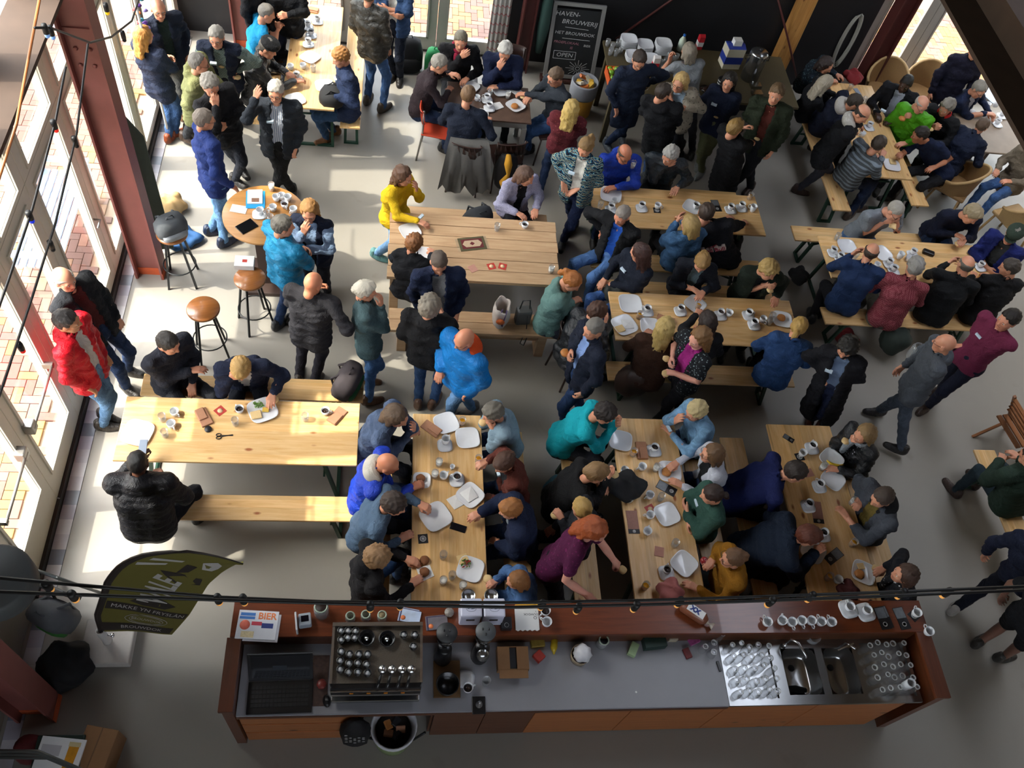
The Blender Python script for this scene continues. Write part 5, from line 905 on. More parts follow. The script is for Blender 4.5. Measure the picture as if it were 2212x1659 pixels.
tag(MB().lathe([(.1, 0), (.12, .1), (.1, .2), (0, .21)], 16).build('red_barrel', plain('red_patch', '6a2a2c', .6, var=.4, scale=20), None, (-2.75, 1.68, 0)), 'dark red barrel in the near left corner', 'barrel')
fc = thing('folding_chairs', 'folded grey metal chair leaning by the flag', 'chair', (-2.7, 3.02, 0), math.radians(-20))
for s in (-.19, .19): MB().tube([(s, .1, 0), (s, -.14, .95)], .014, 7).build('frame_tube', gs, fc)
for z in (.93, .55): MB().tube([(-.19, .1 - .25 * z, z), (.19, .1 - .25 * z, z)], .014, 7).build('cross_tube', gs, fc)
MB().box(-.18, .18, -.02, .02, .3, .7, bev=.01).xf(RX(.25)).build('seat', plain('grey_seat', '4a4c4b', .6), fc)
# soft bags
def blob(prof, n=18, sx=1.0, sy=1.0, amp=.08, k=5, sd=0):
    pa = np.array(prof, float); tt0 = np.concatenate([[0], np.cumsum(np.linalg.norm(np.diff(pa, axis=0), axis=1))]); ts = np.linspace(0, tt0[-1], 16); pa = np.stack([np.interp(ts, tt0, pa[:, 0]), np.interp(ts, tt0, pa[:, 1])], 1)
    for _ in range(2): pa[1:-1] = .5 * pa[1:-1] + .25 * (pa[2:] + pa[:-2])
    q = MB().lathe([tuple(p) for p in pa], 30, sx=sx, sy=sy); q.v = [(x * (1 + amp * math.sin(k * math.atan2(y, x) + z * 17 + sd)), y * (1 + amp * math.cos((k - 1) * math.atan2(y, x) + z * 13 + sd)), z + (.012 * math.sin(x * 40 + sd) + .008 * math.sin(y * 55 + x * 30)) * (z > .02)) for x, y, z in q.v]; return q
def cloth(name, col, rough=.85, b=.5): return plain(name, col, rough, var=.18, scale=14, bumps=b)
def backpack(label, p, rz, col, h=.46, tilt=0.0, col2=None, w_=.17, d_=.12):
    t = thing('backpack', label, 'backpack', p, rz); M = RX(tilt); m = cloth('bag_' + col, col)
    q = MB().lathe([(.6, 0), (1, .06), (1.0, h * .6), (.8, h * .9), (.4, h), (0, h * 1.01)], 20, sq=.25); q.v = [(x * w_, y * d_, z) for x, y, z in q.v]; q.xf(M).build('body', m, t)
    q = MB().lathe([(.6, .02), (.8, .05), (.8, h * .4), (.5, h * .48), (0, h * .48)], 18, sq=.25); q.v = [(x * w_, y * d_ * .6 - d_ * .75, z) for x, y, z in q.v]; q.xf(M).build('front_pocket', cloth('bag_' + (col2 or col), col2 or col), t)
    for s in (-1, 1): MB().tube([(s * .08, d_ * .7, h * .9), (s * .09, d_ + .03, h * .6), (s * .1, d_ * .8, .08)], .013, 6).xf(M).build('strap', m, t)
    MB().tube([(-.04, 0, h), (-.03, 0, h + .04), (.03, 0, h + .04), (.04, 0, h)], .008, 6).xf(M).build('top_loop', m, t); return t
backpack('large black backpack standing by the back door', (.22, 11.1, 0), .1, '121316', .52, w_=.2); backpack('green backpack standing by the back door', (.62, 11.05, 0), -.1, '1f7a44', .46, .15); backpack('dark backpack on the end of the bench behind the sunlit table', (-.38, 5.1, .47), 1.2, '3a3336', .34, .2, '1d5a34', .2); backpack('black backpack behind the man with the red scarf', (.92, 10.85, 0), .1, '1a1b20', .5)
backpack('grey backpack with green trim leaning in the near left corner', (-2.64, 2.7, .36), -.5, '4b4d50', .42, .3, '2f6a2a'); backpack('black backpack on the far plank bench', (1.05, 7.62, .455), .4, '1e2126', .36, .5, '2e3a46'); backpack('grey and white bag piled on a bar stool by the red column', (-2.33, 6.85, .785), .6, '4a4d50', .26, .2, '8a8d90')
backpack('black bag lying on the end of the back left table', (-.9, 9.32, .77), 1.5, '131417', .3, 1.35)
tag(blob([(.08, 0), (.2, .05), (.22, .2), (.17, .34), (0, .36)], amp=.12).build('bag', cloth('bag_black2', '0f1013'), None, (-2.6, 2.34, 0)), 'black plastic bag behind the flag foot', 'bag')
tag(blob([(.1, 0), (.17, .04), (.16, .12), (.1, .2), (0, .2)], amp=.15).build('scarf_pile', cloth('tan_scarf', 'a98a5c'), None, (-2.62, 7.95, 0)), 'tan scarf and red cloth piled at the wall', 'scarf')
tag(blob([(.1, 0), (.2, .03), (.16, .1), (0, .14)], amp=.15, sx=1.3).build('jacket_pile', cloth('blue_jacket_pile', '1f4a78'), None, (-2.45, 7.45, 0)), 'blue jacket and shoes dropped by the red column', 'jacket')
gt = MB().add([(-.12, 0, 0), (.14, 0, 0), (.12, .05, 1.6), (-.02, .05, 1.9), (-.12, .04, 0), (.14, .05, 0), (.12, .09, 1.6), (-.02, .09, 1.9)], [(0, 1, 2, 3), (7, 6, 5, 4), (0, 4, 5, 1), (1, 5, 6, 2), (2, 6, 7, 3), (3, 7, 4, 0)]); tag(gt.build('folded_parasol', cloth('parasol_dark', '2e3a30'), None, (-2.62, 7.2, .1), .2), 'dark green folded parasol leaning behind the red column', 'parasol')
tt_ = thing('tote_bag', 'white tote bag with orange and green print on the plank bench', 'bag', at(1080, 690, .5), -.15); q = blob([(.6, 0), (1, .05), (1.05, .2), (.9, .32), (.75, .36), (.7, .34), (.7, .1), (0, .08)], amp=.08); q.v = [(x * .1, y * .15, z) for x, y, z in q.v]; tt_.location.z = .456; q.build('sack', plain('tote_print', 'b8aea6', .8, var=.25, scale=14, bumps=.4), tt_); MB().lathe([(.03, 0), (.05, .008), (0, .02)], 10).xf(TR(.0, -.155, .2) @ RX(math.pi / 2)).build('orange_print', plain('print_orange', 'd0662a', .7), tt_); MB().tube([(.0, -.1, .34), (-.02, -.13, .2), (.03, -.16, .12), (.05, -.1, .34)], .008, 6).build('strap', plain('strap_purple', '54406a', .7), tt_)
hb2 = thing('handbag', 'grey leather handbag beside the tote bag on the plank bench', 'bag', at(1128, 690, .5), .1); hb2.location.z = .456; MB().box(-.09, .09, -.06, .06, 0, .24, bev=.03).build('body', plain('grey_leather', '4a4b4a', .45, bumps=.2), hb2); MB().tube([(-.06, 0, .23), (-.04, 0, .38), (.04, 0, .38), (.06, 0, .23)], .008, 6).build('handle', blk, hb2); MB().tube([(.03, -.05, .2), (.04, -.1, .0), (.0, -.12, -.25), (.05, -.12, -.3), (.08, -.1, -.1)], .006, 6).build('long_strap', blk, hb2)
yb = thing('shoulder_bag', 'black bag with yellow scarf hanging on a chair by the worn table', 'bag', (1.5, 8.62, .12)); q = blob([(.6, 0), (1, .08), (1, .4), (.7, .55), (0, .56)], amp=.05); q.v = [(x * .15, y * .08, z) for x, y, z in q.v]; q.build('sack', cloth('bag_black3', '17181b'), yb)
MB().tube([(-.01, -.05, .6), (0, -.1, .48), (.02, -.11, .32), (-.02, -.11, .18), (.0, -.09, .08)], [.03, .055, .022, .06, .04], 10).build('scarf', cloth('mustard_scarf', 'c08a1e'), yb)
gc = thing('grey_coat', 'grey coat hung over the chair back in front of the worn table', 'coat', (.98, 8.62, 0)); q = MB(); cols = []
for i in range(13):
    u = i / 12; x = -.27 + .54 * u; cols.append([(x * .85, .12, .8), (x * .9, .02, .845), (x, -.06, .78), (x * 1.15 + .02 * math.sin(i * 2.1), -.1 + .03 * math.sin(i * 1.9), .45), (x * 1.3, -.14 + .05 * math.sin(i * 2.3), .12 + .06 * math.sin(i * 1.3))])
q.add([p for c in cols for p in c] + [(p[0], p[1] + .02, p[2] - .01) for c in cols for p in c], [(i * 5 + j, (i + 1) * 5 + j, (i + 1) * 5 + j + 1, i * 5 + j + 1) for i in range(12) for j in range(4)] + [(65 + i * 5 + j + 1, 65 + (i + 1) * 5 + j + 1, 65 + (i + 1) * 5 + j, 65 + i * 5 + j) for i in range(12) for j in range(4)], 0, True); q.build('cloth', cloth('coat_grey', '54524f'), gc)
tag(blob([(.06, 0), (.13, .03), (.12, .1), (.05, .15), (0, .15)], amp=.14).build('pink_cloth', cloth('pink_cloth', 'a4605c'), None, at(1444, 1284, .77)), 'dusty pink cloth lying on the table end by the bar', 'cloth')
tag(blob([(.07, 0), (.12, .02), (.1, .06), (0, .08)], amp=.14).build('purse', cloth('maroon_purse', '4a1e20'), None, at(1830, 1280, .77)), 'maroon purse at the near end of the sink-end table', 'purse')
tag(blob([(.1, 0), (.17, .04), (.15, .1), (0, .14)], amp=.12, sx=1.2).build('black_jacket', cloth('black_jacket_lap', '111215'), None, at(1350, 1055, .79)), 'folded black jacket on the table beside the woman in black', 'jacket')
tag(blob([(.1, 0), (.18, .05), (.2, .3), (.14, .5), (0, .52)], amp=.12, sy=.7).build('teal_coat', cloth('teal_coat', '1c4452'), None, (1.86, 4.0, .1)), 'dark teal coat hung over the left bench of the middle bar table', 'coat')
tag(blob([(.1, 0), (.16, .05), (.14, .12), (0, .16)], amp=.14).build('red_bag', cloth('red_bag', '7c1f26'), None, (5.8, 6.35, 0)), 'dark red bag under the front bench of the crowded table', 'bag')
tag(blob([(.1, 0), (.17, .1), (.17, .3), (.1, .36), (0, .37)], amp=.12).build('green_coat', cloth('green_coat', '26302a'), None, (6.3, 6.22, .1)), 'dark green coat hanging off the front bench of the crowded table', 'coat')
tag(blob([(.08, 0), (.14, .04), (.12, .12), (0, .16)], amp=.15).build('black_bag', cloth('bag_black4', '101114'), None, (5.35, 7.3, .1)), 'black strapped bag beside the crowded table leg', 'bag')
tag(blob([(.09, 0), (.16, .04), (.13, .1), (0, .14)], amp=.15).build('red_black_coat', cloth('redblack', '7a1c20'), None, (6.8, 10.75, .75)), 'black and red jacket heaped at the far end of the back right table', 'jacket')
tag(blob([(.1, 0), (.2, .1), (.2, .4), (.1, .5), (0, .52)], amp=.1, sy=.6).build('brown_bag', cloth('brown_leather', '3a261e', .5), None, (2.75, 5.3, .25)), 'brown shiny bag on the front bench of the middle table', 'bag')
rp = thing('rope_coil', 'white rope coil hanging on the black wall at the right', 'rope', (6.85, 11.53, .4))
for i in range(3): MB().tube([(.09 * math.cos(a * .314) + .01 * i, -.02 - .015 * i, .5 + (.42 + .02 * i) * math.sin(a * .314)) for a in range(20)], .014, 6, closed=True).build('loop', plain('rope', '9c9a90', .9), rp)
# ---------------------------------------------------------------- people: smooth-union bodies and clothes
V3 = lambda *a: np.array(a, float)
def cap(a, b, r1, r2=None, k=None): return ('c', np.array(a, float), np.array(b, float), r1, r1 if r2 is None else r2, k)
def ell(c, M, R, k=None): return ('e', np.array(c, float), M, np.array(R, float), 0, k)
def fdist(P, prims, k):
    d = None
    for p in prims:
        if p[0] == 'c':
            ba = p[2] - p[1]; q = P - p[1]; t = np.clip((q @ ba) / max(ba @ ba, 1e-9), 0, 1)
            q = q - t[:, None] * ba; e = np.sqrt((q * q).sum(1)) - (p[3] + (p[4] - p[3]) * t)
        else:
            q = (P - p[1]) @ p[2]; a = q / p[3]; k0 = np.sqrt((a * a).sum(1)) + 1e-6; a = a / p[3]; k1 = np.sqrt((a * a).sum(1)) + 1e-6
            e = k0 * (k0 - 1) / k1
        if d is None: d = e
        else:
            kk = p[5] or k; h = np.clip(.5 + .5 * (d - e) / kk, 0, 1); d = d * (1 - h) + e * h - kk * h * (1 - h)
    return d
def bounds(prims, m=.03):
    lo = np.full(3, 1e9); hi = -lo
    for p in prims:
        if p[0] == 'c': r = max(p[3], p[4]); pts = (p[1], p[2])
        else: r = p[3].max(); pts = (p[1],)
        for q in pts: lo = np.minimum(lo, q - r); hi = np.maximum(hi, q + r)
    return lo - m, hi + m
CORN = np.array([(i, j, l) for i in (0, 1) for j in (0, 1) for l in (0, 1)])
EDG = [(a, b) for a in range(8) for b in range(8) if a < b and np.abs(CORN[a] - CORN[b]).sum() == 1]
def nets(f, lo, hi, h):
    n = np.ceil((hi - lo) / h).astype(int) + 1
    ax = [lo[i] + h * np.arange(n[i]) for i in range(3)]
    G = np.stack(np.meshgrid(*ax, indexing='ij'), -1).reshape(-1, 3)
    v = f(G).reshape(n); s = v < 0
    c = np.zeros(n - 1, int)
    for a in CORN: c += s[a[0]:n[0] - 1 + a[0], a[1]:n[1] - 1 + a[1], a[2]:n[2] - 1 + a[2]]
    cells = (c > 0) & (c < 8); ci = np.argwhere(cells); idx = -np.ones(n - 1, int); idx[cells] = np.arange(len(ci))
    acc = np.zeros((len(ci), 3)); cnt = np.zeros(len(ci))
    cv = [v[tuple((ci + a).T)] for a in CORN]
    for a, b in EDG:
        va, vb = cv[a], cv[b]; x = (va < 0) != (vb < 0); t = np.where(x, va / np.where(x, va - vb, 1), 0)
        acc[x] += (CORN[a] + t[:, None] * (CORN[b] - CORN[a]))[x]; cnt += x
    V = lo + h * (ci + acc / cnt[:, None]); F = []
    for d in range(3):
        sl0 = [slice(None)] * 3; sl1 = [slice(None)] * 3; sl0[d] = slice(0, -1); sl1[d] = slice(1, None)
        s0 = s[tuple(sl0)]; ch = np.argwhere(s0 != s[tuple(sl1)]); u, w = (d + 1) % 3, (d + 2) % 3
        ok = (ch[:, u] >= 1) & (ch[:, w] >= 1) & (ch[:, u] < n[u] - 1) & (ch[:, w] < n[w] - 1); ch = ch[ok]
        if not len(ch): continue
        q = []
        for du, dw in ((-1, -1), (0, -1), (0, 0), (-1, 0)):
            e = ch.copy(); e[:, u] += du; e[:, w] += dw; q.append(idx[tuple(e.T)])
        q = np.stack(q, 1); fl = ~s0[tuple(ch.T)]; q[fl] = q[fl][:, ::-1]; F.append(q)
    return V, np.concatenate(F)
def grad(f, V, e=.004):
    g = np.stack([f(V + np.eye(3)[i] * e) - f(V - np.eye(3)[i] * e) for i in range(3)], 1)
    return g / (np.linalg.norm(g, axis=1)[:, None] + 1e-9)
def surf(prims, k, h, carve=None, disp=None, m=.03):
    def f(P):
        d = fdist(P, prims, k); return carve(P, d) if carve else d
    lo, hi = bounds(prims, m); V, F = nets(f, lo, hi, h)
    g = grad(f, V); d = f(V); V = V - g * np.clip(d, -h, h)[:, None] * .8
    if disp is not None: V = V + g * disp(V)[:, None]
    return V, F
def qmesh(name, V, F, mats, mi=None):
    me = bpy.data.meshes.new(name); me.vertices.add(len(V)); me.vertices.foreach_set('co', np.ascontiguousarray(V, np.float32).ravel())
    me.loops.add(len(F) * 4); me.loops.foreach_set('vertex_index', np.ascontiguousarray(F, np.int32).ravel())
    me.polygons.add(len(F)); me.polygons.foreach_set('loop_start', np.arange(0, len(F) * 4, 4, dtype=np.int32))
    me.polygons.foreach_set('use_smooth', np.ones(len(F), bool))
    for m in mats: me.materials.append(m)
    if mi is not None: me.polygons.foreach_set('material_index', np.asarray(mi, np.int32))
    me.update(calc_edges=True); me.validate(); return me
def loft(pts, rad, n=10):
    pts = np.array(pts, float); K = len(pts); V = []
    for i in range(K):
        d = pts[min(i + 1, K - 1)] - pts[max(i - 1, 0)]; d /= np.linalg.norm(d) + 1e-9
        a = np.cross(d, V3(.31, .93, .2)); a /= np.linalg.norm(a) + 1e-9; b = np.cross(d, a); t = np.arange(n) * 2 * np.pi / n
        V.append(pts[i] + rad[i] * (np.cos(t)[:, None] * a + np.sin(t)[:, None] * b))
    F = [(i * n + j, i * n + (j + 1) % n, (i + 1) * n + (j + 1) % n, (i + 1) * n + j) for i in range(K - 1) for j in range(n)]
    return np.concatenate(V), np.array(F)
I3 = np.eye(3)
# head template (x right, y forward, z up; origin mid-head)
def head_tpl():
    pr = [ell((0, -.014, .025), I3, (.077, .096, .092)), ell((0, .03, -.03), I3, (.06, .066, .083)), cap((-.025, .045, -.085), (.025, .045, -.085), .03, .03), cap((0, .07, -.095), (0, .068, -.1), .02),
          cap((0, .088, .012), (0, .108, -.022), .008, .0135, .014), cap((-.016, .093, -.026), (.016, .093, -.026), .009, .009, .012), cap((-.04, .075, .024), (.04, .075, .024), .012, .012, .02), cap((-.02, .088, -.058), (.02, .088, -.058), .008, .008, .012),
          cap((-.05, .05, -.012), (-.045, .06, -.02), .02, .02, .02), cap((.05, .05, -.012), (.045, .06, -.02), .02, .02, .02),
          ell((-.079, -.006, -.008), I3, (.011, .024, .033), .012), ell((.079, -.006, -.008), I3, (.011, .024, .033), .012), cap((0, -.02, -.06), (0, -.028, -.115), .05, .05, .03)]
    def carve(P, d):
        for s in (-1, 1):
            e = np.linalg.norm(P - V3(s * .031, .098, .004), axis=1) - .016; h = np.clip(.5 - .5 * (d + e) / .012, 0, 1); d = d * (1 - h) - e * h + .012 * h * (1 - h)
        return d
    V, F = surf(pr, .03, .0105, carve); M = np.zeros(len(F), int); c = V[F].mean(1)
    M[(np.abs(c[:, 0]) < .025) & (c[:, 1] > .083) & (c[:, 2] < -.048) & (c[:, 2] > -.068)] = 4
    Vs, Fs, Ms = [V], [F], [M]; off = len(V)
    def add(pr, mi, h):
        nonlocal off
        v, f = surf(pr, .004, h, m=.01); Vs.append(v); Fs.append(f + off); Ms.append(np.full(len(f), mi)); off += len(v)
    for s in (-1, 1):
        add([ell((s * .031, .0775, .004), I3, (.0135, .011, .008))], 1, .005); add([ell((s * .031, .0845, .004), I3, (.006, .005, .0065))], 2, .004); add([cap((s * .018, .0885, .0225), (s * .046, .08, .024), .0045, .0035)], 3, .005)
    return np.concatenate(Vs), np.concatenate(Fs), np.concatenate(Ms)
HV, HF, HM = head_tpl()
# hand templates (right hand, palm down, fingers along +y, wrist at origin)
def hand_tpl(curl, spread=1.0):
    xs = [-.03, -.010, .011, .030]; ln = [.9, 1.0, .93, .74]; pr = [cap((-.014, -.03, 0), (-.012, .02, 0), .019, .019), cap((.014, -.03, 0), (.012, .02, 0), .019, .019)]
    for i, x in enumerate(xs):
        kn = V3(x, .088 - .006 * abs(i - 1), .002); pr.append(cap((x * .6, .01, 0), kn, .0155, .0125)); p = kn; a = math.radians(curl * .55); sx = (i - 1.4) * .05 * spread
        for L, r0, r1 in ((.042, .0108, .0098), (.027, .0098, .0088), (.021, .0088, .007)):
            d = V3(sx, math.cos(a), -math.sin(a)); q = p + d * L * ln[i]; pr.append(cap(p, q, r0, r1, .005)); p = q; a += math.radians(curl * .8)
    a = math.radians(min(curl, 50)); t0, t1, t2 = V3(-.02, .025, -.006), V3(-.048, .055, -.012 - .012 * math.sin(a)), V3(-.052 + .018 * math.sin(a), .088, -.02 - .03 * math.sin(a)); pr += [cap(t0, t1, .0165, .0125, .012), cap(t1, t2, .0118, .0095, .005)]
    return surf(pr, .010, .0084, m=.014)
HANDS = {'open': hand_tpl(8), 'curl': hand_tpl(34), 'grip': hand_tpl(62)}
# hair styles in head space
def nz(V, s, a): return a * (np.sin(V[:, 0] * s + 2 * np.sin(V[:, 2] * s * .7)) * np.sin(V[:, 1] * s * 1.1 + 1.3) + .5 * np.sin(V[:, 2] * s * 1.7 + V[:, 0] * s))
def hair_tpl(st):
    t = {'short': .013, 'buzz': .006, 'ring': .009, 'receding': .011, 'curly': .03, 'curlyshort': .022, 'long': .017, 'wavy': .02, 'bob': .018, 'pony': .012, 'bun': .012, 'lowpony': .012, 'updo': .016, 'quiff': .018, 'messy': .02}[st]
    C0 = V3(0, -.016, .025); pr = [ell(C0, I3, (.078 + t, .097 + t, .093 + t))]; zc = -.085; pl = .012; kk = .025; amp, fs = .003, 70
    if st in ('quiff', 'messy', 'updo'): pr.append(ell((0, .03, .095), I3, (.06, .06, .035)))
    if st in ('long', 'wavy', 'bob'):
        e = {'long': -.25, 'wavy': -.24, 'bob': -.12}[st]; w_ = 1.0
        for s in (-1, 1): pr += [cap((s * .06, -.03, .02), (s * .082, -.02, e * .6), .04, .034), cap((s * .045, -.07, .0), (s * .055, -.095, e), .05, .03)]
        pr.append(cap((0, -.085, 0), (0, -.105, e), .05, .035)); zc = -9
    if st in ('pony', 'lowpony'):
        z0 = .05 if st == 'pony' else -.02; pr += [cap((0, -.105, z0), (0, -.135, z0 - .01), .02, .026), cap((0, -.135, z0 - .01), (0, -.15, z0 - .1), .027, .026), cap((0, -.15, z0 - .1), (0, -.135, z0 - .19), .026, .008)]
    if st in ('bun', 'updo'): pr.append(ell((0, -.115, .045 if st == 'bun' else .0), I3, (.042, .036, .042)))
    if st in ('curly', 'curlyshort'): amp, fs, zc = (.008, 95, -.075) if st == 'curly' else (.006, 95, -.055)
    if st in ('wavy', 'messy'): amp, fs = .006, 60
    if st == 'receding': pl = -.022
    def smax(a, b, k): h = np.clip(.5 - .5 * (a - b) / k, 0, 1); return a * (1 - h) + b * h + k * h * (1 - h)
    def carve(P, d):
        face = P[:, 1] * .78 - P[:, 2] * .62 - pl + .004 * np.sin(P[:, 0] * 130) + .003 * np.sin(P[:, 0] * 310 + 1)
        if st in ('long', 'wavy', 'bob'): face = np.where(np.abs(P[:, 0]) > .066, face - .03, face)
        d = smax(d, np.minimum(face, P[:, 1] + .02), .014); d = smax(d, zc + .035 * (P[:, 1] > -.02) * (zc > -1) - P[:, 2] + .003 * np.sin(P[:, 0] * 200), .014)
        if zc > -1: d = np.maximum(d, -(np.sqrt(((P[:, 1] + .004) / .026) ** 2 + ((P[:, 2] + .014) / .036) ** 2) - 1) * .03 * (np.abs(P[:, 0]) > .05) - 1e3 * (np.abs(P[:, 0]) <= .05))
        if st == 'ring': d = np.maximum(d, P[:, 2] - .052 - P[:, 1] * .25)
        return d
    def hd_(V):
        th_ = np.arctan2(V[:, 0], V[:, 1] + .03); r_ = np.sqrt(V[:, 0] ** 2 + (V[:, 1] + .03) ** 2)
        return nz(V, fs, amp) + (.0035 if st not in ('buzz', 'ring') else .001) * np.sin(th_ * 17 + 5 * np.sin(V[:, 2] * 28 + th_ * 2)) * np.clip(r_ / .06, 0, 1)
    return surf(pr, kk, .0122, carve, hd_)
HT = {}
def skinmat(c):
    k = 'skin_' + c
    if k in MATS: return MATS[k]
    m, n, b = newmat(k); v = coords(n); f = noise(n, v, 18, 3); l = lin(c)
    n.links.new(mixc(n, ramp(n, f, [(.35, 0.), (.75, .5)]), l, (min(1, l[0] * 1.05), l[1] * .72, l[2] * .68)), b.inputs['Base Color']); b.inputs['Roughness'].default_value = .5; b.inputs['Subsurface Weight'].default_value = .0
    MATS[k] = m; return m
def hairmat(c):
    k = 'hair_' + c
    if k in MATS: return MATS[k]
    m, n, b = newmat(k); v = coords(n); l = lin(c); sp = N(n, 'ShaderNodeSeparateXYZ'); n.links.new(v, sp.inputs[0]); ad = N(n, 'ShaderNodeMath', operation='ADD'); n.links.new(sp.outputs[1], ad.inputs[0]); ad.inputs[1].default_value = .03
    at2 = N(n, 'ShaderNodeMath', operation='ARCTAN2'); n.links.new(sp.outputs[0], at2.inputs[0]); n.links.new(ad.outputs[0], at2.inputs[1]); cb_ = N(n, 'ShaderNodeCombineXYZ'); mu = N(n, 'ShaderNodeMath', operation='MULTIPLY'); n.links.new(at2.outputs[0], mu.inputs[0]); mu.inputs[1].default_value = 11.; mz = N(n, 'ShaderNodeMath', operation='MULTIPLY'); n.links.new(sp.outputs[2], mz.inputs[0]); mz.inputs[1].default_value = 9.
    n.links.new(mu.outputs[0], cb_.inputs[0]); n.links.new(mz.outputs[0], cb_.inputs[1]); f = noise(n, cb_.outputs[0], 1.3, 5, .65, .9)
    n.links.new(mixc(n, f, tuple(x * .35 for x in l), tuple(min(1, x * 1.6) for x in l)), b.inputs['Base Color']); b.inputs['Roughness'].default_value = .5; bump(n, b, f, .8, .008); MATS[k] = m; return m
def fab(spec):
    """cloth material: 'hex', or 'kind:hex[:hex2]'"""
    k = 'cloth_' + spec.replace(':', '_')
    if k in MATS: return MATS[k]
    p = spec.split(':'); kind = p[0] if len(p) > 1 else 'plain'; c = lin(p[-1] if len(p) < 3 else p[1]); c2 = lin(p[2]) if len(p) > 2 else None
    m, n, b = newmat(k); v = coords(n); f = noise(n, v, 9, 4, .6, .8); fine = noise(n, v, 160, 2)
    base = mixc(n, f, tuple(x * .8 for x in c), tuple(min(1, x * 1.2) for x in c)); b.inputs['Roughness'].default_value = .85; b.inputs['Specular IOR Level'].default_value = .25
    if kind == 'denim': base = mixc(n, ramp(n, f, [(.45, 0.), (.75, .6)]), base, tuple(min(1, x * 2.0 + .02) for x in c))
    elif kind == 'leather': b.inputs['Roughness'].default_value = .35; b.inputs['Specular IOR Level'].default_value = .5
    elif kind == 'shiny': b.inputs['Roughness'].default_value = .45
    elif kind in ('hstripe', 'vstripe'):
        w_ = N(n, 'ShaderNodeTexWave', bands_direction='Z' if kind == 'hstripe' else 'X'); w_.inputs['Scale'].default_value = 5 if kind == 'hstripe' else 14; w_.inputs['Distortion'].default_value = .6; n.links.new(v, w_.inputs['Vector']); base = mixc(n, ramp(n, w_.outputs['Fac'], [(.55, 0.), (.7, 1.)]), base, c2)
    elif kind in ('floral', 'dots', 'marl'):
        vo = N(n, 'ShaderNodeTexVoronoi'); vo.inputs['Scale'].default_value = {'floral': 34, 'dots': 26, 'marl': 120}[kind]; n.links.new(v, vo.inputs['Vector']); base = mixc(n, ramp(n, vo.outputs['Distance'], [(.18, 1.), (.3, 0.)] if kind != 'marl' else [(.2, .7), (.6, 0.)]), base, c2)
    elif kind == 'check':
        ck = N(n, 'ShaderNodeTexChecker'); ck.inputs['Scale'].default_value = 70; n.links.new(v, ck.inputs['Vector']); base = mixc(n, ck.outputs['Fac'], base, c2)
    elif kind == 'zig':
        w_ = N(n, 'ShaderNodeTexWave', bands_direction='Z'); w_.inputs['Scale'].default_value = 7; w_.inputs['Distortion'].default_value = 5; w_.inputs['Detail Scale'].default_value = 3; n.links.new(v, w_.inputs['Vector']); base = mixc(n, 1.0, ramp(n, w_.outputs['Fac'], [(.1, '0f1a2a'), (.35, '1f6f95'), (.6, '7fa8a0'), (.8, 'b49a5a'), (.95, '123a5a')]), (1., 1., 1.), 'MULTIPLY')
    n.links.new(base, b.inputs['Base Color'])
    hsum = N(n, 'ShaderNodeMath', operation='MULTIPLY_ADD'); n.links.new(fine, hsum.inputs[0]); hsum.inputs[1].default_value = .12; n.links.new(f, hsum.inputs[2]); bump(n, b, hsum.outputs[0], .75, .045); MATS[k] = m; return m
def ik(a, t, l1, l2, pole):
    d = t - a; L = np.linalg.norm(d); u = d / (L + 1e-9); L = min(max(L, abs(l1 - l2) + .02), (l1 + l2) * .998); t = a + u * L
    x = (l1 * l1 - l2 * l2 + L * L) / (2 * L); h = math.sqrt(max(l1 * l1 - x * x, 0)); p = pole - (pole @ u) * u; p /= np.linalg.norm(p) + 1e-9
    return a + u * x + p * h, t
def nrm(v): return v / (np.linalg.norm(v) + 1e-9)
UP = V3(0, 0, 1); SHOE = {}
def shoe_mesh(c):
    if c not in SHOE:
        V, F = surf([cap((0, -.05, .045), (0, .03, .042), .042, .044), cap((0, .03, .04), (0, .15, .032), .043, .033), cap((0, -.055, .06), (0, -.045, .11), .042, .045), ell((0, .05, .012), I3, (.05, .135, .018))], .03, .016, lambda P, d: np.maximum(d, -P[:, 2] + .001))
        mi = (V[F].mean(1)[:, 2] < .02).astype(int); SHOE[c] = qmesh('shoe', V, F, [fab('leather:' + c), plain('sole_dark', '2a2622', .7) if c < '60' else plain('sole_pale', 'b5b0a6', .7)], mi)
    return SHOE[c]
GL = None
def glasses_mesh():
    global GL
    if GL is None:
        q = MB()
        for s in (-1, 1): q.tube([(s * .033 + .025 * math.cos(a * .5236), .099, .003 + .019 * math.sin(a * .5236)) for a in range(12)], .0022, 5, closed=True); q.tube([(s * .058, .098, .008), (s * .074, .07, .01), (s * .084, -.02, .006)], .002, 5)
        q.tube([(-.008, .1, .006), (.008, .1, .006)], .002, 5); GL = q.mesh('glasses', plain('spectacle_frame', '1c1a1a', .3))
    return GL
THK = {'tee': .0, 'shirt': .004, 'sweater': .008, 'hoodie': .014, 'jacket': .014, 'blazer': .011, 'puffer': .03, 'coat': .014, 'longcoat': .016, 'dress': .006, 'vest': .014}
HEM = {'tee': .1, 'shirt': .12, 'sweater': .1, 'hoodie': .12, 'jacket': .13, 'blazer': .22, 'puffer': .12, 'coat': .34, 'longcoat': .52, 'dress': .72, 'vest': .12}
NP = 0
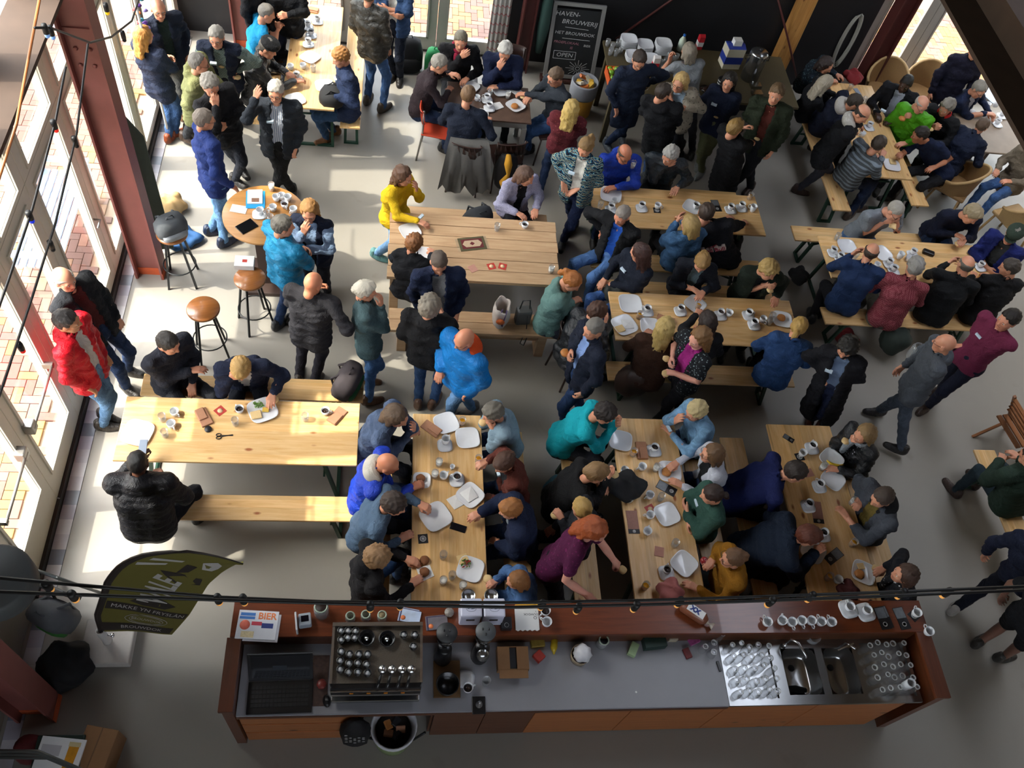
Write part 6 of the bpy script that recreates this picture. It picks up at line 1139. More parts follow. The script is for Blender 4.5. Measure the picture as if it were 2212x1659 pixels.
def P(label, mode, head, ba, ha, top=('sweater', '222428'), hair=('short', '4a4038'), leg='1d2230', shoe='1c1a18', sex='m', s=1.0, lean=None, hip=None, feet=None, L='auto', R='auto', tilt=None, skin='c99072', acc=(), seat=.47, w=1.0, badge=False, belly=0.0, legs=None, roll=0.0, group=None, hands='curl', knee=None):
    global NP
    NP += 1
    if sex == 'f': s *= .94
    sit = mode == 'T'
    hipz = (seat + .095) if sit else .93 * s
    D = .745 * s
    if lean is None: lean = .2 if sit else .06
    fpos = [np.array(at(*q, .0)) for q in feet] if feet else None
    z = hipz + math.sqrt(max(D * D - lean * lean, .05))
    if hip is not None:
        Pv = np.array(at(hip[0], hip[1], hipz))
        for _ in range(6): H = np.array(at(head[0], head[1], z)); dd = np.linalg.norm((H - Pv)[:2]); dd = min(dd, D * .93); z = hipz + math.sqrt(D * D - dd * dd)
        H = Pv + nrm(H - Pv) * D
    else:
        H = np.array(at(head[0], head[1], z)); d_ = np.array(heading(head, ba, z))
        Pv = H - d_ * lean; Pv[2] = hipz
        if fpos is not None and not sit:
            F = np.mean(fpos, 0); Pv[:2] = .55 * H[:2] + .45 * F[:2]
            off = H - Pv; off[2] = 0; l_ = np.linalg.norm(off)
            if l_ > .6: Pv[:2] = H[:2] - off[:2] / l_ * .6; l_ = .6
            H[2] = hipz + math.sqrt(D * D - l_ * l_)
    d = np.array(heading(head, ba, H[2])); lat = nrm(np.cross(d, UP)); org = V3(Pv[0], Pv[1], 0)
    up = nrm(H - Pv); fw = nrm(d - (d @ up) * up); latt = nrm(np.cross(fw, up))
    bend = .03 if sit else .01
    Nk = Pv + (H - Pv) * .765 - fw * bend; Ch = Pv + (H - Pv) * .5 - fw * bend * 1.4; Wp = Pv + (H - Pv) * .24 - fw * bend * .6
    sw = (.195 if sex == 'm' else .17) * s * (.5 + .5 * w); S = {sg: Nk - up * .035 * s + latt * sg * sw for sg in (1, -1)}
    # arms
    hd = np.array(heading(head, ha, H[2])); hlat = nrm(np.cross(hd, UP))
    arm = {}
    for sg, spec in ((1, R), (-1, L)):
        sp = spec; pole = -UP * .8 + latt * sg * .55 - fw * .25; hk = hands; nrmref = UP.copy(); fix = None
        if sp == 'auto': sp = 'table' if sit else 'down'
        if not isinstance(sp, str):
            fix = np.array(at(sp[0], sp[1], sp[2])); hk = sp[3] if len(sp) > 3 else hands
            dr = nrm(fix - S[sg]); wt = fix - nrm(dr * .6 + fw * .3) * .085 * s
            if fix[2] > S[sg][2] - .05: pole = -UP * 1.5 + latt * sg * .5
            if fix[2] > .98 + (0 if sit else .1): nrmref = fw * .8 + latt * sg * .6 + UP * .1
        elif sp == 'table': wt = Pv + d * .37 + latt * sg * .13; wt[2] = .835 if seat < .6 else 1.1
        elif sp == 'fold': wt = Pv + d * .36 - latt * sg * .02; wt[2] = .84 + (.02 if sg > 0 else 0); pole = latt * sg - UP * .3
        elif sp == 'lap': wt = Pv + d * .24 + latt * sg * .07; wt[2] = hipz + .1
        elif sp == 'down': wt = S[sg] - UP * .53 * s + latt * sg * .06 + fw * .06
        elif sp == 'pocket': wt = Pv + latt * sg * .19 + d * .08 + UP * .02; pole = latt * sg * .8 - fw * .7
        elif sp == 'cross': wt = Ch + fw * .2 - latt * sg * .035 - UP * (.09 + .025 * sg); pole = latt * sg * .8 - UP * .6 + fw * .1; nrmref = fw
        elif sp == 'mouth': wt = H + hd * .15 - UP * .17 + hlat * sg * .05; nrmref = hd + latt * sg * .4; pole = -UP + latt * sg * .4 + fw * .2
        elif sp == 'hold': wt = Ch + fw * .28 + latt * sg * .07 - UP * .04; nrmref = UP * .4 + latt * sg; hk = 'grip'
        elif sp == 'raise': wt = S[sg] + UP * .28 + latt * sg * .1 + fw * .2; nrmref = -fw; pole = latt * sg - UP * .5; hk = 'open'
        E, Wt = ik(S[sg], wt, .29 * s, .265 * s, pole)
        fd = nrm(Wt - E)
        if fix is not None: hdv = nrm(nrm(fix - Wt) * .5 + fd)
        elif sp in ('table', 'fold'): hdv = nrm(V3(fd[0], fd[1], min(fd[2], .0) * .3))
        elif sp == 'mouth': hdv = nrm(fd * .6 + UP * .5)
        elif sp == 'raise': hdv = nrm(UP + fd * .3)
        else: hdv = fd
        if sp == 'down' : nrmref = latt * sg
        arm[sg] = (E, Wt, hdv, nrmref, hk)
    # legs
    hj = {sg: Pv + lat * sg * .09 * s - UP * .02 for sg in (1, -1)}; leg_ = {}
    for i, sg in enumerate((-1, 1)):
        if sit:
            kd = d if knee is None else np.array(heading(head, knee, .5))
            if legs == 'out': K = hj[sg] + nrm(kd + lat * sg * .5) * .43 * s
            else: K = hj[sg] + nrm(kd + lat * sg * (.14 if sex == 'm' else .06)) * .43 * s
            K[2] = max(seat + .06, .5 * s if seat < .6 else seat); Ak = K + kd * (.02 + .1 * ((NP * 7 + i * 3) % 5 - 2) / 4); Ak[2] = .085
            if seat > .6: Ak[2] = .32
            if fpos is not None and len(fpos) > i: Ak = fpos[i] + V3(0, 0, .085); K, Ak = ik(hj[sg], Ak, .43 * s, .41 * s, UP * .8 + kd * .6)
        else:
            if fpos is not None: ft = fpos[min(i, len(fpos) - 1)] + (lat * sg * .09 if len(fpos) == 1 else 0)
            else: ft = V3(Pv[0], Pv[1], 0) + lat * sg * .1 + d * .04 * sg
            Ak = ft + V3(0, 0, .085) - d * .04; K, Ak = ik(hj[sg], Ak, .45 * s, .42 * s, d + lat * sg * .15)
        leg_[sg] = (K, Ak)
    o_ = lambda p: np.array(p) - org
    # head matrix
    tl = math.radians(tilt if tilt is not None else (24 if sit else 12)); fh = nrm(hd * math.cos(tl) - UP * math.sin(tl)); uh = np.cross(hlat, fh)
    if roll: c_, s_ = math.cos(math.radians(roll)), math.sin(math.radians(roll)); hlat, uh = hlat * c_ + uh * s_, uh * c_ - hlat * s_
    Rm = np.stack([hlat, fh, uh], 1); hs_ = s * (1.0 if sex == 'm' else 1.0)
    hc = o_(H)
    # skin: head, neck, arms, hands, inner trunk
    kind = top[0]; th = THK[kind] ; short = kind == 'tee'
    VV = [HV * hs_ @ Rm.T + hc]; FF = [HF]; MM = [HM]; n0 = len(HV)
    def addb(v, f, mi=0):
        nonlocal n0
        VV.append(v); FF.append(f + n0); MM.append(np.full(len(f), mi)); n0 += len(v)
    addb(*loft([hc + Rm @ V3(0, -.02, -.07) * hs_, hc * .45 + Rm @ V3(0, -.028, -.11) * hs_ * .45 + o_(Nk + up * .02) * .55 if False else (hc + Rm @ V3(0, -.028, -.115) * hs_) * .6 + o_(Nk + up * .02) * .4, o_(Nk + up * .02), o_(Nk - up * .07), o_(Ch), o_(Wp), o_(Pv)], [.05 * s, .05 * s, .05 * s, .045 * s, .07 * s, .07 * s, .07 * s], 12))
    for sg in (1, -1):
        E, Wt, hdv, nr, hk = arm[sg]
        addb(*loft([o_(S[sg] - latt * sg * .04), o_(S[sg]), o_(S[sg] * .5 + E * .5), o_(E), o_(E * .6 + Wt * .4), o_(Wt)], [.045 * s, .05 * s, .046 * s, .039 * s, .04 * s, .0265 * s], 10))
        y = hdv; zz = nrm(nr - (nr @ y) * y); x = np.cross(y, zz); hv, hf = HANDS[hk]; hv = hv * s
        if sg < 0: hv = hv * V3(-1, 1, 1); hf = hf[:, ::-1]
        addb(hv @ np.stack([x, y, zz], 1).T + o_(Wt), hf)
        K, Ak = leg_[sg]; addb(*loft([o_(hj[sg]), o_(K), o_(K * .6 + Ak * .4), o_(Ak)], [.07 * s, .05 * s, .052 * s, .036 * s], 10))
    hm = hairmat(hair[1] if len(hair) > 1 else '8a8078')
    body = link('person', qmesh('person', np.concatenate(VV), np.concatenate(FF), [skinmat(skin), plain('eye_white', 'd8d4cc', .3), plain('iris', '2a221c', .2), hm, plain('lip_' + skin, 'a55a50' if skin > '9' else '6a3a30', .45)], np.concatenate(MM)), None, org)
    tag(body, label, 'person', group)
    # top garment
    A_ = .5 + .5 * w; pr = []
    for sg in (1, -1):
        pr += [cap(o_(Pv + latt * sg * .065 * s), o_(Wp + latt * sg * .055 * w * s), .118 * s * A_ + th, (.1 if sex == 'f' else .108) * s * w + th), cap(o_(Wp + latt * sg * .055 * w * s), o_(Ch + latt * sg * .08 * s), (.1 if sex == 'f' else .108) * s * w + th, .112 * s * A_ + th), cap(o_(Ch + latt * sg * .08 * s), o_(Nk + latt * sg * .075 * s - up * .035), .112 * s * A_ + th, .062 * s + th), cap(o_(Nk - up * .01), o_(S[sg]), .05 * s + th, .06 * s + th)]
        if sex == 'f': pr.append(cap(o_(Ch + fw * .055 + latt * sg * .065 - up * .01), o_(Ch + fw * .06 + latt * sg * .065 - up * .01), .068 * s + th))
    pr += [cap(o_(Ch), o_(Nk - up * .05), .112 * s * A_ + th, .085 * s + th)]
    if belly: pr.append(cap(o_(Wp + fw * .05), o_(Wp + fw * .05 - up * .04), .115 * s * (1 + belly) + th))
    hem = HEM[kind] * s
    if not sit:
        if kind in ('coat', 'dress', 'longcoat'):
            K0 = (leg_[1][0] + leg_[-1][0]) / 2; e_ = Pv - UP * hem; e_[:2] = Pv[:2] + (K0[:2] - Pv[:2]) * (hem / .45) * .8; pr += [cap(o_(Pv + lat * sg * .07), o_(e_ + lat * sg * .075), .115 * s + th, (.13 if kind != 'coat' else .105) + th) for sg in (1, -1)]
        else: pr += [cap(o_(Pv + latt * sg * .07), o_(Pv - UP * hem * .55 + latt * sg * .075), .118 * s * A_ + th, .122 * s * A_ + th) for sg in (1, -1)]
    else: pr += [cap(o_(Pv + lat * sg * .08 + UP * .02), o_(Pv + lat * sg * .085 + d * .06), .118 * s * A_ + th, .1 * s + th) for sg in (1, -1)]
    sl = []
    for sg in (1, -1):
        E, Wt, hdv, nr, hk = arm[sg]
        if short: m_ = S[sg] * .35 + E * .65; sl.append(cap(o_(S[sg]), o_(m_), .062 * s, .06 * s))
        else: sl += [cap(o_(S[sg]), o_(E), .058 * s + th * .8, .047 * s + th * .8), cap(o_(E), o_(E + (Wt - E) * .93), .047 * s + th * .8, .036 * s + th * .7)]
    collar = kind in ('jacket', 'blazer', 'coat', 'longcoat', 'shirt', 'puffer', 'vest')
    if collar or kind == 'hoodie': pr.append(cap(o_(Nk - fw * .01), o_(Nk + up * .05 - fw * .005), .07 * s, .068 * s + th * .4, .02))
    if kind == 'hoodie' or 'hood' in acc: pr.append(ell(o_(Nk - fw * .09 + up * .0), np.stack([latt, fw, up], 1), (.115 * s, .06, .085), .03))
    opened = top[2] if len(top) > 2 and top[2] else None
    nk0 = o_(Nk)
    def carve(Pn, dd):
        q = Pn - nk0; a = q @ up; r = np.sqrt(np.maximum((q * q).sum(1) - a * a, 0))
        rr = .052 * s + (.004 if not (sex == 'f' and not collar) else .022)
        dd = np.maximum(dd, -np.maximum(r - rr, .01 - a))
        if opened:
            x = np.abs(q @ latt); y_ = q @ fw; wd = .022 + .055 * np.clip(1 + a / .45, 0, 1) if kind == 'blazer' else .05 + .015 * np.clip(1 + a / .5, 0, 1)
            g = np.maximum(x - wd, .0 - y_); g = np.where(a > .03, 1.0, g); dd = np.maximum(dd, -g)
        return dd
    seed = NP * 1.7; am = {'tee': .005, 'shirt': .005, 'sweater': .006, 'puffer': .0, 'dress': .008}.get(kind, .0095)
    def disp(V):
        w1 = am * (np.sin(V[:, 0] * 31 + 4 * np.sin(V[:, 2] * 17 + seed)) * np.sin(V[:, 2] * 37 + V[:, 1] * 23 + seed) + .6 * np.sin(V[:, 1] * 43 + 3 * np.sin(V[:, 2] * 29 + seed)))
        if kind == 'puffer': t_ = (V - nk0) @ up; w1 = .011 * (np.abs(np.sin(t_ * math.pi / .065)) - .6)
        return w1
    nmg = {'tee': 't_shirt', 'longcoat': 'coat'}.get(kind, kind)
    if kind == 'vest':
        v, f = surf(sl, .03, .022, None, disp)
        link('sleeves', qmesh('sleeves', v, f, [fab(top[2] or '8a9a96')]), body)
    else: pr = pr + sl
    v, f = surf(pr, .045, .024, carve, disp); q_ = v - o_(Ch); m_ = (np.abs(q_ @ latt) < .09) & (np.abs(q_ @ up) < .07); bo_ = (-(q_ @ fw))[m_].max(); m_ = (np.abs(q_ @ latt - .075) < .05) & (np.abs(q_ @ up - .035) < .03); fo_ = (q_ @ fw)[m_].max() if m_.any() else .15
    link(nmg, qmesh(nmg, v, f, [fab(top[1])]), body)
    if opened:
        p2 = [cap(p[1], p[2], p[3] - th - .004, p[4] - th - .004) for p in pr[:8 + 2 * (sex == 'f')] if p[0] == 'c']
        v, f = surf(p2, .045, .026, lambda Pn, dd: np.maximum(dd, -np.maximum(np.linalg.norm((Pn - nk0) - ((Pn - nk0) @ up)[:, None] * up, axis=1) - .05 * s, .0 - (Pn - nk0) @ up))); link('shirt', qmesh('shirt', v, f, [fab(opened)]), body)
    # trousers and shoes
    if leg:
        pr = [cap(o_(hj[1]), o_(hj[-1]), .112 * s * A_), cap(o_(Pv), o_(Pv + up * .08), .115 * s * A_)]
        bare = leg.startswith('skirt'); lg = leg.split('|')[-1]
        for sg in (1, -1):
            K, Ak = leg_[sg]
            if bare: pr.append(cap(o_(hj[sg]), o_(K), .1 * s, .085 * s))
            else: pr += [cap(o_(hj[sg]), o_(K), .092 * s * A_, .066 * s), cap(o_(K), o_(Ak + UP * .0), .066 * s, .05 * s)]
        nl = 'skirt' if bare else 'trousers'; v, f = surf(pr, .03, .0285, None, lambda V: .004 * np.sin(V[:, 2] * 45 + 3 * np.sin(V[:, 0] * 30 + seed) + V[:, 1] * 20)); link(nl, qmesh(nl, v, f, [fab(lg)]), body)
    for i, sg in enumerate((-1, 1)):
        K, Ak = leg_[sg]; fdv = d if knee is None else np.array(heading(head, knee, .5)); fdv = nrm(fdv + lat * sg * .2); q = o_(Ak)
        so_ = link('shoe', shoe_mesh(shoe), body); so_.matrix_local = Matrix(((fdv[1] * s, fdv[0] * s, 0, q[0]), (-fdv[0] * s, fdv[1] * s, 0, q[1]), (0, 0, s, max(0, q[2] - .085)), (0, 0, 0, 1)))
    Mh = Matrix([[*(Rm[i] * hs_), hc[i]] for i in range(3)] + [[0, 0, 0, 1]])
    if hair[0] != 'bald':
        key = (hair[0], hair[1])
        if key not in HT:
            if hair[0] not in HT: HT[hair[0]] = hair_tpl(hair[0])
            HT[key] = qmesh('hair', *HT[hair[0]], [hm])
        ho = link('hair', HT[key], body); ho.matrix_local = Mh
        if hair[0] in ('long', 'wavy', 'bob'):
            t2 = tl * .55; f2 = nrm(hd * math.cos(t2) - UP * math.sin(t2)); l2 = nrm(np.cross(hd, UP)); R2 = np.stack([l2, f2, np.cross(l2, f2)], 1); c2_ = hc + (R2 - Rm) @ V3(0, -.0, -.03) * -1
            ho.matrix_local = Matrix([[*(R2[i] * hs_), c2_[i]] for i in range(3)] + [[0, 0, 0, 1]])
    for a in acc:
        if a == 'glasses': link('glasses', glasses_mesh(), body).matrix_local = Mh
        elif a.startswith('cap') or a.startswith('beret'):
            c_ = a.split(':')[1]; q = MB().lathe([(.088, .03), (.1, .045), (.106, .085), (.09, .12), (0, .13)], 22, (0, -.016, 0), sy=1.15)
            if a[0] == 'c': q.add([(x * 1.0, y_, zz) for zz in (.035, .042) for x, y_ in [(.075 * math.cos(math.radians(t_)), .07 + .075 * math.sin(math.radians(t_))) for t_ in range(0, 181, 20)]], [tuple(range(10))[::-1], tuple(range(10, 20))] + [(i, i + 1, 11 + i, 10 + i) for i in range(9)])
            else: q.v = [(x * 1.12, y_ * 1.05 + .02, zz * .9 + .012 + .12 * max(0, -y_ * .2)) for x, y_, zz in q.v]
            co = q.build('hat', fab(c_), body); co.matrix_local = Mh
        elif a.startswith('scarf'):
            c_ = a.split(':', 1)[1]; pts = [o_(Nk + up * .035) + .075 * s * (math.cos(t_) * latt + math.sin(t_) * fw * .95) - up * .02 * math.sin(t_) for t_ in np.arange(0, 6.28, .45)]
            q = MB().tube(pts, .034, 10, closed=True); q.tube([o_(Nk + fw * .09 + latt * .03), o_(Nk + fw * .125 + latt * .05 - up * .12), o_(Ch + fw * .15 + latt * .05 - up * .06)], [.035, .04, .03], 8); q.build('scarf', fab(c_), body)
        elif a.startswith('collar'):
            c_ = a.split(':')[1]; pts = [o_(Nk + up * .045) + .076 * s * (math.cos(t_) * latt + math.sin(t_) * fw) for t_ in np.arange(2.2, 2.2 + 5.0, .4)]; MB().tube(pts, .026, 8).build('collar', fab(c_), body)
        elif a == 'watch':
            E, Wt, *_r = arm[1]; u_ = nrm(Wt - E); MB().tube([o_(Wt - u_ * .03), o_(Wt - u_ * .005)], .0345 * s, 12).build('watch', plain('phone_black', '0c0d10'), body)
        elif a.startswith('hoodlump'):
            c_ = a.split(':')[1]; v, f = surf([ell(o_(Nk - fw * .06 + up * .02), np.stack([latt, fw, up], 1), (.125 + th, .08 + th, .07 + th)), cap(o_(Nk - latt * (.085 + th) + up * .03), o_(Nk - latt * .065 + fw * (.045 + th) - up * .005), .034, .022), cap(o_(Nk + latt * (.085 + th) + up * .03), o_(Nk + latt * .065 + fw * (.045 + th) - up * .005), .034, .022)], .03, .018, lambda Pn, dd: np.maximum(dd, -(np.linalg.norm((Pn - nk0) - ((Pn - nk0) @ up)[:, None] * up, axis=1) - .055))); link('hood_lining', qmesh('hood_lining', v, f, [fab(c_)]), body)
    if badge:
        c_ = o_(Ch + fw * (fo_ - .008) + latt * .075 + up * .035); Mx = np.stack([latt, up, fw], 1); q = MB().box(-.038, .038, -.014, .014, -.02, .012).xf(Matrix([[*Mx[i], c_[i]] for i in range(3)] + [[0, 0, 0, 1]])); q.build('name_badge', plain('badge_white', 'c9dbe8', .4), body)
    return body, (o_, Ch, Nk, fw, up, latt, bo_)
# ---------------------------------------------------------------- the guests
DJ, MJ, LJ, BK = 'denim:1c2c48', 'denim:2f4a70', 'denim:5b7fa6', '1a1b1f'
GREY, WHITE_H, BROWN, DBR, BLOND, GING = '77726b', 'b9b5ac', '4e3a2a', '2b201a', 'a5844f', '96592c'
# --- back left group
P('blonde woman in a navy blazer and jeans with brown boots by the left glass', 'S', (312, 76), 35, 20, ('blazer', '1a2236'), ('long', 'b07a38'), MJ, '7a3a1e', 'f', feet=[(372, 300), (385, 290)], L='cross', R='cross')
P('bald man with glasses holding a glass at the back left door', 'S', (341, 17), 310, 300, ('jacket', '1b2130', '22302e'), ('bald', '9a958c'), '55544f', '6a4a30', feet=[(383, 252), (396, 225)], R=(381, 72, 1.25, 'grip'), L='pocket', acc=('glasses',))
P('man in a long pale olive jacket with grey beard', 'S', (428, 126), 350, 0, ('coat', '7d7f55'), ('receding', GREY), '2a2c30', '3a2a20', feet=[(415, 300)], L='hold', R='pocket', acc=('glasses', 'hood'))
P('man in a dark vest over a check shirt eating a roll', 'S', (467, 75), 255, 250, ('vest', '1b2233', 'check:5c6b66:74827c'), ('short', '8b867e'), '22252e', '2a221c', feet=[(505, 268), (520, 262)], R=(479, 145, 1.2, 'grip'), L=(513, 166, 1.05, 'grip'), acc=('glasses',), badge=True)
P('curly grey-haired man in a black jacket with his hand on his chin', 'S', (454, 182), 320, 315, ('jacket', '17171a'), ('curlyshort', '8b857c'), '1c1f28', '1c1816', feet=[(515, 400), (530, 378)], R='mouth', L='cross', tilt=22)
P('man in a bright blue blazer and light jeans at the round table', 'S', (442, 258), 15, 12, ('blazer', '1d2f66', 'c9cbd0'), ('short', '7d7268'), LJ, '1f2c44', feet=[(493, 528), (465, 502)], R=(512, 410, .98), L='down', acc=('glasses',))
P('white-haired man in a striped shirt raising his hand', 'S', (596, 198), 265, 255, ('jacket', '23282f', 'vstripe:8a94a6:c9ccd2'), ('short', 'b5b0a6'), '121214', '141414', feet=[(590, 430), (632, 425)], R=(550, 214, 1.74, 'open'), L='pocket', acc=('glasses',), badge=True, w=1.1)
P('man in a turquoise polo shirt sitting at the back left table', 'T', (576, 28), 5, 0, ('tee', '1580b0'), ('buzz', '77726b'), '23262e', R=(609, 64, .95), L=(606, 60, .98), lean=.22)
P('man in a black leather jacket and flat cap at the back left table', 'T', (579, 104), 355, 345, ('jacket', 'leather:1b1c1f'), ('short', '5a554e'), '1c1e24', R=(650, 180, .85), L=(632, 166, .85), lean=.25, acc=('beret:0f1013',), roll=8)
P('person in black standing at the top picture edge behind the polo shirt', 'S', (560, -68), 330, 330, ('jacket', '141418'), ('short', '3a332c'), '1a1b20', w=1.05, L='cross', R='down')
P('person in dark clothes at the top edge beside the back left table end', 'S', (612, -60), 250, 250, ('jacket', '101216'), ('short', '4a4038'), '23283a', R='table', L='hold')
P('curly ginger-haired man in a navy jacket on the right bench at the back left', 'T', (735, 124), 185, 190, ('jacket', '1b2742'), ('curlyshort', '9a6a36'), 'denim:27405e', '6a4526', hip=(752, 235), feet=[(706, 306), (722, 290)], R=(728, 208, .85), L=(712, 214, .85), badge=True)
P('man in a brown-black leather jacket and ripped jeans seen from behind', 'S', (797, -12), 40, 60, ('jacket', 'leather:26241f'), ('short', '6a5a4a'), MJ, '3a2e22', feet=[(797, 218), (830, 236)], L='pocket', R='pocket')
P('person in a denim jacket with crossed arms at the top edge', 'S', (852, -62), 240, 230, ('jacket', 'denim:2c4364', 'c9c7be'), ('short', '5a4a3a'), '141a28', '1a1614', feet=[(862, 178), (850, 170)], L='cross', R='cross', badge=True)
# --- worn painted table
P('man with a red scarf and raised hand behind the worn table', 'T', (995, 88), 275, 265, ('jacket', '141417'), ('short', '77705f'), BK, R=(1003, 130, 1.15), L='table', acc=('scarf:8a1f38',), seat=.46, tilt=10)
P('grey-haired man in a dark brown shirt on the red chair', 'T', (950, 138), 350, 350, ('shirt', '2c2226'), ('short', '928c82'), DJ, lean=.22, R='fold', L=(985, 165, .95), seat=.46, w=1.15)
P('white-haired man in a navy jacket with his hands at his mouth', 'T', (1091, 111), 268, 262, ('jacket', '17203c'), ('messy', 'b9b5ad'), BK, R='mouth', L='fold', seat=.46, tilt=28)
P('man in a dark navy sweater seen from behind at the worn table', 'T', (1011, 206), 75, 60, ('sweater', '161d2c'), ('short', '77593c'), DJ, lean=.15, R=(1060, 262, .82), L='table', seat=.46, w=1.1)
P('man in a charcoal sweater and jeans right of the worn table', 'T', (1199, 166), 195, 195, ('sweater', '2c3138'), ('short', '6a5440'), MJ, '1c1a18', lean=.18, R=(1135, 216, .86), L=(1122, 205, .88), feet=[(1115, 345), (1140, 330)], acc=('glasses',), seat=.46)
P('woman with long blonde hair in a burgundy top seen from behind', 'S', (1235, 232), 75, 70, ('sweater', 'dots:5a1f26:7a3a3c'), ('wavy', 'c2a35c'), DJ, '14161c', 'f', feet=[(1165, 418), (1215, 372)], L='cross', R='cross')
P('woman in a blue zigzag cardigan and dark jeans standing by the plank table', 'S', (1265, 318), 240, 225, ('jacket', 'zig:1f6f95', 'c9c5bc'), ('pony', '8a6a40'), 'denim:141f3c', '15161a', 'f', feet=[(1212, 532), (1235, 500)], R=(1212, 402, 1.02, 'open'), L=(1240, 420, .98, 'open'), tilt=28, badge=True, s=1.04)
# --- plank table
P('woman with curly brown hair in a yellow sweater at the plank table', 'T', (872, 380), 330, 335, ('sweater', 'd6b01c'), ('wavy', '5a3c28'), 'denim:6a8fb4', '5a8a8a', 'f', lean=.12, R=(915, 488, .85), L='mouth', feet=[(814, 556), (900, 520)], seat=.46, tilt=20, badge=True)
P('woman in a lilac and black jacket on the far plank bench', 'T', (1136, 381), 300, 335, ('jacket', 'marl:8a88a0:b0aec2', '17171a'), ('bob', '5c4030'), '1c1c22', '1c1a18', 'f', lean=.2, seat=.46)
P('child with curly ginger hair in a black vest at the plank table', 'T', (895, 526), 60, 45, ('vest', '17181c', '20242c'), ('curly', '8c5a30'), '20242c', '1c1a18', 'f', lean=.14, s=.92, seat=.46)
P('man in a navy cardigan over a grey shirt looking down', 'S', (948, 566), 275, 285, ('jacket', '16203a', '77797c'), ('buzz', '5a4c42'), '23262c', feet=[(945, 770)], R='pocket', L='pocket', tilt=35)
P('man with bushy grey curls in a black jacket seen from behind', 'S', (929, 662), 70, 60, ('jacket', '121215'), ('curly', '80776a'), MJ, '5a4030', feet=[(905, 866), (938, 868)], L='pocket', R='hold', acc=('hood',), w=1.1)
P('bald man in a bright blue puffer jacket with orange lining', 'S', (1003, 733), 215, 205, ('puffer', 'shiny:0f6fb8'), ('bald', '8a8078'), LJ, '6a6460', feet=[(965, 900), (1012, 892)], R=(942, 812, 1.0), L='pocket', acc=('hoodlump:c8481c', 'glasses'), skin='cc8c6c', tilt=25)
P('white-haired woman in a teal grey jacket and jeans', 'S', (790, 628), 0, 0, ('jacket', '3c5054'), ('updo', 'c9c2b2'), 'denim:3a5c8a', '5a3c26', 'f', feet=[(805, 872), (800, 824)], R='mouth', L='pocket')
P('bald man in a dark grey blazer holding a roll, seen from behind', 'S', (676, 612), 65, 45, ('blazer', '2b2a2e'), ('bald', '8a8078'), '2a2830', '2a2019', feet=[(650, 815), (682, 828)], R=(724, 664, 1.25, 'grip'), L='hold', skin='cf8a68', w=1.15, tilt=25)
P('man in a turquoise jacket at the round table', 'S', (612, 488), 30, 8, ('jacket', 'shiny:14719a'), ('short', '5c5852'), 'denim:1d3050', '1a1a1c', feet=[(608, 702), (640, 690)], R='cross', L='cross', w=1.1)
P('woman with long blonde hair in a navy vest holding her chin', 'S', (668, 456), 255, 262, ('vest', '141b2e', '7a90ae'), ('long', '9a6e3c'), '15171f', '1a1a1c', 'f', feet=[(690, 640)], R='mouth', L='cross', tilt=22)
# --- glazed door and sunlit table
P('bald man in a black and grey jacket leaning on the glazed door', 'S', (138, 602), 335, 330, ('jacket', '17191d', '4a1c1c'), ('ring', 'a8a298'), DJ, '26221e', feet=[(287, 808), (284, 846)], R='pocket', L='pocket', skin='d09a7c')
P('man in a bright red jacket leaning at the glazed door', 'S', (146, 694), 350, 0, ('jacket', 'shiny:b80c1e', 'b5b3ae'), ('short', '2e2622'), 'denim:5a7896', '3a342e', feet=[(236, 926), (240, 905)], R='pocket', L='pocket', acc=('hood',), skin='b4805c')
P('man in a dark grey jacket sitting at the left of the sunlit table', 'T', (364, 742), 320, 335, ('jacket', '24262f'), ('short', '2f2822'), '22242a', lean=.14, R=(430, 808, .86), L='lap')
P('fair-haired man leaning his forehead on his hand at the sunlit table', 'T', (521, 796), 272, 265, ('blazer', '1a2136', 'b9b5b0'), ('quiff', 'b08a4e'), '1b1e28', lean=.34, R=(506, 832, .98), L=(594, 868, .82), tilt=45)
P('man in a black puffer jacket with a phone on the near sunlit bench', 'T', (298, 1000), 80, 78, ('puffer', 'shiny:17171b'), ('buzz', '14110f'), '121216', lean=.25, L=(306, 978, .88, 'grip'), R=(352, 1024, .8), skin='5a3a2a', w=1.2, acc=('hood', 'glasses'), knee=50)
put('phonew', 'A', 308, 963, .96, .05, 'grey phone held up by the man in a black puffer jacket')
# --- table facing the coffee machine
P('long-haired man in a grey-blue denim jacket drinking juice', 'T', (859, 900), 345, 335, ('jacket', 'denim:3c4a62'), ('bob', '54402e'), '1c1e26', lean=.28, R=(898, 942, .86, 'grip'), L='mouth', tilt=32)
P('bald man in a royal blue jacket with a cream hood', 'T', (838, 1002), 350, 350, ('jacket', 'shiny:1c3aa8'), ('bald', '8a8078'), DJ, lean=.22, R=(908, 1054, .83, 'grip'), L='lap', acc=('hoodlump:b5b0a6',), skin='c08060')
P('dark-haired man in a grey-blue sweater reaching for his plate', 'T', (852, 1090), 350, 340, ('sweater', '465a70'), ('curlyshort', '33241c'), '33343a', lean=.28, L=(922, 1094, .84, 'grip'), R='table')
P('person with light brown curls in a black hoodie by the bar', 'T', (817, 1205), 10, 0, ('hoodie', '151417'), ('curly', '8a6844'), MJ, lean=.1, s=.96, legs='out')
P('grey-haired woman in a pale blue sweater eating a sandwich', 'T', (1064, 892), 190, 195, ('sweater', '7f97a6'), ('messy', '6d675c'), DJ, '1c1a18', 'f', lean=.26, R=(1043, 916, 1.0, 'grip'), L=(1047, 925, 1.0, 'grip'))
P('brown-haired woman in a rust cardigan with a glass of juice', 'T', (1088, 1000), 190, 215, ('blazer', '5c2d24', '1b1c20'), ('updo', '4c3022'), DJ, '1c1a18', 'f', lean=.2, R=(1035, 1000, .9, 'grip'), L='lap', tilt=32, badge=True)
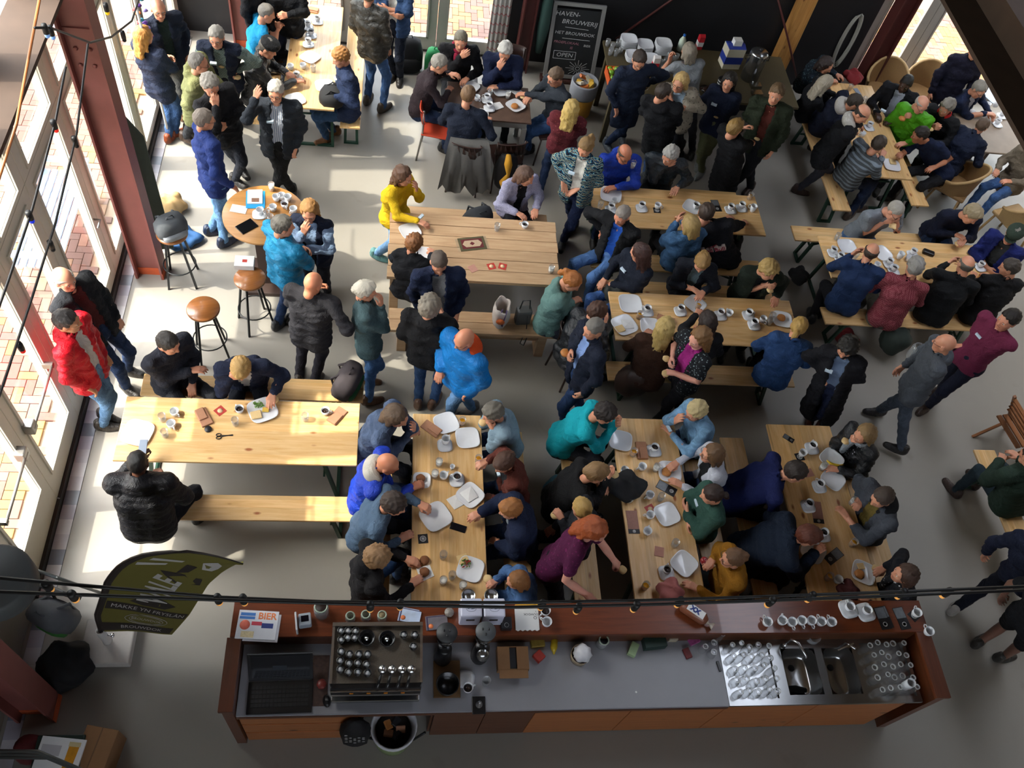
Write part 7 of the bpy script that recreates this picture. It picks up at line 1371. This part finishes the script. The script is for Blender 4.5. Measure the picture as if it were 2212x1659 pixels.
P('woman with short ginger hair in a navy puffer jacket', 'T', (1102, 1100), 185, 185, ('puffer', '17213a', '9aa8b5'), ('quiff', '9c6430'), DJ, '1c1a18', 'f', lean=.2, R=(1022, 1112, .84), L='lap')
P('child with straight fair hair in a denim jacket near the white tins', 'T', (1115, 1254), 180, 185, ('jacket', 'denim:3c5a82'), ('bob', '8c5c30'), MJ, '8a8a8a', 'f', s=.86, lean=.14, R=(1056, 1258, .9, 'grip'), L='table')
# --- table at the middle of the bar
P('person with dark hair in a bright turquoise fleece eating', 'T', (1307, 894), 345, 340, ('sweater', '149fac'), ('curlyshort', '241a16'), '26262c', '1c1a18', 'f', s=1.06, lean=.32, R=(1339, 924, .98, 'grip'), L='mouth', tilt=30)
P('woman in black with a loose fair bun eating bread', 'T', (1288, 1022), 355, 0, ('sweater', '121214'), ('updo', '8c6c46'), 'dots:1c1c20:77777a', '1c1a18', 'f', s=1.04, lean=.26, R=(1326, 1030, .98, 'grip'), L='table', w=1.15)
P('blonde woman in a grey jacket turned away from the table with a roll', 'T', (1256, 1098), 170, 120, ('jacket', '26282e'), ('lowpony', 'b89554'), '17181c', '1c1a18', 'f', lean=.1, L=(1199, 1116, .9, 'grip'), R='lap', knee=185)
P('red-haired woman in a purple T-shirt bending over the table', 'S', (1288, 1146), 335, 325, ('tee', 'dots:4a1238:6a1f50'), ('wavy', '9c4a1e'), '15161a', '55565a', 'f', s=1.04, hip=(1195, 1215), feet=[(1190, 1390), (1215, 1360)], L=(1345, 1232, .86, 'grip'), R=(1276, 1300, 1.0, 'open'), skin='d29a86', tilt=35)
P('woman with short bleached hair in a light denim shirt', 'T', (1503, 888), 195, 200, ('shirt', 'denim:6a8fae'), ('messy', 'c2ae7e'), DJ, '1c1a18', 'f', lean=.24, s=1.05, R='mouth', L='fold', badge=True)
P('woman with glasses in a white shirt', 'T', (1537, 980), 180, 175, ('shirt', 'b9bcc6', '17171a'), ('bob', '6a4c30'), DJ, '1c1a18', 'f', lean=.18, acc=('glasses',), tilt=8)
P('woman with a brown ponytail in a green sweater with folded arms', 'T', (1537, 1068), 185, 172, ('sweater', '2f4e44'), ('lowpony', '33221c'), '15161a', '1c1a18', 'f', lean=.14, L='cross', R='cross', badge=True)
P('woman with a small bun and glasses in a mustard sweater', 'T', (1582, 1206), 180, 178, ('sweater', '8a5c12'), ('bun', '6a4a30'), 'denim:5c7ca0', '1c1a18', 'f', lean=.16, R=(1522, 1216, .9, 'grip'), L='table', acc=('glasses',), tilt=10)
# --- table by the sink end
P('man in a royal navy shirt leaning over the sink-end table', 'T', (1718, 1020), 350, 345, ('shirt', '141c4a'), ('short', '2c211b'), '1a1a20', s=1.05, lean=.42, w=1.15, R='fold', L='fold')
P('person with short red-brown hair in a dark navy puffer', 'T', (1745, 1158), 350, 345, ('puffer', '121c2c'), ('quiff', '5c2a18'), '15161a', lean=.4, R=(1772, 1195, .9), L='table', w=1.1)
P('blonde woman with a grey scarf and black leather jacket', 'T', (1866, 938), 200, 195, ('jacket', 'leather:131418', 'floral:17171b:9a9aa0'), ('long', '8a6c44'), BK, '1c1a18', 'f', lean=.18, R=(1828, 958, 1.02, 'grip'), L='table', acc=('scarf:8a9096',))
P('man in a grey jacket holding a glass of milk', 'T', (1905, 1075), 190, 205, ('jacket', '42464e', '6a5a2a'), ('short', '4a3c34'), '1a1b20', lean=.22, R=(1842, 1086, .88, 'grip'), L='fold', acc=('hoodlump:16171a',), tilt=28, w=1.1)
P('woman with long brown hair and a black and white scarf at the bar', 'T', (1954, 1240), 175, 170, ('sweater', '1b1c22'), ('long', '4a3226'), BK, '1c1a18', 'f', lean=.2, R=(1894, 1228, .84, 'grip'), L='table', acc=('scarf:floral:17171b:b0b0b0',), tilt=5)
# --- table before the buffet
P('bald man in a blue jacket drinking milk at the table before the buffet', 'T', (1349, 333), 285, 300, ('jacket', 'shiny:12359c'), ('ring', '5a4c42'), DJ, lean=.24, R=(1366, 364, 1.02, 'grip'), L='fold', skin='c07c5c', acc=('hood', 'glasses'), w=1.1)
P('man with short grey curls resting his face on his hand', 'T', (1447, 336), 265, 215, ('jacket', 'leather:1f2830'), ('curlyshort', 'a09c96'), BK, lean=.28, R=(1445, 368, 1.05), L=(1462, 418, .83, 'open'))
P('bald man in a black jacket and blue T-shirt turned from the table', 'T', (1344, 465), 225, 220, ('jacket', '17181b', '1c4aa0'), ('buzz', '8a8078'), 'denim:4a6c9c', '1a1a1c', lean=.08, R=(1290, 505, .72), L=(1302, 512, .7), skin='cc8a6c', tilt=25, knee=205)
P('woman with long dark red hair and a navy sweater, hands in her lap', 'T', (1381, 545), 205, 150, ('sweater', '141a28'), ('long', '3c1f18'), 'denim:3a5a90', '1a1a1c', 'f', lean=.05, s=1.04, R=(1296, 612, .72), L=(1306, 620, .7), badge=True, knee=200)
P('blonde woman in a denim jacket touching her face', 'T', (1489, 484), 115, 135, ('jacket', 'denim:3a5c80'), ('bob', 'a08450'), BK, '1c1a18', 'f', hip=(1462, 562), L=(1461, 470, 1.05), R='table', s=1.04)
rb, rbx = P('man in a black hoodie with red lettering on the back', 'T', (1525, 460), 80, 75, ('hoodie', '14151c'), ('short', '3c2c22'), BK, hip=(1562, 556), R='table', L='table', s=1.04)
# --- middle table
P('woman with a ginger ponytail in a sage green hoodie on the plank bench', 'T', (1236, 608), 340, 330, ('hoodie', '5f7f7a'), ('pony', 'a8652c'), '2a2f3c', '2a2420', 'f', s=1.06, lean=.14, R=(1248, 655, .8), L='lap', w=1.15, seat=.46, tilt=32)
P('woman with curly brown hair in a black leather jacket at the middle table', 'T', (1290, 674), 20, 15, ('jacket', 'leather:15181d'), ('curlyshort', '4a2c1c'), '4a4230', '1c1a18', 'f', s=1.04, lean=.2, R=(1314, 696, .98), L='table')
P('man in a dark blue blazer with a roll standing by the middle table', 'S', (1282, 710), 190, 200, ('blazer', '161c2c', '7a94c4'), ('buzz', '77726b'), 'denim:1f3558', '4a2a20', feet=[(1210, 922), (1250, 900)], R=(1222, 770, 1.2, 'grip'), L='down', tilt=18)
P('woman with fair tied-up hair in a dark jacket eating at the middle table', 'T', (1516, 567), 270, 262, ('jacket', '181c26', '6a8088'), ('updo', '94703e'), BK, '1c1a18', 'f', lean=.24, s=1.03, R=(1502, 640, .85), L=(1516, 645, .85), tilt=38)
P('woman with blonde curls in a dark green jacket holding a roll', 'T', (1660, 584), 275, 320, ('puffer', '1e261e', '1b1c1f'), ('curly', 'a88a50'), BK, '1c1a18', 'f', lean=.2, s=1.03, R=(1660, 630, .98, 'grip'), L=(1678, 654, .84))
P('woman with long wavy blonde hair in a brown sweater seen from behind', 'T', (1436, 706), 80, 85, ('sweater', '3a241a'), ('wavy', 'b59a5c'), '1c1c22', '1c1a18', 'f', lean=.18, s=1.04, w=1.15)
P('woman with long dark brown hair in black lifting juice', 'T', (1526, 692), 95, 115, ('sweater', '141418'), ('long', '2a1a14'), BK, '1c1a18', 'f', lean=.2, L=(1506, 672, .92, 'grip'), R='table', s=1.03)
P('standing woman in a black floral blouse with two pieces of roll', 'S', (1510, 730), 200, 200, ('tee', 'floral:15171c:7c8a8c', '8a1f6a'), ('wavy', '7a5630'), '14141a', '1c1a18', 'f', s=1.04, feet=[(1425, 900), (1460, 905)], R=(1440, 782, 1.14, 'grip'), L=(1440, 812, 1.04, 'grip'), skin='d29a86', w=1.12, tilt=22)
P('woman with a blonde ponytail in a denim jacket and black skirt', 'T', (1725, 706), 80, 65, ('jacket', 'denim:24406a'), ('lowpony', 'b8924e'), '121317', '1c1a18', 'f', lean=.2, s=1.04)
# --- by the buffet
P('dark-haired man with glasses in a long navy coat at the buffet', 'S', (1381, 128), 295, 285, ('coat', '1a2336'), ('short', '33261e'), 'denim:1c2c48', '4a5058', feet=[(1312, 322), (1345, 310)], R=(1330, 245, .85), L=(1396, 194, 1.1, 'grip'), acc=('glasses',), tilt=28)
P('woman with a grey bob in a grey T-shirt at the buffet, from behind', 'S', (1488, 106), 100, 130, ('tee', '878c92'), ('bob', '8a8072'), '2a2c32', '1c1a18', 'f', feet=[(1478, 335)], L=(1440, 122, 1.35, 'grip'), R='table')
P('man with short dark hair in a black jacket near the buffet, from behind', 'S', (1434, 196), 60, 15, ('coat', '121317'), ('short', '33271f'), 'denim:243a5c', '1c1a18', feet=[(1392, 400), (1425, 372)], R='hold', L='hold', acc=('hood',))
P('blonde woman in a spotted cream cardigan waving her arm', 'S', (1472, 170), 245, 225, ('blazer', 'dots:a39a8a:55504a', '9fb2c4'), ('bob', 'c0a066'), '23252c', '1c1a18', 'f', feet=[(1440, 345), (1470, 335)], L=(1475, 246, 1.2, 'open'), R=(1436, 268, 1.05), acc=('glasses',), s=1.04)
P('dark-haired woman in a navy sweater and olive trousers by the buffet', 'S', (1575, 176), 240, 245, ('sweater', '131b30'), ('long', '1c1614'), '5a5c40', '6a6c6a', 'f', feet=[(1505, 362), (1510, 382)], R=(1548, 252, 1.05, 'grip'), L=(1540, 225, 1.1), badge=True)
P('woman with a loose fair updo in a long black dress', 'S', (1592, 266), 30, 25, ('dress', '101115'), ('updo', '94733e'), '101115', '1c1a18', 'f', feet=[(1550, 420), (1572, 415)], R=(1632, 302, 1.05, 'grip'), L='hold', s=1.04)
P('man in a dark green quilted jacket eating by the buffet', 'S', (1677, 202), 245, 255, ('jacket', '232a1c', '4a1c14'), ('short', '6a5238'), '191b20', '3a2a22', feet=[(1582, 408), (1615, 418)], R=(1650, 290, 1.05, 'grip'), L='down', tilt=8, s=1.04)
# --- back right tables
P('woman in a dark floral blouse bending at the back right table', 'T', (1786, 140), 335, 330, ('sweater', 'floral:15202a:5a747a'), ('bob', '2a1c18'), BK, '1c1a18', 'f', lean=.4, hip=(1735, 178))
P('woman with long pale hair in black at the back right table', 'T', (1784, 180), 350, 5, ('sweater', '111216'), ('long', 'a89c88'), BK, '1c1a18', 'f', lean=.3, hip=(1735, 240))
P('man in a navy anorak with a white hood at the back right table', 'T', (1846, 222), 350, 345, ('jacket', '151a2c'), ('short', '3a3028'), BK, lean=.4, hip=(1768, 268), acc=('hoodlump:b5b0a8',))
P('balding man in a black jacket leaning with one leg stretched back', 'S', (1862, 246), 340, 325, ('jacket', '101115'), ('ring', '2e2620'), '33343c', '33221e', hip=(1780, 330), feet=[(1727, 418), (1800, 400)], R=(1862, 285, .95), L=(1868, 280, .98), acc=('hoodlump:a8a49c',), tilt=30)
P('man in a grey striped sweater on the left bench at the back right', 'T', (1897, 312), 20, 30, ('sweater', 'hstripe:4a4e52:77828c'), ('short', '3c3026'), 'denim:18243c', '3a2a22', lean=.22, hip=(1828, 385), R=(1910, 335, .95), L='table', feet=[(1830, 470), (1850, 455)])
P('dark-skinned man in a black suit and pale shirt', 'T', (1957, 180), 240, 245, ('blazer', '101116', '9a9fae'), ('buzz', '0f0d0c'), BK, lean=.16, R='table', L='table', skin='3a2418', badge=True)
P('balding man with glasses in a bright green jacket eating a roll', 'T', (1990, 226), 230, 305, ('jacket', 'shiny:4c9a16'), ('ring', 'a09a90'), BK, lean=.14, R=(1950, 260, 1.0, 'grip'), L='table', acc=('glasses',), skin='cc947a')
P('grey-haired man in a black jacket with a red collar', 'T', (2045, 232), 215, 220, ('jacket', '141518'), ('messy', '7a746a'), BK, lean=.2, R=(2013, 282, 1.0, 'grip'), L='table', acc=('collar:b01c1c',))
P('man in a navy polo shirt with a plate at the back right table', 'T', (1990, 296), 190, 170, ('tee', '16203a'), ('short', '1f1814'), BK, lean=.3, hip=(2032, 372), R=(1940, 338, .86), L='table', skin='a87052')
P('grey-haired man in a navy blazer bending to the cafe table', 'T', (2117, 190), 320, 318, ('blazer', '18223c', 'b0b8c8'), ('short', '8a857c'), BK, lean=.42, R=(2140, 252, .85), L='table', acc=('glasses',), hip=(2065, 245))
P('person in a dark navy jacket standing outside the right glass door', 'S', (2108, 108), 290, 290, ('jacket', '161628'), ('short', '33281f'), BK)
P('person in dark blue bent low beside the far right cafe table', 'T', (2121, 272), 30, 30, ('jacket', '141c30'), ('short', '5a4636'), BK, lean=.3, R='table', L='table', s=.92)
P('person in a beige coat sitting at the far right edge', 'T', (2238, 318), 200, 200, ('coat', '6a6052'), ('bob', '5a4636'), 'denim:3a5a8a', '4a3a2e', 'f', lean=.1)
# --- crowded right table
P('grey-haired man in a grey T-shirt biting bread', 'T', (1933, 455), 300, 318, ('tee', '747a82'), ('buzz', 'a09a90'), 'denim:3c5c84', lean=.3, R=(1920, 490, 1.02, 'grip'), L=(1938, 490, 1.02, 'grip'), acc=('glasses',), skin='cc947a', tilt=32, s=1.04)
P('grey-blond man in a navy sweater with bread at the crowded table', 'T', (2099, 463), 290, 318, ('sweater', '10162a'), ('messy', '9a8a6c'), DJ, lean=.36, R=(2066, 520, .86), L=(2078, 532, .84, 'grip'), tilt=30, s=1.04)
P('man in a blue jacket and green cap at the right table end', 'T', (2188, 508), 220, 235, ('jacket', '16205c', '2a2c2e'), ('short', '77726b'), BK, lean=.12, acc=('cap:2e3a30',), R='cross', L='lap')
P('balding man in a blue shirt raising his hand, from behind', 'T', (1881, 545), 85, 70, ('shirt', '1c2f52'), ('ring', '3a2c22'), '15151a', '15151a', lean=.22, L=(1842, 545, 1.0), R='table', legs=None, feet=[(1750, 690), (1770, 680)], w=1.08)
P('grey-haired person in a red check shirt from behind', 'T', (1975, 577), 90, 100, ('shirt', 'check:6e2430:8a4a50'), ('messy', '908c86'), '55534a', lean=.22, w=1.12)
P('balding man in a black shirt reaching up, from behind', 'T', (2086, 572), 85, 110, ('shirt', '141618'), ('ring', '5c554c'), '1a1a1e', lean=.2, L=(2050, 564, .98), R='table', w=1.25)
P('dark-haired man in black at the right end of the crowded table', 'T', (2180, 578), 110, 155, ('jacket', '121214'), ('short', '3c342e'), BK, lean=.14, w=1.1)
# --- right foreground
P('man in a maroon T-shirt eating, dark trousers', 'S', (2178, 690), 200, 195, ('tee', '6a2440'), ('short', '1c1512'), '171b2c', '33231c', feet=[(1993, 885), (2020, 850)], R=(2137, 722, 1.48, 'grip'), L=(2062, 750, 1.0), badge=True, acc=('watch',), skin='cc8c70', s=1.04)
P('bald man in a grey hoodie carrying a glass jug, walking left', 'S', (2040, 742), 165, 150, ('hoodie', '4a4e55'), ('bald', '8a8078'), 'denim:3c4450', '1c1818', feet=[(1885, 892), (1929, 985)], L=(1985, 770, 1.1, 'grip'), R='down', skin='c48a6c', acc=('glasses',))
P('woman with dark curly hair in a long black coat', 'S', (1831, 748), 245, 250, ('longcoat', '131319', '5f6f8a'), ('curly', '17120f'), 'denim:141d38', '4a221a', 'f', feet=[(1745, 915), (1775, 922)], R=(1778, 822, 1.0), L=(1788, 826, 1.0), tilt=35, s=1.04, badge=True)
P('person in a dark green puffer vest cut by the right edge', 'T', (2225, 985), 120, 120, ('puffer', '24342a'), ('short', '3a2c22'), '26343c', '33221c', lean=.15, hip=(2185, 1085), w=1.1)
P('person in a navy track jacket with yellow stripes striding at the right edge', 'S', (2262, 1170), 30, 30, ('jacket', '10162a'), ('short', '33281f'), '10131f', 'a09a92', feet=[(2062, 1315), (2260, 1330)], L='down', R='hold')
P('person in black shorts with bare legs in the lower right corner', 'S', (2300, 1280), 20, 20, ('tee', '0f1116'), ('short', '33281f'), 'skirt|0e0f13', '33302c', feet=[(2115, 1388), (2165, 1420)], skin='7a5848')
flush()
# lettering on the black hoodie
o_, Ch, Nk, fw, up, latt, th = rbx
c_ = o_(Ch - fw * (th + .012) - up * .02); Mx = np.stack([latt, up, -fw], 1); Mt = Matrix([[*Mx[i], c_[i]] for i in range(3)] + [[0, 0, 0, 1]])
text('lettering', 'Red Bull', .085, plain('print_rim', 'c9b9b4', .6), rb, Mt @ TR(0, 0, -.004), .006, .02); text('lettering', 'Red Bull', .085, plain('print_red', '8a1c30', .6), rb, Mt, .001, .022); MB().prism([(-.06, .05), (-.01, .045), (.02, .06), (.06, .075), (.03, .05), (.0, .035)], -.002, .004).xf(Mt).build('emblem', plain('print_red', '8a1c30'), rb)
# plain tag on the belt line of the bag on a lap
tag(blob([(.08, 0), (.15, .04), (.12, .12), (0, .15)], amp=.13).build('plaid_bag', plain('plaid', '2a2e2c', .8, var=.6, scale=30), None, at(1325, 640, .62)), 'black and green plaid bag on the lap of the woman with dark red hair', 'bag')
jg = thing('glass_jug', 'clear glass jug carried by the bald man in a grey hoodie', 'jug', at(1968, 772, 1.02)); MB().lathe([(.06, 0), (.07, .02), (.075, .16), (.06, .2), (.055, .2), (.07, .15), (.062, .02), (0, .012)], 20).build('jug', clear, jg); MB().tube([(.07, 0, .17), (.12, 0, .16), (.12, 0, .06), (.07, 0, .05)], .009, 7).build('handle', clear, jg)
